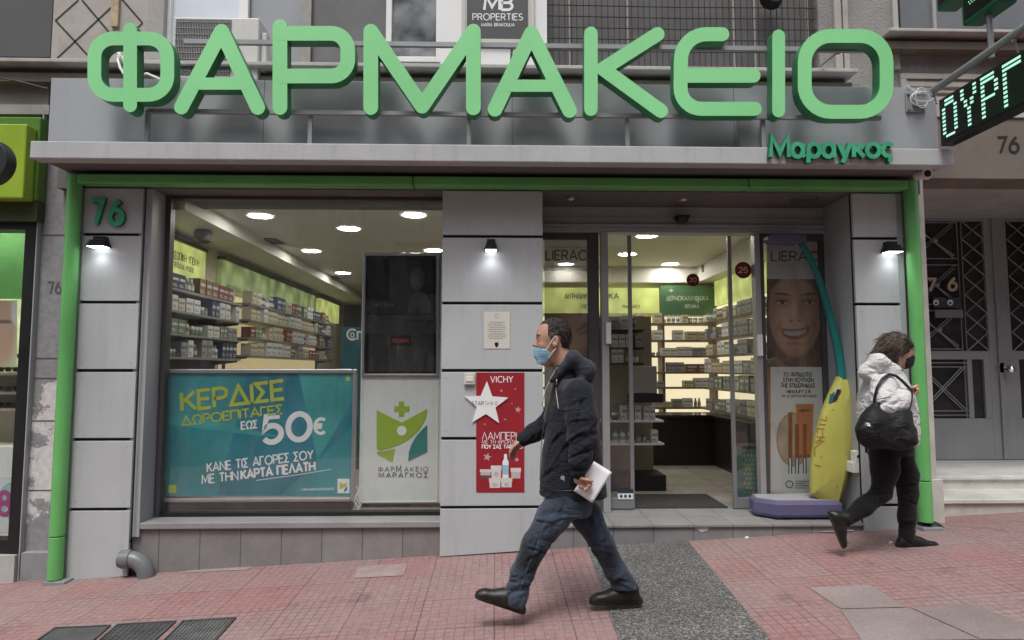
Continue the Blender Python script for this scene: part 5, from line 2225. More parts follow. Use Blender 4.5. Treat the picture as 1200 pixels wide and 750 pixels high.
# white display column with a dark advert above and the pharmacy emblem below
Yc = .36
t = thing('display_column', P(468, 600, Yc), 'tall white display column with dark screen above and green emblem below, in the window', 'display')
x0, x1, z0, z1 = fx(422.5, Yc), fx(515.5, Yc) + .05, fz(590, Yc), fz(296, Yc)
mb = MB()
mb.box(x0, x1, Yc, Yc + .25, z0, z1)
mb.build('casing', mat('column_white', (0.66, 0.70, 0.68), rough=.4, var=.03), t, bevel=.008)
mb = MB()
mb.box(x0 + .02, x1, Yc + .02, Yc + .24, ZWB + .036, z0 - .001)
mb.build('base', M_BLACK, t)
mb = MB()
rectp(mb, 427, 299, 511, 438, Yc - .012, 0, 0)
rectp(mb, 431, 303, 507, 367, Yc - .012, .001, 1)
rectp(mb, 432, 369, 508, 435.5, Yc - .012, .001, 2)
rectp(mb, 457, 393, 482, 405.5, Yc - .012, .002, 0)
# generic dark portrait: bottles and a seated figure in shades of charcoal
polyp(mb, [(478, 367), (480, 350), (488, 342), (497, 342), (504, 352), (506, 367)], Yc - .012, .002, 3)
ellp(mb, 489, 327, 9, 13, Yc - .012, .002, 3)
ellp(mb, 486, 329, 5.2, 8, Yc - .012, .003, 4)
word(mb, 'ΝΕΑ ΣΕΙΡΑ', 438, 359, 462, 359, 4, Yc - .015, weight=.1, mi=4)
word(mb, 'ΠΡΟΣΦΟΡΑ', 460, 401.5, 479, 401.5, 4, Yc - .016, weight=.1, mi=5)
mb.build('screen', [mat('screen_black', (0.008, 0.008, 0.009), rough=.2), mat('screen_char', (0.022, 0.022, 0.021), rough=.2, var=.5, vs=6), mat('screen_slate', (0.035, 0.036, 0.037), rough=.3, var=.2),
                    mat('screen_figure', (0.045, 0.042, 0.042), rough=.3, var=.4, vs=12), mat('screen_pale', (0.085, 0.08, 0.078), rough=.3, var=.3), M_RED], t, fix=False)
mb = MB()
frame_box(mb, fx(424, Yc), fx(514.5, Yc), fz(441, Yc), fz(297.5, Yc), .022, Yc - .02, Yc - .001)
mb.build('frame', M_ALU, t, bevel=.003)
mb = MB()
frame_box(mb, fx(424.5, Yc), fx(514, Yc), fz(588, Yc), fz(442, Yc), .007, Yc - .008, Yc - .001)
mb.build('door_frame', M_WHITE, t)
mb = MB()
Ye = Yc - .003


def em(pts, lift, mi):
    polyp(mb, [(300 + x / 3.75, 400 + y / 3.75) for x, y in pts], Ye, lift, mi)


em([(607, 285), (628, 285), (628, 264), (651, 264), (651, 285), (674, 285), (674, 309), (651, 309), (651, 331), (628, 331), (628, 309), (607, 309)], 0, 0)
em([(530, 302), (640, 357), (752, 296), (750, 325), (738, 358), (712, 396), (676, 428), (630, 454), (580, 471), (545, 479), (530, 474)], 0, 0)
em([(531, 486), (568, 481), (612, 471), (606, 500), (600, 531), (533, 496)], 0, 0)
em([(753, 366), (753, 487), (669, 527), (671, 490), (682, 455), (702, 420), (728, 390)], 0, 1)
ellp(mb, 470.7, 504.6, 5.6, 5.8, Ye, .001, 2)
word(mb, 'ΦΑΡ', 443.5, 552.5, 462, 552.5, 5.2, Ye, weight=.07, mi=3, gap=.45)
word(mb, 'Μ', 464.5, 553, 470, 553, 7, Ye, weight=.09, mi=1)
word(mb, 'ΑΚΕΙΟ', 474, 552.5, 501.5, 552.5, 5.2, Ye, weight=.07, mi=3, gap=.45)
word(mb, 'ΜΑΡΑΓΚΟΣ', 444, 559.5, 501, 559.5, 5.2, Ye, weight=.09, mi=3, gap=.4)
mb.build('emblem', [mat('emblem_lime', (0.30, 0.44, 0.035), rough=.5, var=.03), mat('emblem_teal', (0.02, 0.20, 0.17), rough=.5, var=.03), M_PWHITE, M_PGREY], t, fix=False)
mb = MB()
for k in range(3):
    u = 417.5 + k * 2
    pts = [P(u + 2.5 * math.sin(q * 1.3 + k), 570 + q * 4.2, .30) for q in range(9)]
    mb.tube(pts, .004, 6)
tt = thing('power_cable', P(419, 602, .30), 'white power cables hanging between the teal banner and the white column', 'cable')
mb.build('cable', M_WHITE, tt, smooth=True)

# red poster on the middle pillar
Yr = -.003
t = thing('red_poster', P(586, 577, 0), 'red cosmetics poster with white star on the middle pillar', 'poster')
mb = MB()
rectp(mb, 558, 436.5, 614.5, 577, Yr, 0, 0)
mb.build('sheet', M_RED, t, fix=False)
mb = MB()
for u, v, r in ((604, 456, 1.4), (587.5, 458, 2), (607, 480, 4.2), (592, 491.5, 1.6), (568, 497, 1.4), (571, 535.5, 5.2), (605.5, 538.5, 3.2), (600, 473, 1.2)):
    starp(mb, u, v, r, Yr, .001, 0, rot=.25)
word(mb, 'VICHY', 575, 448, 601, 448, 7, Yr - .001, weight=.075, mi=1, gap=.25)
word(mb, 'ΛΑΜΠΕΡΗ', 565, 515, 610, 515, 8.3, Yr - .001, weight=.05, mi=1, gap=.17)
word(mb, 'ΜΕ ΤΗ ΦΡΟΝΤΙΔΑ', 565, 519.8, 611, 519.8, 4.0, Yr - .001, weight=.06, mi=1)
word(mb, 'ΠΟΥ ΣΑΣ ΤΑΙΡΙΑΖΕΙ', 565, 525.5, 612, 525.5, 4.2, Yr - .001, weight=.11, mi=1)
mb.build('lettering', [M_SILVER, M_PWHITE], t, fix=False)
mb = MB()
L1 = .0012
for (u, v, w_, h_, mi) in ((569, 554, 12.5, 8, 2), (581.5, 553, 12, 15, 0), (604.5, 554.5, 11.5, 12.5, 2), (580, 566, 13.5, 11.5, 0), (593.5, 565.5, 13, 11, 0)):
    polyp(mb, [(u - w_ / 2, v - h_ / 2), (u + w_ / 2, v - h_ / 2), (u + w_ / 2 * .9, v + h_ / 2), (u - w_ / 2 * .9, v + h_ / 2)], Yr, L1, mi)
    rectp(mb, u - w_ / 2 - .3, v - h_ / 2, u + w_ / 2 + .3, v - h_ / 2 + h_ * .38, Yr, L1 + .0005, 0)
    ellp(mb, u, v + h_ * .18, w_ * .24, h_ * .2, Yr, L1 + .001, 3)
rectp(mb, 562.5, 557, 575, 562, Yr, L1 + .0003, 4)
polyp(mb, [(588.8, 560), (588.8, 541), (590.5, 538), (590.8, 532), (594, 532), (594.3, 538), (596, 541), (596, 560)], Yr, L1 + .0015, 1)
rectp(mb, 588.8, 545, 596, 556, Yr, L1 + .002, 5)
mb.build('product_print', [mat('jar_white', (0.66, 0.62, 0.60), rough=.5), M_PWHITE, mat('jar_rose', (0.55, 0.45, 0.42), rough=.5), mat('jar_mark', (0.45, 0.47, 0.50), rough=.5), mat('jar_brown', (0.20, 0.05, 0.04), rough=.5), mat('serum_blue', (0.30, 0.50, 0.60), rough=.5)], t, fix=False)
mb = MB()
tf = plane_tf(Yr - .004)
pts = []
for k in range(10):
    rr = 27 if k % 2 == 0 else 11.6
    a = math.pi * k / 5 + .03
    pts.append((569.8 + rr * math.sin(a), 473.5 - rr * math.cos(a)))
mb.prism([(P(u, v, Yr).x, P(u, v, Yr).z) for u, v in pts], Yr - .010, Yr - .004)
o = mb.build('star', M_PWHITE, t)
mb = MB()
word(mb, 'STAR', 553, 474.8, 567, 474.8, 4.6, Yr - .011, weight=.06, mi=0)
word(mb, 'SHINE', 568.5, 474.8, 584, 474.8, 4.6, Yr - .011, weight=.06, mi=1)
mb.build('lettering', [M_PGREY, M_SILVER], o, fix=False)
# intercom box half under the poster
t = thing('bell_push', P(550, 444, 0), 'small cream bell push beside the red poster', 'bell push')
mb = MB()
mb.box(fx(544), fx(556.5), -.03, -.0005, fz(450.5), fz(437.5))
mb.build('plate', mat('ivory_plastic', (0.60, 0.57, 0.50), rough=.45), t, bevel=.004)
mb = MB()
mb.box(fx(546.5), fx(554.5), -.036, -.0301, fz(447), fz(441))
mb.build('button', mat('ivory_light', (0.70, 0.68, 0.62), rough=.4), t, bevel=.002)
# cream notice
t = thing('paper_notice', P(582, 409, 0), 'cream printed notice on the middle pillar below the lamp', 'notice')
mb = MB()
rectp(mb, 566.5, 364.5, 598, 409, 0, .0025, 0)
rectp(mb, 567.2, 365.2, 597.3, 408.3, 0, .003, 2)
for k in range(10):
    a, b = (571.5 + (k % 3 == 0) * 2, 592.5 - (k % 4 == 1) * 3)
    z = 377.5 + k * 2.15
    stroke(mb, [(a, -z), (b, -z)], .42, plane_tf(0), lift=.0036, mi=1, cap=False)
ellp(mb, 582, 370.5, 2.2, 2.6, 0, .0036, 1)
ellp(mb, 582, 370.5, 1.5, 1.9, 0, .004, 2)
polyp(mb, [(579.8, 401.3), (584.2, 401.3), (584.2, 405), (582, 407.5), (579.8, 405)], 0, .0036, 3)
mb.build('sheet', [mat('paper_edge', (0.45, 0.43, 0.38), rough=.7), mat('faded_ink', (0.34, 0.33, 0.31), rough=.7), mat('paper_cream', (0.62, 0.60, 0.54), rough=.7, var=.04), M_BLACK], t, fix=False)

# cosmetic posters beside the doors
M_SKIN1 = mat('print_skin', (0.27, 0.165, 0.115), rough=.4, var=.22, vs=5)
M_SKIN2 = mat('print_skin_light', (0.34, 0.22, 0.16), rough=.4, var=.18, vs=6)
M_SKIN3 = mat('print_skin_deep', (0.15, 0.085, 0.06), rough=.4, var=.3, vs=6)
M_HAIRP = mat('print_hair', (0.075, 0.048, 0.036), rough=.4, var=.5, vs=9)
M_POSTW = mat('poster_offwhite', (0.62, 0.62, 0.61), rough=.4, var=.06)
Yq = YE + .045
F1 = film_mat('film_white', (0.70, 0.71, 0.70), .80)
F2 = film_mat('film_brown', (0.34, 0.22, 0.18), .70)
t = thing('window_poster', P(668, 470, Yq), 'see-through cosmetics poster LIERAC on the side glass behind the man', 'poster')
mb = MB()
rectp(mb, 638, 281, 689.5, 318, Yq, 0, 0)
rectp(mb, 638, 318, 689.5, 337, Yq, 0, 1)
rectp(mb, 638, 337, 689.5, 367, Yq, 0, 2)
mb.build('film', [F1, F2, film_mat('film_thin', (0.42, 0.33, 0.24), .5)], t, fix=False)
def print_sheet(name, u0, v0, u1, v1, Y, fn, parent, nu=90, nv=130):
    """a flat colour print: fn(u, v) gives the ink colour at every point of the sheet"""
    U, V = np.meshgrid(np.linspace(u0, u1, nu), np.linspace(v0, v1, nv), indexing='ij')
    C = np.clip(fn(U, V), 0, 1)
    mb = MB()
    tf = plane_tf(Y)
    mb.add([tf(U[i, j], -V[i, j], 0) for i in range(nu) for j in range(nv)], [(i * nv + j, (i + 1) * nv + j, (i + 1) * nv + j + 1, i * nv + j + 1) for i in range(nu - 1) for j in range(nv - 1)])
    m = bpy.data.materials.new('portrait_print')
    m.use_nodes = True
    n, L = m.node_tree.nodes, m.node_tree.links
    a = n.new('ShaderNodeVertexColor')
    a.layer_name = 'ink'
    L.new(a.outputs[0], n['Principled BSDF'].inputs['Base Color'])
    n['Principled BSDF'].inputs['Roughness'].default_value = .4
    o = mb.build(name, m, parent, fix=False)
    ca = o.data.color_attributes.new('ink', 'FLOAT_COLOR', 'POINT')
    ca.data.foreach_set('color', np.concatenate([C.reshape(-1, 3), np.ones((nu * nv, 1))], 1).astype(np.float32).ravel())
    return o


def sm(a, b, x):
    t_ = np.clip((x - a) / (b - a), 0, 1)
    return t_ * t_ * (3 - 2 * t_)


def over(C, col, al):
    return C * (1 - al[..., None]) + np.array(col) * al[..., None]


def egg(U, V, u, v, ru, rv, soft=.25, rot=0.0):
    c_, s_ = math.cos(rot), math.sin(rot)
    a, b = (U - u) * c_ + (V - v) * s_, -(U - u) * s_ + (V - v) * c_
    return 1 - sm(1 - soft, 1 + soft, np.sqrt((a / ru) ** 2 + (b / rv) ** 2))


def face_front(U, V):
    C = np.ones(U.shape + (3,)) * np.array((.10, .065, .05))
    C = over(C, (.16, .10, .07), .6 * (.5 + .5 * np.sin(U * 1.7 + 2 * np.sin(V * .13))) * egg(U, V, 932, 360, 46, 70, .3))
    C = over(C, (.20, .115, .085), egg(U, V, 932, 418, 25, 22, .15))                      # neck
    sk = egg(U, V, 932, 364, 30.5, 53, .07)
    C = over(C, (.54, .345, .25), sk)
    C = over(C, (.60, .40, .30), .8 * egg(U, V, 926, 341, 17, 12, .9) * sk)
    C = over(C, (.60, .39, .29), .9 * egg(U, V, 914, 375, 9, 9, .9) * sk)
    C = over(C, (.58, .37, .275), .8 * egg(U, V, 951, 373, 8, 9, .9) * sk)
    C = over(C, (.27, .145, .095), .75 * sm(10, 31, np.abs(U - 931) + (U > 931) * 5) * sk)    # turn of the cheeks
    C = over(C, (.26, .14, .09), .6 * sm(398, 418, V) * sk)
    for u, r_ in ((916.5, .10), (948.5, -.06)):
        C = over(C, (.24, .13, .09), .65 * egg(U, V, u, 353.5, 10, 6, .7))
        C = over(C, (.10, .055, .035), .85 * egg(U, V, u, 345.5 - 1.2 * np.cos((U - u) / 6), 9.5, 1.5, .5, r_))
        C = over(C, (.50, .42, .37), .8 * egg(U, V, u, 355, 6, 1.9, .4))
        C = over(C, (.05, .03, .02), egg(U, V, u + .5, 354.7, 2.2, 2.0, .4))
        C = over(C, (.06, .035, .025), .9 * egg(U, V, u, 353 - .7 * np.cos((U - u) / 4), 7.5, .9, .5))
    C = over(C, (.62, .42, .32), .75 * egg(U, V, 930.5, 361, 2.6, 13, .8))                # nose ridge, side and tip
    C = over(C, (.30, .165, .11), .55 * egg(U, V, 937.5, 366, 3, 9, .8))
    C = over(C, (.16, .08, .055), .8 * egg(U, V, 927, 376, 2.2, 1.2, .6))
    C = over(C, (.16, .08, .055), .8 * egg(U, V, 936.5, 375.6, 2.2, 1.2, .6))
    C = over(C, (.28, .15, .10), .5 * egg(U, V, 912.5, 384, 2.4, 9, .8, .35))            # smile folds
    C = over(C, (.28, .15, .10), .5 * egg(U, V, 954, 381, 2.4, 9, .8, -.4))
    mid = 388 - ((U - 932) / 17) ** 2 * 3.0 - (U - 932) * .07
    w_in = 1 - sm(12.5, 16.5, np.abs(U - 932))
    dep = 8 * np.sqrt(np.clip(1 - ((U - 932) / 16.5) ** 2, 0, 1))
    lip = sm(-3.2, -1.6, V - mid) * (1 - sm(dep + 1.5, dep + 3.4, V - mid)) * (1 - sm(15, 18.5, np.abs(U - 932)))
    C = over(C, (.30, .105, .085), .9 * lip)
    gap = sm(-.8, .3, V - mid) * (1 - sm(dep - 2.2, dep - .8, V - mid)) * w_in
    C = over(C, (.17, .075, .06), gap)
    teeth = sm(-.4, .6, V - mid) * (1 - sm(dep * .72 - .6, dep * .72 + .6, V - mid)) * (1 - sm(11, 15, np.abs(U - 932)))
    C = over(C, (.50, .46, .41), teeth * (.86 + .14 * np.cos((U - 932) * 1.7)))
    C = over(C, (.20, .10, .07), .5 * egg(U, V, 931, 402.5, 11, 2.4, .8))
    hair = sm(-3, 4, (336 + ((U - 929) / 30) ** 2 * 22) - 12 - V)
    C = over(C, (.14, .085, .055), hair * .95)
    return C


def face_side(U, V):
    C = np.ones(U.shape + (3,)) * np.array((.30, .175, .135))
    C = over(C, (.40, .25, .195), egg(U, V, 672, 403, 17, 26, .8))
    C = over(C, (.15, .085, .065), .8 * egg(U, V, 645, 388, 14, 20, .6, .5))
    C = over(C, (.13, .07, .055), .8 * egg(U, V, 682, 384, 9, 1.6, .6, -.55))
    C = over(C, (.10, .05, .04), .7 * egg(U, V, 683, 390, 6, 1.6, .6, -.3))
    C = over(C, (.12, .065, .05), .75 * egg(U, V, 690, 424, 16, 18, .5))
    C = over(C, (.32, .12, .10), .6 * egg(U, V, 664, 417, 6, 2.4, .6, .2))
    return C


print_sheet('portrait', 638, 367, 689.5, 430, Yq, face_side, t, 50, 60)
mb = MB()
rectp(mb, 638, 430, 689.5, 585, Yq, 0, 0)
mb.build('lower_sheet', M_POSTW, t, fix=False)
mb = MB()
word(mb, 'LIERAC', 640, 304.5, 686.5, 304.5, 11, Yq - .002, weight=.075, gap=.22)
word(mb, 'LABORATOIRE', 645, 291, 682, 291, 2.6, Yq - .002, weight=.07, gap=.4)
word(mb, 'VICHY', 681, 361.5, 697, 361.5, 5, Yq + .03, weight=.08) if False else None
mb.build('lettering', mat('poster_ink', (0.06, 0.06, 0.062), rough=.5), t, fix=False)

t = thing('window_poster', P(932, 577, Yq), 'LIERAC poster with smiling face and orange tubes on the right side glass', 'poster')
mb = MB()
rectp(mb, 898.5, 281, 966, 327, Yq, 0, 0)
rectp(mb, 898.5, 430, 966, 578, Yq, 0, 0)
rectp(mb, 898.5, 430, 903, 578, Yq, .0005, 1)
mb.build('sheet', [M_POSTW, mat('print_copper', (0.34, 0.17, 0.09), rough=.4, var=.3)], t, fix=False)
print_sheet('portrait', 898.5, 327, 966, 430, Yq, face_front, t)
mb = MB()
MO = mat('tube_orange', (0.55, 0.22, 0.09), rough=.4, var=.12, vs=6)
MO2 = mat('tube_copper', (0.30, 0.10, 0.045), rough=.4, var=.2, vs=6)
ellp(mb, 930, 515, 20.5, 32, Yq, .0006, 0, 40)
ellp(mb, 930, 515, 18.5, 29.5, Yq, .0009, 1, 40)
polyp(mb, [(932.5, 473.5), (953.5, 473.5), (951, 533), (935, 533)], Yq, .0013, 2)
rectp(mb, 936, 533, 950.5, 536, Yq, .0015, 3)
for u in (926, 934, 943):
    rectp(mb, u - 2.4, 497 - (u == 926) * 14, u + 2.4, 537, Yq, .0018, 3)
    rectp(mb, u - 2.4, 537, u + 2.4, 555, Yq, .0018, 4)
    rectp(mb, u - .9, 537, u + .6, 555, Yq, .0021, 5)
mb.build('product_print', [mat('ring_amber', (0.42, 0.28, 0.17), rough=.4), mat('ring_fill', (0.45, 0.36, 0.27), rough=.4, var=.2, vs=5), MO, MO2, M_PGREY, M_PWHITE], t, fix=False)
mb = MB()
word(mb, 'LIERAC', 904, 305.5, 958, 305.5, 10.5, Yq - .002, weight=.075, gap=.22)
word(mb, 'ΤΟ ΑΝΤΙΔΟΤΟ', 918, 441, 951, 441, 4.5, Yq - .002, weight=.10)
word(mb, 'ΣΤΗΝ ΚΟΥΡΑΣΗ', 918, 447.5, 953, 447.5, 4.5, Yq - .002, weight=.10)
word(mb, 'ΤΗΣ ΕΠΙΔΕΡΜΙΔΑΣ', 915, 454, 955, 454, 4.5, Yq - .002, weight=.10)
word(mb, 'MESOLIFT C15', 922, 460.5, 950, 460.5, 3.2, Yq - .002, weight=.12)
word(mb, 'ΤΟ 1O ΣΕΡΟΥΜ ΒΙΤΑΜΙΝΗΣ', 916, 465.5, 957, 465.5, 2.8, Yq - .002, weight=.08)
stroke(mb, ell(925, -567.5, 4, 4), .5, plane_tf(Yq - .002))
for k in range(4):
    stroke(mb, [(932, -564 - k * 2.6), (948 - k % 2 * 4, -564 - k * 2.6)], .4, plane_tf(Yq - .002), cap=False)
word(mb, 'LIERAC', 936.5, 482.5, 949.5, 482.5, 2.8, Yq - .004, weight=.09)
mb.build('lettering', mat('poster_ink', (0.06, 0.06, 0.062), rough=.5), t, fix=False)

print_sheet('portrait_poster', -45, 352, 20, 430, .30, lambda U, V: over(over(over(np.ones(U.shape + (3,)) * np.array((.62, .70, .42)), (.62, .42, .31), egg(U, V, -4, 388, 22, 46, .2)), (.12, .08, .06), .9 * egg(U, V, 5, 377, 10, 2.2, .5)), (.75, .78, .75), egg(U, V, 18, 366, 5, 14, .3)), opt, 40, 40)
# agency sign in the upper window
Yg = .215
t = thing('agency_sign', P(583, 46, Yg), 'dark grey PROPERTIES sign board on the white panel above the letter Α', 'sign')
mb = MB()
mb.box(fx(547, Yg, 30), fx(618.5, Yg, 30), Yg - .02, Yg + .003, fz(47, Yg), Zo - .5)
mb.build('board', mat('agency_grey', (0.075, 0.073, 0.076), rough=.45, var=.05), t, bevel=.003)
mb = MB()
word(mb, 'MB', 567.5, 11.5, 600, 11.5, 16, Yg - .022, weight=.10, gap=.1, slant=.05)
word(mb, 'PROPERTIES', 554, 23.5, 612.5, 23.5, 7.4, Yg - .022, weight=.075, gap=.22)
word(mb, 'MARIA BRAKOULIA', 564, 30.8, 603, 30.8, 3.6, Yg - .022, weight=.08, gap=.25)
mb.build('lettering', M_PWHITE, t, fix=False)
mb = MB()
frame_box(mb, fx(541, Yg, 30), fx(626, Yg, 30), fz(52, Yg), Zo - .44, .035, Yg - .03, Yg + .003)
mb.build('frame', mat('board_frame', (0.55, 0.52, 0.48), rough=.5), t, bevel=.003)

# air conditioner outdoor unit
Ya = -.02
x0, x1, z0, z1 = fx(201.5, Ya, 60), fx(302.5, Ya, 60), fz(97, Ya), fz(24.5, Ya)
t = thing('air_conditioner', ((x0 + x1) / 2, Ya, z0), 'white air conditioner outdoor unit behind the letters Φ and Α', 'air conditioner')
mb = MB()
mb.box(x0, x1, Ya, YW - .006, z0, z1)
mb.build('casing', mat('ac_white', (0.60, 0.59, 0.57), rough=.45, var=.05, streak=.15), t, bevel=.012)
xg0, xg1, zg0, zg1 = x0 + .025, x0 + (x1 - x0) * .68, z0 + .04, z1 - .025
mb = MB()
mb.box(xg0, xg1, Ya - .004, Ya - .001, zg0, zg1, 0)
n = 34
for i in range(n):
    x = xg0 + (xg1 - xg0) * (i + .5) / n
    mb.box(x - .003, x + .003, Ya - .012, Ya - .0045, zg0, zg1, 1)
for k in range(9):
    z = zg0 + (zg1 - zg0) * (k + .5) / 9
    mb.box(xg0, xg1, Ya - .015, Ya - .0125, z - .003, z + .003, 1)
mb.build('grille', [M_BLACK, mat('ac_grille', (0.30, 0.29, 0.28), rough=.5)], t)
mb = MB()
mb.box(x1 + .001, x1 + .05, Ya + .05, Ya + .15, z0 + .1, z1 - .1)
mb.build('valve_cover', mat('ac_white', (0.60, 0.59, 0.57), rough=.45), t, bevel=.01)
# coiled white hose behind Φ, and thin cables
t = thing('hose', P(142, 92, -.1), 'white drain hose and cable loop hanging behind the letter Φ', 'hose')
mb = MB()
mb.tube([P(140, 62, .0), P(138, 70, -.08), P(141, 80, -.1), P(146, 88, -.1), P(153, 91, -.1), P(160, 90, -.1), P(172, 86, -.1), P(188, 93, -.1)], .010, 8)
mb.tube([P(128, 66, -.05), P(136, 61, -.08), P(143, 66, -.08), P(146, 76, -.08), P(143, 86, -.06)], .008, 8)
mb.build('hose', M_WHITE, t, smooth=True)
t = thing('fan_unit', P(905, -4, .2), 'black round extractor fan at the top of the barred window', 'fan')
c = P(905, -4, .2)
mb = MB()
for k in range(5):
    mb.tube([(c.x, .235 - k * .022, c.z), (c.x, .222 - k * .022, c.z)], [.105 - .004 * k, .100 - .004 * k], 24)
mb.build('housing', M_BLACK, t)
mb = MB()
mb.tube([(c.x, .13, c.z), (c.x, .12, c.z)], .05, 16)
mb.build('hub', M_FRAMED, t)

# ================================================================== SIGNS ON THE POLE, right
XS = 3.46
t = thing('projecting_pole', (XS, -.2, 3.68), 'grey steel pole sticking out over the pavement with wall bracket', 'pole')
mb = MB()
pa, pb = PX(1094, 106, XS), PX(1208, 27, XS)
mb.tube([pa, pa + (pb - pa) * 1.9], .028, 14)
mb.build('pole', M_STEEL, t, smooth=True)
mb = MB()
mb.box(pa.x - .10, pa.x + .06, -.215, -.2005, pa.z - .10, pa.z + .07)
mb.box(pa.x - .05, pa.x + .04, -.26, -.2155, pa.z - .05, pa.z + .04)
for dx_, dz_ in ((-.08, -.08), (.04, -.08), (-.08, .05), (.04, .05)):
    mb.tube([(pa.x + dx_, -.2155, pa.z + dz_), (pa.x + dx_, -.235, pa.z + dz_)], .012, 8)
mb.build('bracket', M_STEEL, t, bevel=.005)
mb = MB()
c = Vector((pa.x - .02, -.27, pa.z - .01))
for k, (ry, rz, ph) in enumerate(((.08, .06, 0), (.05, .085, .6), (.09, .04, 1.3))):
    pts = [c + Vector((ry * math.cos(a + ph), -.02 * k, rz * math.sin(a + ph))) for a in [2 * math.pi * q / 18 for q in range(16)]]
    mb.tube(pts, .0038, 6)
mb.tube([P(1063, 100, -.21), P(1073, 108, -.23), P(1084, 112, -.25)], .0045, 6)
mb.tube([c + Vector((.08, -.05, -.05)), c + Vector((.13, -.2, -.14)), c + Vector((.10, -.3, -.22))], .006, 6)
mb.build('cable', M_WHITE, t, smooth=True)

# scrolling LED sign
t = thing('led_sign', (XS, -.9, 3.4), 'black scrolling LED sign with mint letters ΟΥΡΓ on the right', 'sign')
za, zb = PX(1104, 171, XS).z, PX(1101, 117, XS).z
y0 = PX(1101, 140, XS).y
y1 = -1.75
mb = MB()
mb.box(XS, XS + .10, y1, y0, za, zb)
mb.build('casing', M_BLACK, t, bevel=.006)
mb = MB()
mb.box(XS - .006, XS - .0005, y1 + .02, y0 - .015, za + .02, zb - .02)
mb.build('screen', M_LEDBLK, t)
mb = MB()
DOT = {'O': ["01110", "10001", "10001", "10001", "10001", "10001", "01110"], 'Y': ["10001", "10001", "01010", "00100", "00100", "00100", "00100"],
       'P': ["11110", "10001", "10001", "11110", "10000", "10000", "10000"], 'Γ': ["11111", "10000", "10000", "10000", "10000", "10000", "10000"],
       'Ε': ["11111", "10000", "10000", "11110", "10000", "10000", "11111"], 'Ι': ["01110", "00100", "00100", "00100", "00100", "00100", "01110"]}
H = zb - za - .06
rowh = H / 10
yc = y0 - .045
for ch in 'OYPΓΕΙ':
    g = DOT[ch]
    cw = .031
    for r_ in range(10):
        src = g[min(6, r_ * 7 // 10)]
        runs = []
        for q in range(5):
            if src[q] == '1':
                z = zb - .03 - r_ * rowh
                mb.box(XS - .009, XS - .0065, yc - (q + 1) * cw, yc - q * cw , z - rowh * .55, z)
    yc -= 5 * cw + .045
mb.build('lit_text', M_LED, t)
for y in (-.40, -1.2):
    mb = MB()
    dirv = (pb - pa)
    zz = pa.z + dirv.z * ((y - pa.y) / dirv.y)
    mb.tube([(XS, y, zz - .02), (XS + .02, y, zz - .1), (XS + .03, y, zb)], .006, 6)
    mb.lathe([(.012, -.012), (.016, 0), (.012, .012)], (XS, y, zz - .04), 10)
    mb.build('hanger', M_STEEL, t)

# pharmacy cross
_A, _B, _C = PX(1127, 37, XS), PX(1168, 9, XS), PX(1097, 15, XS)
CS = abs(_A.y - _B.y) / 2
cy, cz_ = (_A.y + _B.y) / 2, _C.z + CS
CA = _C.y - cy
t = thing('pharmacy_cross', (XS, cy, cz_), 'dark green LED pharmacy cross high at the upper right', 'cross sign')


def cross(s, arm):
    return [(-s, -arm), (-s, s * 0 - s), (-arm, -s), (-arm, s), (-s, s), (-s, arm), (s, arm), (s, s), (arm, s), (arm, -s), (s, -s), (s, -arm)]


def crossp(s, arm):
    return [(-s, -arm), (-s, -s), (-arm, -s), (-arm, s), (-s, s), (-s, arm), (s, arm), (s, s), (arm, s), (arm, -s), (s, -s), (s, -arm)]


def yzprism(mb, pts, x0, x1, mi=0):
    n = len(pts)
    vs = [(x0, cy + a, cz_ + b) for a, b in pts] + [(x1, cy + a, cz_ + b) for a, b in pts]
    mb.add(vs, [tuple(range(n)), tuple(range(2 * n - 1, n - 1, -1))] + [((i + 1) % n, i, n + i, n + (i + 1) % n) for i in range(n)], mi)


mb = MB()
yzprism(mb, crossp(CS, CA), XS, XS + .16)
mb.build('casing', M_DKGRN, t, bevel=.02)
mb = MB()
yzprism(mb, crossp(CS - .035, CA - .035), XS - .004, XS - .0005)
mb.build('screen', M_LEDBLK, t)
mb = MB()
for i in range(-26, 27):
    for j in range(-26, 27):
        a, b = i * .022 + (j % 2) * .011, j * .019
        if (abs(a) < CS * .5 and abs(b) < CA - .12) or (abs(b) < CS * .5 and abs(a) < CA - .12):
            mb.add([(XS - .006, cy + a + q, cz_ + b + w_) for q, w_ in ((-.0058, 0), (0, .0058), (.0058, 0), (0, -.0058))], [(0, 1, 2, 3)])
mb.build('lit_dots', M_LEDG, t, fix=False)
mb = MB()
mb.tube([(XS + .08, cy, cz_ - CA), (XS + .08, cy, pa.z + (pb - pa).z * ((cy - pa.y) / (pb - pa).y))], .02, 10)
mb.build('mount', M_STEEL, t)

# cctv camera under the canopy end
c = P(1079, 205, -.16)
t = thing('security_camera', c, 'small white bullet security camera under the right end of the canopy', 'camera')
mb = MB()
mb.tube([(c.x - .005, -.13, c.z + .01), (c.x - .012, -.25, c.z - .018)], [.042, .046], 18)
mb.tube([(c.x - .012, -.251, c.z - .018), (c.x - .0124, -.262, c.z - .019)], [.048, .046], 18)
mb.build('housing', M_WHITE, t, smooth=True)
mb = MB()
mb.tube([(c.x - .0125, -.2625, c.z - .0195), (c.x - .0126, -.265, c.z - .0196)], .028, 16)
mb.build('lens', M_BLACK, t)
mb = MB()
mb.tube([(c.x, -.15, c.z + .03), (c.x, -.15, 3.074)], .018, 10)
mb.build('mount', M_WHITE, t)

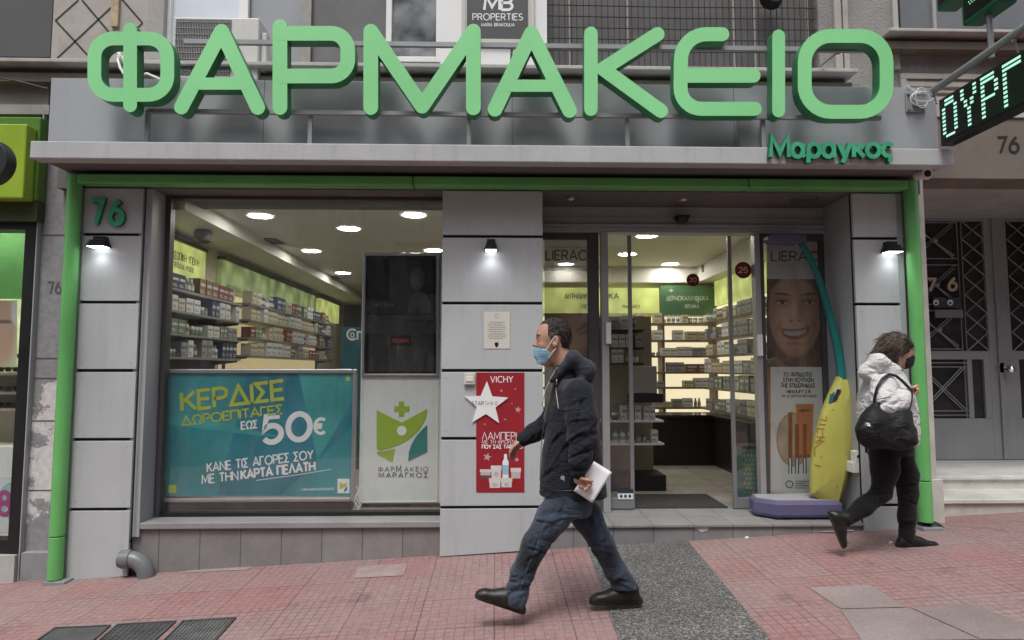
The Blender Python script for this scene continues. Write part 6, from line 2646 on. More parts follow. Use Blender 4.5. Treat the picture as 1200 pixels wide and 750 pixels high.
# PVC elbow at the left pillar
c0 = P(158, 650, -.02)
gxx = P(182, 668, -.06)
t = thing('drain_pipe', (c0.x, -.03, gz(c0.x, 0)), 'short grey plastic drain elbow bending from the left pillar into the pavement', 'pipe')
mb = MB()
rE = .135
zc_ = fz(652, -.03)
cxe = fx(158, -.03)
pts = [(cxe - .05, -.03, zc_)] + [(cxe + .02 + rE * math.sin(a), -.03, zc_ - rE + rE * math.cos(a)) for a in [math.pi / 2 * k / 9 for k in range(10)]] + [(cxe + .02 + rE, -.03, gz(-2.7, 0) - .05)]
mb.tube(pts, .063, 18)
mb.build('elbow', M_PVC, t, smooth=True)
mb = MB()
mb.tube([(cxe - .03, -.03, zc_), (cxe + .035, -.03, zc_)], .071, 18)
mb.build('collar', M_PVC, t, smooth=True)
mb = MB()
x = P(160, 640, -.012).x
mb.tube([(fx(163), -.012, ZS), (fx(163), -.012, fz(628)), (fx(163) - .01, -.012, fz(632))], .007, 6)
tt = thing('wall_cable', (fx(163), 0, 1), 'thin black cable running down beside the left pillar', 'cable')
mb.build('cable', M_BLACK, tt)

# socket and switch on the right return
t = thing('wall_socket', P(1009, 535, .03), 'white socket and switch box on the side of the right pillar', 'socket')
xr2 = fx(1006.5)
mb = MB()
mb.box(xr2 - .03, xr2 + .0035, .055, .125, fz(543, .06), fz(530, .06))
mb.build('socket', M_WHITE, t, bevel=.004)
mb = MB()
mb.box(xr2 - .05, xr2 + .0035, .055, .165, fz(556, .06), fz(543.5, .06))
mb.build('switch_box', M_WHITE, t, bevel=.004)
mb = MB()
mb.disc((xr2 - .0005, .0545, fz(536.5, .055)), .014, 'y', 12, 0, -.001)
mb.build('hole', M_BLACK, t)

# ================================================================== WEIGHING AND HEIGHT SCALE
scl = thing('weighing_scale', P(935, 607, .2), 'purple and yellow coin weighing scale with curved teal height pole by the right poster', 'scale')
M_PURP = mat('scale_purple', (0.115, 0.105, 0.195), rough=.4, var=.1, dirt=.15)
M_YEL = mat('scale_yellow', (0.43, 0.415, 0.10), rough=.38, var=.07, vs=2.5, streak=.12)
M_TEALP = mat('scale_teal', (0.012, 0.16, 0.145), rough=.35, var=.08)
xb0, xb1 = fx(891, .15, 600), fx(990, .15, 600)
zb0, zb1 = ZF + .012, ZF + .155
mb = MB()
bv = [(xb0, .30), (xb0 + .14, .14), (xb1 - .02, .14), (xb1, .2), (xb1, .47), (xb0 + .03, .47)]
n = len(bv)
ins = [(x + (.02 if x < xb0 + .1 else (-.02 if x > xb1 - .1 else .01)), y + (.02 if y < .3 else -.01)) for x, y in bv]
vs = [(x, y, zb0) for x, y in ins] + [(x, y, zb0 + .03) for x, y in bv] + [(x, y, zb1 - .03) for x, y in bv] + [(x, y, zb1) for x, y in ins]
fs = [tuple(range(n - 1, -1, -1)), tuple(range(3 * n, 4 * n))]
for k in range(3):
    fs += [(k * n + i, k * n + (i + 1) % n, (k + 1) * n + (i + 1) % n, (k + 1) * n + i) for i in range(n)]
mb.add(vs, fs)
mb.build('base', M_PURP, scl, bevel=.012)
mb = MB()
mb.add([(x * .97 + .03 * (xb0 + xb1) / 2, y * .92 + .08 * .3, zb1 + .004) for x, y in ins] + [(x * .97 + .03 * (xb0 + xb1) / 2, y * .92 + .08 * .3, zb1 + .0005) for x, y in ins], [tuple(range(n)), tuple(range(2 * n - 1, n - 1, -1))] + [((i + 1) % n, i, n + i, n + (i + 1) % n) for i in range(n)])
mb.build('platform', mat('scale_plate', (0.34, 0.34, 0.37), rough=.5, var=.12, dirt=.3), scl)
mb = MB()
for x in (xb0 + .16, xb1 - .1):
    for y in (.18, .43):
        mb.tube([(x, y, ZF + .0005), (x, y, ZF + .02)], .025, 10)
mb.build('foot', M_BLACK, scl)
# yellow body: lens-shaped board, thick in the middle, from an outline
def spline(q, n=7):
    o = []
    for i in range(len(q) - 1):
        p0, p1, p2, p3 = q[max(i - 1, 0)], q[i], q[i + 1], q[min(i + 2, len(q) - 1)]
        for k in range(n):
            t = k / n
            o.append(tuple(.5 * (2 * p1[c] + (p2[c] - p0[c]) * t + (2 * p0[c] - 5 * p1[c] + 4 * p2[c] - p3[c]) * t * t + (3 * p1[c] - p0[c] - 3 * p2[c] + p3[c]) * t ** 3) for c in (0, 1)))
    return o + [q[-1]]


outline = (spline([(983, 441), (973, 462), (963, 488), (955, 520), (951.3, 552), (951.5, 579)])[:-1] + spline([(951.5, 579), (962, 586.5), (972, 593), (978.5, 599)], 4)[:-1]
           + spline([(978.5, 599), (989, 574), (997, 543), (1002.8, 508), (1004.8, 478), (1003.5, 455), (1000, 441)])[:-1] + spline([(1000, 441), (992, 444.5), (983, 441)], 3)[:-1])
Yy = .20
pts = [P(u, v, Yy) for u, v in outline]
cxy = sum((p.x for p in pts)) / len(pts), sum((p.z for p in pts)) / len(pts)
mb = MB()
rings = []
spine = (cxy[0] + .035)
for f, yy in ((.96, Yy + .06), (1.0, Yy + .045), (1.0, Yy + .005), (.955, Yy - .012), (.80, Yy - .028), (.45, Yy - .046), (.12, Yy - .055)):
    rings.append([(spine + (p.x - spine) * f, yy, cxy[1] + (p.z - cxy[1]) * (1 - (1 - f) * .55)) for p in pts])
n = len(pts)
vs = [q for r_ in rings for q in r_]
fs = [tuple(range(n))] + [(k * n + i, k * n + (i + 1) % n, (k + 1) * n + (i + 1) % n, (k + 1) * n + i) for k in range(6) for i in range(n)] + [tuple(6 * n + i for i in range(n - 1, -1, -1))]
mb.add(vs, fs)
body = mb.build('body', M_YEL, scl, smooth=True)


def onbody(u, v, out):
    p = P(u, -v, Yy - .06)
    return (p.x, Yy - .058 - out, p.z)


dg = bpy.context.evaluated_depsgraph_get()


def bvh_of(o):
    d = bpy.context.evaluated_depsgraph_get()
    e = o.evaluated_get(d)
    me = e.to_mesh()
    mw = Matrix.Translation(wloc(o))
    b = BVHTree.FromPolygons([mw @ v.co for v in me.vertices], [tuple(p.vertices) for p in me.polygons])
    e.to_mesh_clear()
    return b


def surf(b, u, v, off=.004, default_y=0.0):
    d = ray(u, v)
    h = b.ray_cast(CAM, d)
    if h[0] is None:
        return P(u, v, default_y)
    return h[0] + h[1] * off if h[1].dot(d) < 0 else h[0] - h[1] * off


bpy.context.view_layer.update()
bb = bvh_of(body)
mb = MB()
tfb = lambda u, v, out: tuple(surf(bb, u, -v, .003, Yy - .05))


def bl(*q):
    pts = []
    for a, b_ in zip(q[:-1], q[1:]):
        for k in range(5):
            pts.append((a[0] + (b_[0] - a[0]) * k / 5, -(a[1] + (b_[1] - a[1]) * k / 5)))
    pts.append((q[-1][0], -q[-1][1]))
    stroke(mb, pts, .75, tfb, cap=False)


bl((955, 545), (962, 546.5))
bl((955, 535), (955, 525), (963, 517.5))
bl((956, 520), (964, 512), (964, 505))
bl((957, 516.5), (966, 517))
bl((957.5, 512), (966.5, 512.5))
bl((958.5, 507), (958, 502), (966, 503))
bl((960, 497), (967.5, 498))
bl((961, 491.5), (968, 493), (968.5, 487))
mb.build('lettering', mat('scale_print', (0.33, 0.17, 0.03), rough=.5), scl, fix=False)
mb = MB()
for q, mi in (([(973, 463), (978, 459), (982, 460), (977, 471), (971, 473)], 0), ([(979, 455), (985, 453.5), (983, 460), (978, 463)], 1), ([(981, 456), (986, 457), (980, 469), (976, 470)], 2)):
    vs = [surf(bb, u, v, .006 + .003 * mi, Yy) for u, v in q]
    mb.add(vs, [tuple(range(len(vs)))], mi)
mb.build('display', [mat('scale_teal_dark', (0.01, 0.10, 0.10), rough=.3), mat('slot_pale', (0.45, 0.45, 0.42), rough=.4), M_BLACK], scl, fix=False)
mb = MB()
for u, v in ((958, 575), (981, 570), (976, 480), (994, 470), (962, 535), (992, 530)):
    p = surf(bb, u, v, .001, Yy)
    mb.tube([p, p + Vector((0, -.004, 0))], .006, 8)
mb.build('screw', M_STEEL, scl)
# teal pole and purple height head
mb = MB()
pts = [P(u, v, Yy + .03 + .12 * k / 9) for k, (u, v) in enumerate([(986, 448), (985.5, 432), (982.5, 413), (978, 392), (972, 368), (965, 343), (957, 320), (949, 302), (942, 290), (935, 281)])]
mb.tube(pts, [.040, .038, .036, .034, .032, .030, .028, .027, .026, .024], 14)
mb.build('pole', M_TEALP, scl, smooth=True)
mb = MB()
a, b_ = P(897, 278, .33), P(943, 277, .33)
za, zb = fz(285, .33), fz(273, .33)
mb.prism([(a.x, zb - .02), (a.x + .06, zb), (b_.x - .06, zb), (b_.x, zb - .02), (b_.x - .01, za + .03), (b_.x - .08, za), (a.x + .05, za + .005), (a.x, za + .03)], .27, .40)
mb.build('height_head', M_PURP, scl, bevel=.012)

# ================================================================== PEOPLE (one smooth skin each, grown from a distance field)
class Field:
    """Signed distance field on a regular grid; shapes are merged smoothly and meshed as one surface."""

    def __init__(self, lo, hi, h):
        self.lo = np.array(lo, dtype=np.float32)
        self.h = h
        self.n = np.ceil((np.array(hi) - np.array(lo)) / h).astype(int) + 1
        self.F = np.full(self.n, 1.0, dtype=np.float32)

    def _win(self, lo, hi, pad):
        a = np.maximum(0, np.floor((np.array(lo) - pad - self.lo) / self.h).astype(int))
        b = np.minimum(self.n, np.ceil((np.array(hi) + pad - self.lo) / self.h).astype(int) + 1)
        sl_ = tuple(slice(int(a[i]), int(max(b[i], a[i] + 1))) for i in range(3))
        ax = [self.lo[i] + self.h * np.arange(sl_[i].start, sl_[i].stop, dtype=np.float32) for i in range(3)]
        X, Y, Z = np.meshgrid(*ax, indexing='ij')
        return sl_, X, Y, Z

    def _put(self, sl_, d, k, op):
        A = self.F[sl_]
        if op == 'add':
            if k > 0:
                hh = np.maximum(k - np.abs(A - d), 0) / k
                self.F[sl_] = np.minimum(A, d) - hh * hh * k * .25
            else:
                self.F[sl_] = np.minimum(A, d)
        else:
            hh = np.maximum(k - np.abs(A + d), 0) / max(k, 1e-6)
            self.F[sl_] = np.maximum(A, -d) + hh * hh * k * .25

    def cap(self, a, b, ra, rb, k=.02, op='add', sy=1.0):
        """tapered capsule; sy squashes it in y"""
        a, b = np.array(a, dtype=np.float32), np.array(b, dtype=np.float32)
        r = max(ra, rb)
        sl_, X, Y, Z = self._win(np.minimum(a, b) - r, np.maximum(a, b) + r, k + 3 * self.h)
        ay, by = a[1], b[1]
        d = b - a
        px, py, pz = X - a[0], Y - a[1], Z - a[2]
        t = np.clip((px * d[0] + py * d[1] + pz * d[2]) / max(float(d @ d), 1e-9), 0, 1)
        dist = np.sqrt((px - t * d[0]) ** 2 + ((py - t * d[1]) / sy) ** 2 + (pz - t * d[2]) ** 2) - (ra + (rb - ra) * t)
        self._put(sl_, dist * min(1, sy), k, op)
        return self

    def chain(self, pts, rs, k=.02, sy=1.0):
        for i in range(len(pts) - 1):
            self.cap(pts[i], pts[i + 1], rs[i], rs[i + 1], k, sy=sy)
        return self

    def ell(self, c, r, k=.02, op='add', rot=0.0):
        """ellipsoid, rotated by rot about the y axis"""
        c, r = np.array(c, dtype=np.float32), np.array(r, dtype=np.float32)
        m = float(r.max())
        sl_, X, Y, Z = self._win(c - m, c + m, k + 3 * self.h)
        x, y, z = X - c[0], Y - c[1], Z - c[2]
        if rot:
            cs, sn = math.cos(rot), math.sin(rot)
            x, z = x * cs + z * sn, -x * sn + z * cs
        k0 = np.sqrt((x / r[0]) ** 2 + (y / r[1]) ** 2 + (z / r[2]) ** 2)
        k1 = np.sqrt((x / r[0] ** 2) ** 2 + (y / r[1] ** 2) ** 2 + (z / r[2] ** 2) ** 2)
        self._put(sl_, k0 * (k0 - 1) / np.maximum(k1, 1e-6), k, op)
        return self

    def loft(self, rows, k=.02, op='add', p=2.2):
        """stack of superellipses: rows of (z, cx, cy, rx, ry)"""
        rows = sorted(rows)
        zs = [q[0] for q in rows]
        M = np.array(rows, dtype=np.float32)
        lo = [min(q[1] - q[3] for q in rows), min(q[2] - q[4] for q in rows), zs[0]]
        hi = [max(q[1] + q[3] for q in rows), max(q[2] + q[4] for q in rows), zs[-1]]
        sl_, X, Y, Z = self._win(lo, hi, k + 3 * self.h)
        zc = np.clip(Z, zs[0], zs[-1])
        cx, cy, rx, ry = (np.interp(zc, zs, M[:, i]).astype(np.float32) for i in (1, 2, 3, 4))
        q = (np.abs((X - cx) / rx) ** p + np.abs((Y - cy) / ry) ** p) ** (1 / p)
        d = (q - 1) * np.minimum(rx, ry)
        dz = np.maximum(zs[0] - Z, Z - zs[-1])
        d = np.where((d > 0) & (dz > 0), np.sqrt(np.maximum(d, 0) ** 2 + np.maximum(dz, 0) ** 2), np.maximum(d, dz))
        self._put(sl_, d, k, op)
        return self

    def clip_poly(self, poly):
        """keep only what lies inside a polygon drawn in the x-z plane"""
        X = self.lo[0] + self.h * np.arange(self.n[0], dtype=np.float32)
        Z = self.lo[2] + self.h * np.arange(self.n[2], dtype=np.float32)
        X, Z = np.meshgrid(X, Z, indexing='ij')
        d = np.full(X.shape, 1e9, dtype=np.float32)
        inside = np.zeros(X.shape, dtype=bool)
        n = len(poly)
        for i in range(n):
            ax, az = poly[i]
            bx, bz = poly[(i + 1) % n]
            ex, ez = bx - ax, bz - az
            t = np.clip(((X - ax) * ex + (Z - az) * ez) / max(ex * ex + ez * ez, 1e-12), 0, 1)
            d = np.minimum(d, np.hypot(X - ax - t * ex, Z - az - t * ez))
            if abs(ez) > 1e-9:
                cr = ((az > Z) != (bz > Z)) & (X < (bx - ax) * (Z - az) / ez + ax)
                inside ^= cr
        d = np.where(inside, -d, d)
        self.F = np.maximum(self.F, d[:, None, :])
        return self

    def where(self, fn):
        """add a displacement fn(x, y, z) to the distance (folds of cloth)"""
        ax = [self.lo[i] + self.h * np.arange(self.n[i], dtype=np.float32) for i in range(3)]
        X, Y, Z = np.meshgrid(*ax, indexing='ij', sparse=True)
        self.F = (self.F + fn(X, Y, Z)).astype(np.float32)
        return self

    def mesh(self, name, mats, parent=None, matfn=None):
        F, h = self.F, self.h
        F[0], F[-1], F[:, 0], F[:, -1], F[:, :, 0], F[:, :, -1] = 1, 1, 1, 1, 1, 1
        ins = F < 0
        nx, ny, nz = F.shape
        cnt = np.zeros((nx - 1, ny - 1, nz - 1), dtype=np.int8)
        for a in (0, 1):
            for b in (0, 1):
                for c in (0, 1):
                    cnt += ins[a:nx - 1 + a, b:ny - 1 + b, c:nz - 1 + c]
        act = (cnt > 0) & (cnt < 8)
        I = np.argwhere(act)
        idx = np.full(act.shape, -1, dtype=np.int64)
        idx[act] = np.arange(len(I))
        s_ = np.zeros((len(I), 3))
        w_ = np.zeros(len(I))
        for ax in range(3):
            o1, o2 = [q for q in range(3) if q != ax]
            for a in (0, 1):
                for b in (0, 1):
                    p0 = I.copy()
                    p0[:, o1] += a
                    p0[:, o2] += b
                    p1 = p0.copy()
                    p1[:, ax] += 1
                    f0, f1 = F[p0[:, 0], p0[:, 1], p0[:, 2]], F[p1[:, 0], p1[:, 1], p1[:, 2]]
                    cr = (f0 < 0) != (f1 < 0)
                    t = np.where(cr, f0 / np.where(cr, f0 - f1, 1), 0)
                    q = p0.astype(float)
                    q[:, ax] += t
                    s_ += np.where(cr[:, None], q, 0)
                    w_ += cr
        V = self.lo + h * (s_ / w_[:, None])
        faces = []
        for ax in range(3):
            o1, o2 = [(1, 2), (2, 0), (0, 1)][ax]
            sl0 = [slice(None)] * 3
            sl1 = [slice(None)] * 3
            sl0[ax], sl1[ax] = slice(0, -1), slice(1, None)
            A, B = ins[tuple(sl0)], ins[tuple(sl1)]
            for flip in (False, True):
                E = np.argwhere((A & ~B) if not flip else (~A & B))
                E = E[(E[:, o1] > 0) & (E[:, o2] > 0)]
                q = []
                for da, db in ((-1, -1), (0, -1), (0, 0), (-1, 0)):
                    c = E.copy()
                    c[:, o1] += da
                    c[:, o2] += db
                    q.append(idx[c[:, 0], c[:, 1], c[:, 2]])
                q = np.stack(q, 1)
                faces.append(q if not flip else q[:, ::-1])
        Fc = np.concatenate(faces)
        off = np.array(wloc(parent)) if parent is not None else np.zeros(3)
        me = bpy.data.meshes.new(name)
        me.vertices.add(len(V))
        me.vertices.foreach_set('co', (V - off).astype(np.float32).ravel())
        me.loops.add(4 * len(Fc))
        me.loops.foreach_set('vertex_index', Fc.astype(np.int32).ravel())
        me.polygons.add(len(Fc))
        me.polygons.foreach_set('loop_start', np.arange(0, 4 * len(Fc), 4, dtype=np.int32))
        me.polygons.foreach_set('loop_total', np.full(len(Fc), 4, dtype=np.int32))
        for m in (mats if isinstance(mats, (list, tuple)) else [mats]):
            me.materials.append(m)
        if matfn is not None:
            ctr = V[Fc].mean(1)
            me.polygons.foreach_set('material_index', matfn(ctr).astype(np.int32))
        me.polygons.foreach_set('use_smooth', np.ones(len(Fc), dtype=bool))
        me.update(calc_edges=True)
        me.validate()
        o = bpy.data.objects.new(name, me)
        COL.objects.link(o)
        if parent is not None:
            o.parent = parent
        return o


def finger(f, base, dirs, lens, r0, r1):
    p = Vector(base)
    n = len(dirs)
    for i, (d, l) in enumerate(zip(dirs, lens)):
        q = p + Vector(d).normalized() * l
        a, b_ = r0 + (r1 - r0) * i / n, r0 + (r1 - r0) * (i + 1) / n
        f.cap(p, q, a, b_, .003)
        p = q
    return p


def creases(spec, seed):
    """Irregular folds: many short valleys of random length, angle and depth around the places where cloth bunches.
    spec rows: (centre, spread, count, angle, angle spread, depth)"""
    r_ = random.Random(seed)
    items = []
    for c, sp, n, ang, da, dep in spec:
        for _ in range(n):
            a = R(ang + r_.gauss(0, da))
            items.append((c[0] + r_.gauss(0, sp[0]), c[1] + r_.gauss(0, sp[1]), c[2] + r_.gauss(0, sp[2]), a, r_.uniform(.03, .09), r_.uniform(.007, .015), dep * r_.uniform(.4, 1.2)))

    def fn(X, Y, Z):
        d = 0.0
        for cx, cy_, cz, a, ln, wd, dep in items:
            u = (X - cx) * math.cos(a) + (Z - cz) * math.sin(a)
            v = -(X - cx) * math.sin(a) + (Z - cz) * math.cos(a) + u * u * 2.2
            d = d + dep * np.exp(-(u / ln) ** 2 - (v / wd) ** 2 - ((Y - cy_) / .07) ** 2) - .5 * dep * np.exp(-(u / ln) ** 2 - ((v - 1.7 * wd) / wd) ** 2 - ((Y - cy_) / .07) ** 2)
        return d.astype(np.float32)
    return fn


def cloth_mat(name, col, var=.12, bump=.25, bs=220, rough=.9, vs=6, sheen=.2, wr=.35):
    m = mat(name, col, rough=rough, var=var, vs=vs, spec=.2)
    n, L = m.node_tree.nodes, m.node_tree.links
    b = n['Principled BSDF']
    b.inputs['Sheen Weight'].default_value = sheen
    b.inputs['Sheen Roughness'].default_value = .5
    tc = n.new('ShaderNodeTexCoord')
    mp = n.new('ShaderNodeMapping')
    mp.inputs['Scale'].default_value = (1, 1, 1.9)
    L.new(tc.outputs['Object'], mp.inputs[0])
    w1 = n.new('ShaderNodeTexNoise')
    w1.inputs['Scale'].default_value = 11
    w1.inputs['Detail'].default_value = 3
    w1.inputs['Distortion'].default_value = .8
    L.new(mp.outputs[0], w1.inputs['Vector'])
    b1 = n.new('ShaderNodeBump')
    b1.inputs['Strength'].default_value = wr
    b1.inputs['Distance'].default_value = .03
    L.new(w1.outputs['Fac'], b1.inputs['Height'])
    w2 = n.new('ShaderNodeTexNoise')
    w2.inputs['Scale'].default_value = bs
    L.new(tc.outputs['Object'], w2.inputs['Vector'])
    b2 = n.new('ShaderNodeBump')
    b2.inputs['Strength'].default_value = bump
    b2.inputs['Distance'].default_value = .003
    L.new(w2.outputs['Fac'], b2.inputs['Height'])
    L.new(b1.outputs[0], b2.inputs['Normal'])
    L.new(b2.outputs[0], b.inputs['Normal'])
    return m


def skin_mat(name, col):
    m = mat(name, col, rough=.5, var=.12, vs=22, bump=.12, bs=160, spec=.35)
    b = m.node_tree.nodes['Principled BSDF']
    b.inputs['Subsurface Weight'].default_value = .12
    b.inputs['Subsurface Radius'].default_value = (.012, .005, .003)
    return m


M_SKIN = skin_mat('skin_tan', (0.42, 0.245, 0.175))
M_SKINW = skin_mat('skin_fair', (0.50, 0.31, 0.235))
M_JACKET = cloth_mat('jacket_navy', (0.0135, 0.0155, 0.023), wr=.6, sheen=.08)
M_HOOD = cloth_mat('hood_slate', (0.036, 0.040, 0.052), wr=.4, sheen=.1)
M_JEANS = cloth_mat('denim', (0.034, 0.047, 0.068), var=.85, vs=4.5, bump=.3, bs=320, wr=.55)
M_SHOE = mat('shoe_leather', (0.013, 0.0115, 0.0105), rough=.45, var=.25, vs=12, bump=.15, bs=90)
M_SOLE = mat('shoe_sole', (0.018, 0.017, 0.016), rough=.8)
M_MASK = cloth_mat('mask_blue', (0.25, 0.50, 0.62), var=.05, bump=.1, wr=.1)
M_HAIR = mat('hair_dark', (0.022, 0.017, 0.014), rough=.6, var=.5, vs=60, bump=.7, bs=140)
M_HAIRG = mat('hair_grey', (0.07, 0.062, 0.058), rough=.6, var=.5, vs=70, bump=.7, bs=150)

# ------------------------------------------------------------------ the man walking to the left
YM = -1.33


def m_(u, v, dy=0.0):
    p = P(u, v, YM + dy)
    return (p.x, p.y, p.z)


px = 3.97 / 760                              # metres per photo pixel at the man
# the trunk sits on y = YM; left side towards the street (-y)
NS, FS = -.17, .17                           # near and far shoulder
SH_N, EL_N, WR_N = m_(679, 462, NS), m_(682, 513, -.235), m_(678, 556, -.24)
SH_F, EL_F, WR_F = m_(668, 462, FS), m_(640, 500, .22), m_(613, 515, .17)
HIP_N, KN_N, AN_N = m_(662, 577, -.085), m_(627, 638, -.095), m_(606, 697, -.09)
HIP_F, KN_F, AN_F = m_(670, 577, .085), m_(706, 638, .08), m_(731, 690, .08)
lo = Vector(m_(548, 728)) - Vector((0, .36, 0))
hi = Vector(m_(765, 362)) + Vector((0, .36, 0))


def vz(v):
    return m_(640, v)[2]


def head_core(f, g=0.0):
    f.ell(m_(648.8, 391.5), (.100 + g, .077 + g, .093 + g), .03, rot=.05)
    f.ell(m_(640.8, 401), (.058 + g, .060 + g, .078 + g), .04)
    f.ell(m_(640.5, 413), (.052 + g, .052 + g, .056 + g), .035)


f = Field(lo, hi, .0052)
head_core(f)
f.cap(m_(635, 423.5, 0), m_(641, 424, 0), .022, .034, .03)                            # chin
f.cap(m_(632.2, 392.8, -.034), m_(632.2, 392.8, .034), .010, .010, .012)              # brow
f.cap(m_(630.6, 396, 0), m_(626.9, 404.3, 0), .009, .0145, .010)                      # nose
f.cap(m_(628.4, 405, -.009), m_(628.4, 405, .009), .010, .010, .006)
for s in (-1, 1):
    f.ell(m_(636, 405, s * .040), (.024, .020, .022), .02)                            # cheek
    f.ell(m_(629.6, 397.3, s * .031), (.014, .016, .010), .010, 'sub')                # eye socket
    f.ell(m_(632.4, 397.5, s * .031), (.0135, .0135, .0115), .003)
    f.ell(m_(651, 401, s * .076), (.019, .012, .036), .006, rot=-.2)                  # ear
    f.ell(m_(650.4, 399.5, s * .088), (.009, .008, .018), .006, 'sub', rot=-.2)
    f.cap(m_(630.5, 415.5, s * .001), m_(631, 415.5, s * .018), .008, .006, .006)     # lips
f.cap(m_(654, 409), m_(667, 440), .056, .064, .035)                                   # neck
# trunk and limbs, slimmer than the clothes
f.loft([(vz(580), *m_(670, 580)[:2], .105, .145), (vz(535), *m_(669, 535)[:2], .095, .135), (vz(480), *m_(671, 480)[:2], .11, .155), (vz(450), *m_(673, 450)[:2], .07, .14)], .05)
for a, b, c, r in ((SH_N, EL_N, WR_N, 1), (SH_F, EL_F, WR_F, 1)):
    f.chain([a, b, c], [.045, .038, .027], .02)
for a, b, c in ((HIP_N, KN_N, AN_N), (HIP_F, KN_F, AN_F)):
    f.chain([a, b, c], [.075, .055, .04], .03)
f.cap(AN_N, m_(580, 703, -.09), .036, .026, .02)
f.cap(AN_F, m_(709, 701, .08), .036, .026, .02)
# near hand: palm with fingers curled round the sheet of paper
W = Vector(WR_N)
PALM = Vector(m_(682.5, 564.5, -.243))
f.cap(W, W + (PALM - W) * .5, .026, .027, .012)
f.cap(m_(677, 562.5, -.243), m_(685, 566, -.243), .024, .023, .014, sy=.72)
for k, (u, v) in enumerate(((687.5, 561.5), (688, 564.8), (687, 568), (684.8, 570.6))):
    L_ = (.030, .032, .030, .025)[k]
    finger(f, m_(u - 5, v - .5, -.252), [(1, -.25, -.15), (.55, -.55, -.35), (-.75, -.42, -.25)], [L_ * .95, L_ * .72, L_ * .6], .0095, .0078)
finger(f, m_(680, 560.5, -.262), [(.6, -.55, -.1), (.95, -.22, -.15), (.9, .05, -.3)], [.026, .026, .020], .0115, .0085)
# far hand: relaxed, fingers hanging slightly curled
W = Vector(WR_F)
f.cap(W, m_(609, 519, .17), .025, .025, .012)
f.cap(m_(609.5, 518.5, .17), m_(604.5, 523, .17), .026, .024, .014, sy=.6)
for k, (u, v, dy) in enumerate(((601.6, 522.6, .145), (602.2, 524.6, .160), (603.6, 526.2, .178), (605.4, 526.8, .192))):
    L_ = (.040, .044, .041, .033)[k]
    finger(f, m_(u + 2, v - 1, dy), [(-.75, 0, -.75), (-.35, 0, -1), (.15, 0, -1)], [L_ * .85, L_ * .62, L_ * .5], .0095, .0075)
finger(f, m_(607, 519, .145), [(-.75, -.55, -.55), (-.7, -.2, -.8), (-.5, 0, -1)], [.03, .028, .022], .011, .0085)
man = f.mesh('person', M_SKIN)
tag(man, 'man in dark navy hooded jacket and jeans with blue face mask, striding left', 'person')

# hair
f = Field(m_(618, 425, -.14), Vector(m_(690, 362, .14)), .0042)
f.ell(m_(649.4, 391), (.1045, .0825, .0985), .0, rot=.05)
f.ell(m_(641.5, 396), (.060, .064, .080), .03)
f.ell(m_(658, 402), (.045, .062, .052), .03)
f.where(lambda X, Y, Z: .0018 * np.sin(X * 260 + Z * 190 + np.sin(Y * 80 + Z * 50) * 3) + .0016 * np.sin(Y * 230 - X * 90 + 2 * np.sin(Z * 70)))
hp = [(630, 360), (626, 379), (628.8, 381.8), (633, 379.8), (638, 378.8), (641.5, 380.5), (641, 386), (641.2, 392), (644, 396.5), (644.2, 404), (646.2, 404.5), (647.4, 396.5), (650, 392.5), (655, 393), (656.5, 402), (658, 409), (661, 414), (676, 413), (690, 390), (680, 358)]
f.clip_poly([(m_(u, v)[0], m_(u, v)[2]) for u, v in hp])


def hairmat(c):
    ear = np.array(m_(647.5, 399))
    return ((c[:, 0] < ear[0] + .03) & (c[:, 2] < ear[2] + .045)).astype(int)


f.mesh('hair', [M_HAIR, M_HAIRG], man, hairmat)


def tufts(obj, n, ln, r, dirfn, m, seed, sub=3, puff=.005):
    """fine locks lying along the hair surface"""
    rr = random.Random(seed)
    me = obj.data
    o = wloc(obj)
    mb = MB()
    vi = [rr.randrange(len(me.vertices)) for _ in range(n)]
    for i_ in vi:
        v = me.vertices[i_]
        p, nn = v.co + o, v.normal
        d = Vector(dirfn(p, rr))
        d = (d - nn * d.dot(nn))
        if d.length < 1e-3:
            continue
        d.normalize()
        L_ = ln * rr.uniform(.5, 1.3)
        q = [p - nn * .002 + d * (L_ * t_) + nn * (puff * math.sin(t_ * 2.4) * rr.uniform(.2, 1.1)) + Vector((0, 0, -.004 * t_ * t_)) for t_ in [k_ / sub for k_ in range(sub + 1)]]
        mb.tube(q, [r * (1 - .75 * k_ / sub) for k_ in range(sub + 1)], 4, caps=False)
    ob = mb.build('hair_lock', m, obj, smooth='all')
    ob['kind'] = 'stuff'
    return ob


tufts(bpy.data.objects['hair'], 900, .022, .0016, lambda p, rr: (.8 + rr.uniform(-.3, .3), rr.uniform(-.3, .3), -.45 + rr.uniform(-.3, .3)), M_HAIR, 4)
# eyes, brows and stubble shade stay small parts
mb = MB()
for s in (-1, 1):
    c = Vector(m_(631.4, 397.5, s * .031))
    mb.tube([c + Vector((-.0105, 0, 0)), c + Vector((-.0125, 0, 0))], .006, 10, 1)
mb.build('eye', [M_PWHITE, mat('iris_dark', (0.02, 0.012, 0.008), rough=.2)], man)
mb = MB()
for s in (-1, 1):
    mb.tube([m_(629.6, 393.8, s * .012), m_(629.8, 392.2, s * .030), m_(633.2, 392.8, s * .052)], [.004, .006, .003], 6)
mb.build('eyebrow', M_HAIR, man)
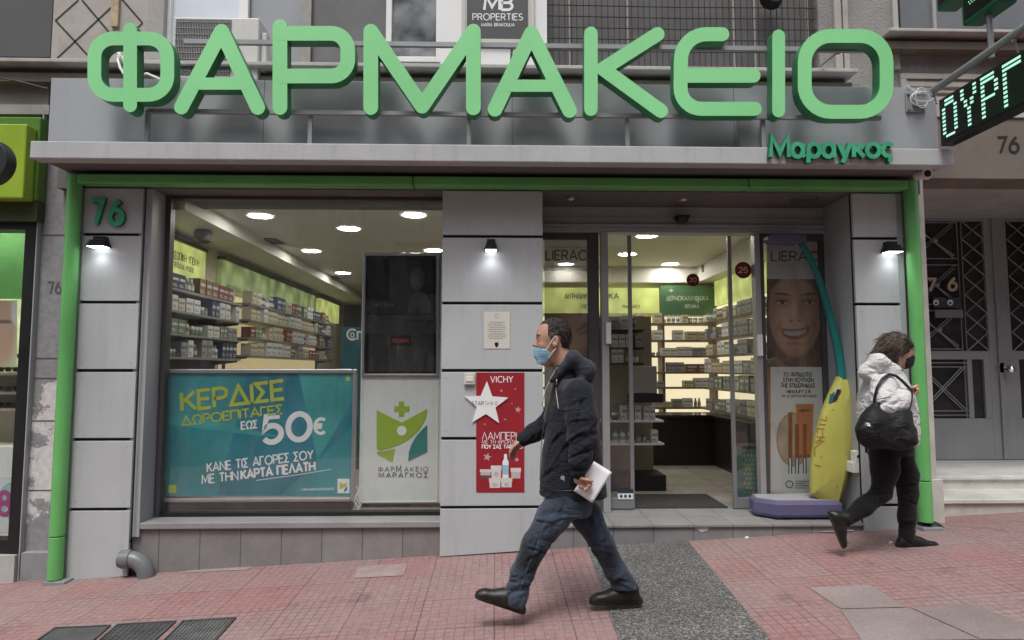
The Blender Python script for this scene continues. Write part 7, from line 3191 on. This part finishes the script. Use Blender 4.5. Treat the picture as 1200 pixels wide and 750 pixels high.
# mask
f = Field(m_(615, 440, -.12), Vector(m_(660, 390, .12)), .004)
head_core(f, .008)
f.cap(m_(634.5, 424, 0), m_(641, 424, 0), .028, .038, .03)
f.cap(m_(628.8, 406, 0), m_(629.5, 416, 0), .020, .020, .03)
f.where(lambda X, Y, Z: .0007 * np.sin(Z * 420))
f.clip_poly([(m_(u, v)[0], m_(u, v)[2]) for u, v in [(618, 408), (626, 407.5), (632, 408.2), (639.5, 410), (643.6, 413.5), (643.2, 421), (638.5, 426.5), (631, 426.5), (618, 425)]])
mask = f.mesh('face_mask', M_MASK, man)
for s in (-1, 1):
    mb = MB()
    mb.tube([m_(639.5, 410.5, s * .064), m_(643, 405.5, s * .074), m_(647.5, 398, s * .082), m_(651, 393.5, s * .086)], .0026, 6)
    mb.tube([m_(643, 419.5, s * .058), m_(647, 413, s * .072), m_(651.5, 408.5, s * .080)], .0026, 6)
    mb.build('ear_loop', M_PWHITE, mask)

# jacket
f = Field(lo, hi, .0056)
f.loft([(vz(581), *m_(671.5, 580)[:2], .205, .185), (vz(560), *m_(671, 560)[:2], .196, .188), (vz(530), *m_(669.5, 530)[:2], .178, .19), (vz(500), *m_(670, 500)[:2], .155, .195), (vz(475), *m_(670.5, 475)[:2], .138, .195), (vz(455), *m_(671, 455)[:2], .108, .175), (vz(444), *m_(671, 444)[:2], .085, .13)], .05)
f.chain([SH_N, m_(682, 490, -.215), EL_N, m_(680, 536, -.245), m_(678, 553, -.243)], [.088, .083, .076, .062, .050], .035)
f.chain([SH_F, m_(652, 485, .2), EL_F, m_(626, 507, .2), m_(613.5, 514.5, .172)], [.085, .078, .068, .056, .046], .03)
# hood lying on the back of the neck, collar round the throat
for s in (-1, 1):
    f.cap(m_(647, 445, s * .070), m_(672, 419, s * .092), .020, .036, .025)
    f.cap(m_(672, 419, s * .092), m_(686, 433, s * .060), .038, .056, .04)
f.cap(m_(686, 434, -.06), m_(686, 434, .06), .056, .056, .04)
f.cap(m_(688.5, 442, -.05), m_(688.5, 442, .05), .034, .034, .03)
# opening at the throat and front
f.cap(m_(658, 408, 0), m_(644, 447, 0), .070, .042, .02, 'sub')
f.cap(m_(644, 447, 0), m_(632, 480, 0), .038, .012, .02, 'sub')
sx, sz = SH_N[0], SH_N[2]
ex, ez = EL_N[0], EL_N[2]


folds = creases([(m_(684, 512, -.30), (.035, .02, .05), 16, 20, 30, .010), (m_(680, 545, -.29), (.02, .015, .03), 10, 10, 22, .008), (m_(680, 480, -.27), (.03, .02, .05), 8, 60, 30, .006),
                 (m_(655, 540, -.18), (.06, .03, .10), 12, 70, 25, .007), (m_(700, 540, -.17), (.03, .03, .12), 8, 95, 20, .008), (m_(628, 507, .14), (.03, .02, .02), 8, 60, 30, .007)], 5)
f.where(folds)
f.where(lambda X, Y, Z: np.where(Z < vz(580.5) + .012 * np.sin(X * 9), .02, 0))
hz0 = vz(449)


def jm(c):
    hoodz = (c[:, 2] > vz(446) + (c[:, 0] - m_(690, 440)[0]) * .25) & (np.abs(c[:, 1] - YM) < .165)
    return hoodz.astype(int)


jacket = f.mesh('jacket', [M_JACKET, M_HOOD], man, jm)
# dark jersey at the throat
f = Field(m_(625, 500, -.16), Vector(m_(700, 410, .16)), .0055)
f.cap(m_(660, 426), m_(664, 446), .070, .080, .03)
f.cap(m_(664, 446), m_(652, 490), .078, .078, .03)
f.where(lambda X, Y, Z: np.where(Z > vz(424) + (X - m_(660, 430)[0]) * .5, .05, 0))
f.mesh('jersey', cloth_mat('jersey_dark', (0.022, 0.022, 0.025), wr=.2), man)
bpy.context.view_layer.update()
bj = bvh_of(jacket)


def line_on(mb, b, q, r, off=.004, steps=6, mi=0):
    pts = []
    for a, c in zip(q[:-1], q[1:]):
        for k in range(steps):
            pts.append(surf(b, a[0] + (c[0] - a[0]) * k / steps, a[1] + (c[1] - a[1]) * k / steps, off, YM - .15))
    pts.append(surf(b, *q[-1], off, YM - .15))
    mb.tube(pts, r, 6, mi)


M_CORD = mat('cord_pale', (0.34, 0.31, 0.28), rough=.8)
mb = MB()
line_on(mb, bj, [(653, 431), (646, 443), (640, 455), (636, 470)], .0032)
mb.tube([surf(bj, 636, 470, .006, YM - .1), surf(bj, 635, 476, .006, YM - .1)], .006, 6)
line_on(mb, bj, [(652, 444), (652.5, 460), (655, 479)], .003)
mb.build('drawstring', M_CORD, jacket, smooth=True)
mb = MB()
line_on(mb, bj, [(645, 452), (641, 470), (638, 495), (634.5, 520), (633, 548), (633, 576)], .0028, .002)
mb.build('zip', mat('zip_metal', (0.16, 0.155, 0.15), rough=.4, metal=.5), jacket, smooth=True)
mb = MB()
line_on(mb, bj, [(651, 480), (664, 481), (677, 479)], .0022, .001)
line_on(mb, bj, [(641, 555), (656, 530)], .0022, .001)
line_on(mb, bj, [(634, 574), (655, 575.5), (690, 573.5), (709, 570)], .002, .001)
mb.build('seam', M_BLACK, jacket)
mb = MB()
c = surf(bj, 659.5, 561, .003, YM - .2)
for s, r in ((0, .013), (1, .008)):
    mb.tube([(c.x + .012 * s, c.y, c.z + .006 * (1 - 2 * s)), (c.x + .012 * s, c.y - .002, c.z + .006 * (1 - 2 * s))], r, 8)
mb.build('emblem', mat('emblem_pale', (0.35, 0.34, 0.32), rough=.6), jacket)

# jeans
f = Field(lo, hi, .0056)
f.loft([(vz(602), *m_(668, 602)[:2], .120, .165), (vz(585), *m_(669, 585)[:2], .135, .168), (vz(560), *m_(670, 560)[:2], .125, .16)], .05)
f.chain([m_(664, 586, -.085), m_(648, 606, -.09), KN_N, m_(612, 672, -.095), m_(605.5, 694, -.092), m_(604.5, 703, -.092)], [.102, .095, .075, .066, .065, .063], .03)
f.chain([m_(674, 588, .08), m_(688, 606, .085), KN_F, m_(722, 670, .08), m_(731.5, 686, .08), m_(733, 693, .08)], [.099, .090, .073, .066, .070, .071], .03)


jfold = creases([(m_(628, 640, -.17), (.03, .03, .05), 12, 25, 30, .009), (m_(607, 692, -.15), (.03, .03, .03), 12, 12, 22, .010), (m_(655, 605, -.17), (.04, .03, .03), 9, 40, 30, .008),
                 (m_(615, 668, -.16), (.02, .03, .05), 7, 60, 30, .006), (m_(706, 640, .02), (.03, .03, .05), 9, -25, 30, .008), (m_(730, 684, .02), (.03, .03, .025), 10, -10, 20, .010), (m_(690, 612, .01), (.03, .03, .04), 7, -35, 30, .007)], 11)
f.where(jfold)


def jcut(X, Y, Z):
    # trouser hems: flat cut just above the shoe soles
    zn = vz(703.5) - (X - m_(605, 700)[0]) * .30
    zf = vz(695) + (X - m_(733, 700)[0]) * .05
    zz = np.where(X < m_(665, 650)[0], zn, zf)
    return np.where(Z < zz, .05, 0)


f.where(jcut)
jeans = f.mesh('jeans', M_JEANS, man)
M_JSEAM = mat('denim_faded', (0.10, 0.135, 0.17), rough=.9, var=.4, vs=30)
bpy.context.view_layer.update()
bjn = bvh_of(jeans)
mb = MB()
line_on(mb, bjn, [(640, 606), (629, 640), (617, 668), (609, 692)], .0018, .0005)
mb.build('seam', M_JSEAM, jeans)


def shoe(heel, toe, dy, name, rot, up):
    hx, hz = P(*heel, YM + dy).x, P(*heel, YM + dy).z
    tx, tz = P(*toe, YM + dy).x, P(*toe, YM + dy).z
    L_ = math.hypot(tx - hx, tz - hz)
    ex_ = Vector(((tx - hx) / L_, 0, (tz - hz) / L_))
    eu = Vector((-ex_.z, 0, ex_.x))
    if eu.z < 0:
        eu = -eu
    o = Vector((hx, YM + dy, hz))
    q = lambda a, b_, c=0.0: o + ex_ * (a * L_) + eu * b_ + Vector((0, c, 0))
    f = Field(Vector((min(hx, tx) - .08, YM + dy - .1, min(hz, tz) - .06)), Vector((max(hx, tx) + .08, YM + dy + .1, max(hz, tz) + .20)), .0042)
    f.cap(q(.13, .040), q(.45, .046), .038, .040, .02)
    f.cap(q(.45, .044), q(.86, .032), .042, .036, .02, sy=1.1)
    f.cap(q(.20, .05), q(.21, .095), .040, .040, .03)
    f.cap(q(.2, .10), q(.55, .060), .040, .032, .04)
    f.cap(q(.05, .016), q(.93, .018), .030, .036, .01, sy=1.05)

    def cut(X, Y, Z):
        hgt = (X - o.x) * eu.x + (Z - o.z) * eu.z
        return np.where(hgt < 0, .05, np.where((hgt > .016) & (hgt < .021), .0025, 0))
    f.where(cut)

    def mf(c):
        hgt = (c[:, 0] - o.x) * eu.x + (c[:, 2] - o.z) * eu.z
        return (hgt < .0185).astype(int)
    s_ = f.mesh('shoe', [M_SHOE, M_SOLE], man, mf)
    mb = MB()
    for t in (.36, .44, .52, .60):
        mb.tube([q(t, .104 - .20 * (t - .36), -.031), q(t, .124 - .20 * (t - .36), -.008), q(t + .02, .124 - .20 * (t - .36), .008), q(t, .104 - .20 * (t - .36), .032)], .0035, 6)
    mb.tube([q(.34, .128, 0), q(.38, .138, -.03), q(.46, .115, -.038)], .003, 6)
    mb.tube([q(.34, .128, 0), q(.41, .135, .01), q(.49, .112, -.02)], .003, 6)
    mb.build('lace', M_BLACK, s_)
    return s_


shoe((612.5, 719), (558.5, 700.5), -.09, 'shoe', 0, 1)
shoe((750.5, 707.5), (693, 708), .08, 'shoe', 0, 1)

# the folded white paper held in the near hand
pc = [m_(696, 540.5, -.255), m_(717, 553.5, -.262), m_(694.5, 590, -.262), m_(672.5, 575.5, -.255)]
mb = MB()
N = 8
for sgn, off in ((0, 0.0), (1, .0035)):
    vs = []
    for i in range(N + 1):
        for j in range(N + 1):
            s_, t_ = i / N, j / N
            p = (Vector(pc[0]) * (1 - s_) + Vector(pc[1]) * s_) * (1 - t_) + (Vector(pc[3]) * (1 - s_) + Vector(pc[2]) * s_) * t_
            bend = .010 * math.sin(s_ * math.pi) + .006 * t_ * t_
            vs.append((p.x, p.y + off + bend, p.z))
    fs = [(i * (N + 1) + j, i * (N + 1) + j + 1, (i + 1) * (N + 1) + j + 1, (i + 1) * (N + 1) + j) for i in range(N) for j in range(N)]
    mb.add(vs, fs if sgn == 0 else [q[::-1] for q in fs])
n1 = (N + 1) ** 2
edge = [i * (N + 1) for i in range(N + 1)] + [N * (N + 1) + j for j in range(1, N + 1)] + [i * (N + 1) + N for i in range(N - 1, -1, -1)] + [j for j in range(N - 1, 0, -1)]
for a, b_ in zip(edge, edge[1:] + edge[:1]):
    mb.f.append((a, b_, n1 + b_, n1 + a))
    mb.m.append(0)
pp = mb.build('paper_sheet', mat('paper_white', (0.74, 0.74, 0.78), rough=.6, var=.02), smooth='all')
tag(pp, 'folded white sheets of paper in the hand of the man striding left', 'paper')

# ------------------------------------------------------------------ the woman walking to the right
YW2 = -.50


def w_(u, v, dy=0.0):
    p = P(u, v, YW2 + dy)
    return (p.x, p.y, p.z)


def wz(v):
    return w_(1040, v)[2]


lo = Vector(w_(962, 655)) - Vector((.16, .40, 0.05))
hi = Vector(w_(1112, 382)) + Vector((.16, .34, 0.03))
SHN, ELN, WRN = w_(1036, 452, -.15), w_(1037, 476, -.235), w_(1062, 463, -.20)
SHF, ELF, WRF = w_(1040, 452, .15), w_(1052, 485, .2), w_(1068, 505, .17)
HN, KN, AN = w_(1040, 520, -.075), w_(1033, 577, -.08), w_(994, 607, -.08)      # near leg trails
HF, KF, AF = w_(1048, 520, .075), w_(1064, 577, .075), w_(1062, 628, .075)
f = Field(lo, hi, .0055)
f.ell(w_(1050, 407), (.095, .074, .092), .03, rot=-.35)
f.ell(w_(1059.5, 415), (.056, .056, .072), .035, rot=-.35)
f.ell(w_(1060, 424), (.045, .046, .046), .03)
f.cap(w_(1068.5, 411), w_(1070.5, 418.5), .008, .012, .010)
f.cap(w_(1066, 407.5, -.03), w_(1066, 407.5, .03), .009, .009, .012)
for s in (-1, 1):
    f.ell(w_(1068.5, 411.5, s * .029), (.012, .014, .009), .008, 'sub')
    f.ell(w_(1066.6, 411.6, s * .029), (.012, .012, .010), .003)
    f.ell(w_(1053, 416, s * .072), (.016, .010, .028), .006, rot=.2)
f.cap(w_(1050, 418), w_(1040, 442), .050, .058, .03)
f.loft([(wz(525), *w_(1043, 525)[:2], .115, .15), (wz(495), *w_(1041, 495)[:2], .09, .125), (wz(465), *w_(1039, 465)[:2], .105, .14), (wz(447), *w_(1039, 447)[:2], .07, .12)], .05)
f.chain([SHN, ELN, WRN], [.042, .036, .025], .02)
f.chain([SHF, ELF, WRF], [.042, .036, .025], .02)
f.chain([HN, KN, AN], [.075, .05, .036], .03)
f.chain([HF, KF, AF], [.075, .05, .036], .03)
f.cap(AN, w_(986, 624, -.08), .026, .016, .02)
f.cap(AF, w_(1078, 636, .075), .026, .016, .02)
# near hand closed on the strap
f.cap(w_(1062, 462.5, -.20), w_(1066, 459, -.205), .024, .024, .012)
f.cap(w_(1065.5, 459.5, -.205), w_(1070, 457.5, -.205), .027, .025, .014, sy=.75)
for k, (u, v) in enumerate(((1070.5, 453.8), (1072, 456.2), (1072.3, 458.8), (1071.5, 461.2))):
    L_ = (.027, .030, .028, .023)[k]
    finger(f, w_(u - 2.5, v + .3, -.215), [(.9, -.3, .1), (.1, -.95, .0), (-.9, -.45, 0)], [L_ * .8, L_ * .7, L_ * .6], .0092, .0076)
finger(f, w_(1066, 456, -.225), [(.5, -.6, .5), (.9, -.2, .35), (.8, .2, .2)], [.024, .022, .018], .0105, .0082)
# far hand hanging
f.cap(WRF, w_(1070, 512, .17), .024, .022, .012, sy=.7)
for k in range(4):
    finger(f, w_(1069 + k * .9, 513, .155 + k * .012), [(.3, 0, -1), (.1, 0, -1), (-.2, 0, -1)], [.030, .022, .018], .009, .0075)
finger(f, w_(1071, 509, .15), [(.5, -.3, -.8), (.2, -.1, -1), (0, 0, -1)], [.026, .022, .018], .010, .008)
wom = f.mesh('person', M_SKINW)
tag(wom, 'woman in white quilted jacket and black trousers with a black bag, walking right', 'person')
# hair: brown bob swept back over the collar
M_HB = mat('hair_brown', (0.055, 0.039, 0.028), rough=.5, var=.55, vs=45, bump=.5, bs=120)
f = Field(w_(1008, 445, -.16), Vector(w_(1085, 382, .16)), .0048)
f.ell(w_(1049.5, 405.5), (.108, .087, .104), .02, rot=-.35)
f.cap(w_(1040, 405, -.05), w_(1024, 415, -.055), .062, .020, .05)
f.cap(w_(1040, 405, .03), w_(1026, 418, .04), .062, .022, .05)
f.cap(w_(1046, 412, -.055), w_(1040, 425, -.065), .042, .020, .04)
f.cap(w_(1046, 412, .055), w_(1040, 425, .065), .042, .020, .04)
f.cap(w_(1058, 398, -.045), w_(1068, 404, -.05), .034, .016, .03)
f.cap(w_(1053, 408, -.07), w_(1050, 424, -.072), .024, .012, .02)


def strands(X, Y, Z):
    t = (Z + .62 * X)
    return .0012 * np.sin(t * 230 + 3 * np.sin(Y * 40)) + .0018 * np.sin(t * 90 + Y * 60)


f.where(strands)
hp = [(1010, 380), (1085, 380), (1073, 402), (1071.5, 407.5), (1066, 406), (1062, 409.5), (1059, 415), (1057, 422), (1052, 429), (1040, 431), (1005, 425)]
f.clip_poly([(w_(u, v)[0], w_(u, v)[2]) for u, v in hp])
wh = f.mesh('hair', M_HB, wom)
M_HB2 = mat('hair_light_brown', (0.11, 0.082, 0.06), rough=.45, var=.4, vs=40)
tufts(wh, 700, .065, .0024, lambda p, rr: (-.85 + rr.uniform(-.08, .08), rr.uniform(-.05, .05), -.62 + rr.uniform(-.1, .08)), M_HB, 8, 5, .0025)
tufts(wh, 260, .075, .0022, lambda p, rr: (-.85 + rr.uniform(-.1, .1), rr.uniform(-.06, .06), -.6 + rr.uniform(-.1, .1)), M_HB2, 9, 5, .003)
f = Field(w_(1045, 445, -.11), Vector(w_(1085, 400, .11)), .004)
f.ell(w_(1060, 424), (.054, .054, .055), .02)
f.ell(w_(1060, 417), (.060, .062, .06), .02)
f.cap(w_(1069, 419), w_(1067, 427), .018, .018, .025)
f.clip_poly([(w_(u, v)[0], w_(u, v)[2]) for u, v in [(1074, 416), (1068, 415.8), (1056.5, 420), (1057, 428), (1062, 434), (1074, 434)]])
f.mesh('face_mask', mat('mask_black', (0.018, 0.017, 0.018), rough=.7, var=.3), wom)
mb = MB()
for s in (-1, 1):
    c = Vector(w_(1067.4, 411.6, s * .029))
    mb.tube([c + Vector((.006, 0, 0)), c + Vector((.009, 0, 0))], .0055, 10)
mb.build('eye', mat('iris_dark', (0.02, 0.012, 0.008), rough=.2), wom)
mb = MB()
for s in (-1, 1):
    mb.tube([w_(1069.3, 408.3, s * .012), w_(1069.2, 406.9, s * .03), w_(1066, 407.2, s * .05)], [.003, .0045, .0025], 6)
mb.build('eyebrow', M_HB, wom)

# white quilted jacket
M_QUILT = cloth_mat('jacket_white', (0.56, 0.56, 0.56), var=.05, bump=.15, wr=.9, rough=.7)
f = Field(lo, hi, .0056)
f.loft([(wz(520), *w_(1042, 520)[:2], .185, .185), (wz(505), *w_(1041, 505)[:2], .200, .195), (wz(480), *w_(1039, 480)[:2], .195, .20), (wz(462), *w_(1038, 462)[:2], .175, .195), (wz(447), *w_(1038, 447)[:2], .135, .16), (wz(438), *w_(1040, 438)[:2], .10, .12)], .05)
f.chain([SHN, w_(1035, 466, -.21), ELN, w_(1051, 472, -.235), w_(1061, 464.5, -.205)], [.088, .085, .080, .070, .054], .035)
f.chain([SHF, ELF, WRF], [.085, .074, .056], .03)
# hood: thick roll behind the head with its pointed back edge
f.cap(w_(1016, 436, -.05), w_(1016, 436, .05), .050, .050, .04)
f.cap(w_(1016, 436, -.05), w_(1030, 424, -.085), .052, .052, .04)
f.cap(w_(1016, 436, .05), w_(1030, 424, .085), .052, .052, .04)
f.cap(w_(1030, 424, -.085), w_(1049, 434, -.085), .050, .040, .04)
f.cap(w_(1030, 424, .085), w_(1049, 434, .085), .050, .040, .04)
f.cap(w_(1022, 421, -.05), w_(1022, 421, .05), .034, .034, .03)
f.cap(w_(1050, 420), w_(1052, 438), .062, .046, .02, 'sub')


qc = creases([(w_(1042, 474, -.30), (.05, .02, .04), 16, 35, 40, .0060), (w_(1032, 455, -.24), (.05, .03, .04), 10, 60, 40, .0045), (w_(1014, 470, -.15), (.03, .05, .08), 12, 85, 30, .0045),
              (w_(1070, 500, -.15), (.03, .05, .05), 8, 20, 30, .0045), (w_(1030, 428, -.12), (.06, .04, .03), 9, 15, 30, .0045)], 21)


def quilt(X, Y, Z):
    near = np.clip((YW2 - .1 - Y) / .06, 0, 1)
    return qc(X, Y, Z) - .0032 * np.abs(np.sin((Z - wz(520)) * 40 + .5 * np.sin(X * 15))) * (1 - .5 * near)


f.where(quilt)
wj = f.mesh('jacket', M_QUILT, wom)
# black trousers
f = Field(lo, hi, .0056)
M_BLK = cloth_mat('trousers_black', (0.0085, 0.0085, 0.009), var=.2, wr=.3, sheen=.1)
f.loft([(wz(532), *w_(1041, 532)[:2], .140, .165), (wz(515), *w_(1041, 515)[:2], .155, .17), (wz(500), *w_(1041, 500)[:2], .13, .15)], .05)
f.chain([w_(1036, 532, -.075), w_(1037, 550, -.08), KN, w_(1012, 594, -.08), w_(991, 608.5, -.08)], [.105, .092, .066, .062, .052], .03)
f.chain([w_(1051, 532, .07), w_(1061, 556, .075), KF, w_(1063, 605, .075), w_(1062.5, 630, .075)], [.105, .088, .068, .060, .055], .03)
f.where(creases([(w_(1033, 577, -.14), (.03, .03, .04), 9, 20, 30, .009), (w_(1000, 603, -.13), (.03, .03, .02), 8, 60, 25, .007), (w_(1063, 580, .02), (.03, .03, .05), 8, 10, 30, .008), (w_(1063, 618, .02), (.02, .03, .03), 8, 5, 20, .008)], 31))
f.mesh('trousers', M_BLK, wom)


def shoe_w(ankle, heel, toe, dy):
    a, h_, t = w_(*ankle, dy), w_(*heel, dy), w_(*toe, dy)
    f = Field(np.minimum(np.minimum(a, h_), t) - .09, np.maximum(np.maximum(a, h_), t) + .09, .0042)
    h_, t, a = Vector(h_), Vector(t), Vector(a)
    d = (t - h_).normalized()
    up = Vector((-d.z, 0, d.x))
    if up.dot(a - h_) < 0:
        up = -up
    L_ = (t - h_).length
    q = lambda s, u_: h_ + d * (s * L_) + up * u_
    f.cap(q(.14, .036), q(.5, .036), .036, .036, .02)
    f.cap(q(.5, .034), q(.90, .022), .036, .026, .02, sy=1.15)
    f.cap(q(.2, .04), a, .040, .044, .03)
    f.cap(a, a + (a - q(.2, .04)).normalized() * .03, .044, .046, .02)
    f.cap(q(.25, .075), q(.6, .045), .034, .026, .03)
    f.cap(q(.06, .014), q(.95, .013), .028, .028, .01)
    o = h_

    def cut(X, Y, Z):
        hg = (X - o.x) * up.x + (Z - o.z) * up.z
        return np.where(hg < 0, .05, np.where((hg > .015) & (hg < .020), .0022, 0))
    f.where(cut)
    f.mesh('shoe', [mat('shoe_black', (0.010, 0.010, 0.010), rough=.4, var=.3, vs=15, bump=.1)], wom)


shoe_w((1062.5, 624), (1050.5, 641.5), (1098.5, 642), .075)
shoe_w((991, 607), (971, 601), (986.5, 641), -.08)

# shoulder bag hanging from the near shoulder
bag = thing('shoulder_bag', w_(1040, 527, -.3), 'slouchy black shoulder bag with shiny pockets on the woman in white', 'bag')
f = Field(Vector(w_(990, 540)) - Vector((.22, .48, .05)), Vector(w_(1090, 450)) + Vector((.1, .0, .05)), .0052)
f.ell(w_(1039, 504, -.285), (.205, .072, .125), .03)
f.cap(w_(1016, 506, -.285), w_(1062, 512, -.285), .072, .070, .05, sy=.9)
f.cap(w_(1018, 514, -.285), w_(1060, 516, -.285), .058, .058, .04)
f.cap(w_(1022, 492, -.28), w_(1027, 474, -.255), .075, .030, .06)
f.cap(w_(1054, 494, -.285), w_(1063, 484, -.27), .065, .035, .06)
f.where(lambda X, Y, Z: .0035 * np.sin(X * 30 + Z * 24 + 2 * np.sin(Z * 20)) + .0015 * np.sin(Z * 70 - X * 30))
bo = f.mesh('body', cloth_mat('bag_nylon', (0.010, 0.010, 0.012), var=.2, wr=.6, rough=.55, sheen=.05), bag)
bpy.context.view_layer.update()
bbag = bvh_of(bo)
M_SHINY = mat('bag_patent', (0.014, 0.014, 0.016), rough=.16, var=.5, vs=20, bump=.8, bs=26, spec=.8)
for q in ([(1008, 498), (1012, 494.5), (1019, 496), (1026, 503), (1028, 508), (1019, 507), (1010, 504)], [(1045, 516), (1049, 508), (1057, 503), (1066, 505), (1071, 512), (1066, 516), (1056, 513)]):
    mb = MB()
    c = (sum(a for a, _ in q) / len(q), sum(b_ for _, b_ in q) / len(q))
    ctr = surf(bbag, c[0], c[1], .009, YW2 - .34)
    rim = [surf(bbag, a, b_, .002, YW2 - .33) for a, b_ in q]
    mid = [surf(bbag, a + (c[0] - a) * .45, b_ + (c[1] - b_) * .45, .008, YW2 - .34) for a, b_ in q]
    n = len(q)
    mb.add(rim + mid + [ctr], [(i, (i + 1) % n, n + (i + 1) % n, n + i) for i in range(n)] + [(n + i, n + (i + 1) % n, 2 * n) for i in range(n)])
    mb.build('pocket', M_SHINY, bag, smooth='all')
mb = MB()
mb.tube([w_(1024, 476, -.24), w_(1025, 466, -.262), w_(1028, 454, -.262), w_(1034, 444, -.245), w_(1042, 438.5, -.215), w_(1050, 440.5, -.215), w_(1058, 447, -.225), w_(1065, 454.5, -.235), w_(1068.5, 460, -.245), w_(1067, 472, -.27), w_(1064, 484, -.28)], .0105, 8)
mb.build('strap', M_BLACK, bag, smooth=True)

# scraps of litter on the pavement
M_SCRAP = mat('scrap_paper', (0.62, 0.60, 0.57), rough=.8, var=.1)
for u, v, r, lab in ((955, 614, .035, 'scrap of white paper lying near the marble steps'), (875, 631, .022, 'crumpled white scrap on the red pavement in front of the scale'), (1044, 637, .014, 'tiny pale scrap beside the front shoe of the woman')):
    x, y = gpt(u, v)
    mb = MB()
    rr = random.Random(int(u))
    pts_ = [(x + r * math.cos(a) * rr.uniform(.6, 1.3), y + .6 * r * math.sin(a) * rr.uniform(.6, 1.3)) for a in [2 * math.pi * k / 7 for k in range(7)]]
    top_ = [(a, b, gz(a, b) + rr.uniform(.006, .014)) for a, b in pts_] + [(x, y, gz(x, y) + .02)]
    bot_ = [(a, b, gz(a, b) + .003) for a, b in pts_]
    mb.add(top_ + bot_, [(k, (k + 1) % 7, 7) for k in range(7)] + [(k, 8 + k, 8 + (k + 1) % 7, (k + 1) % 7) for k in range(7)])
    tag(mb.build('litter_scrap', M_SCRAP), lab, 'litter')
x, y = gpt(1086, 617)
mb = MB()
mb.lathe([(.09, 0), (.10, .01), (.07, .035), (.02, .05)], (x + .02, y - .01, gz(x, y)), 9)
tag(mb.build('rubber_wedge', M_BLACK, bevel=.004), 'black rubber lump at the foot of the right green post', 'wedge')
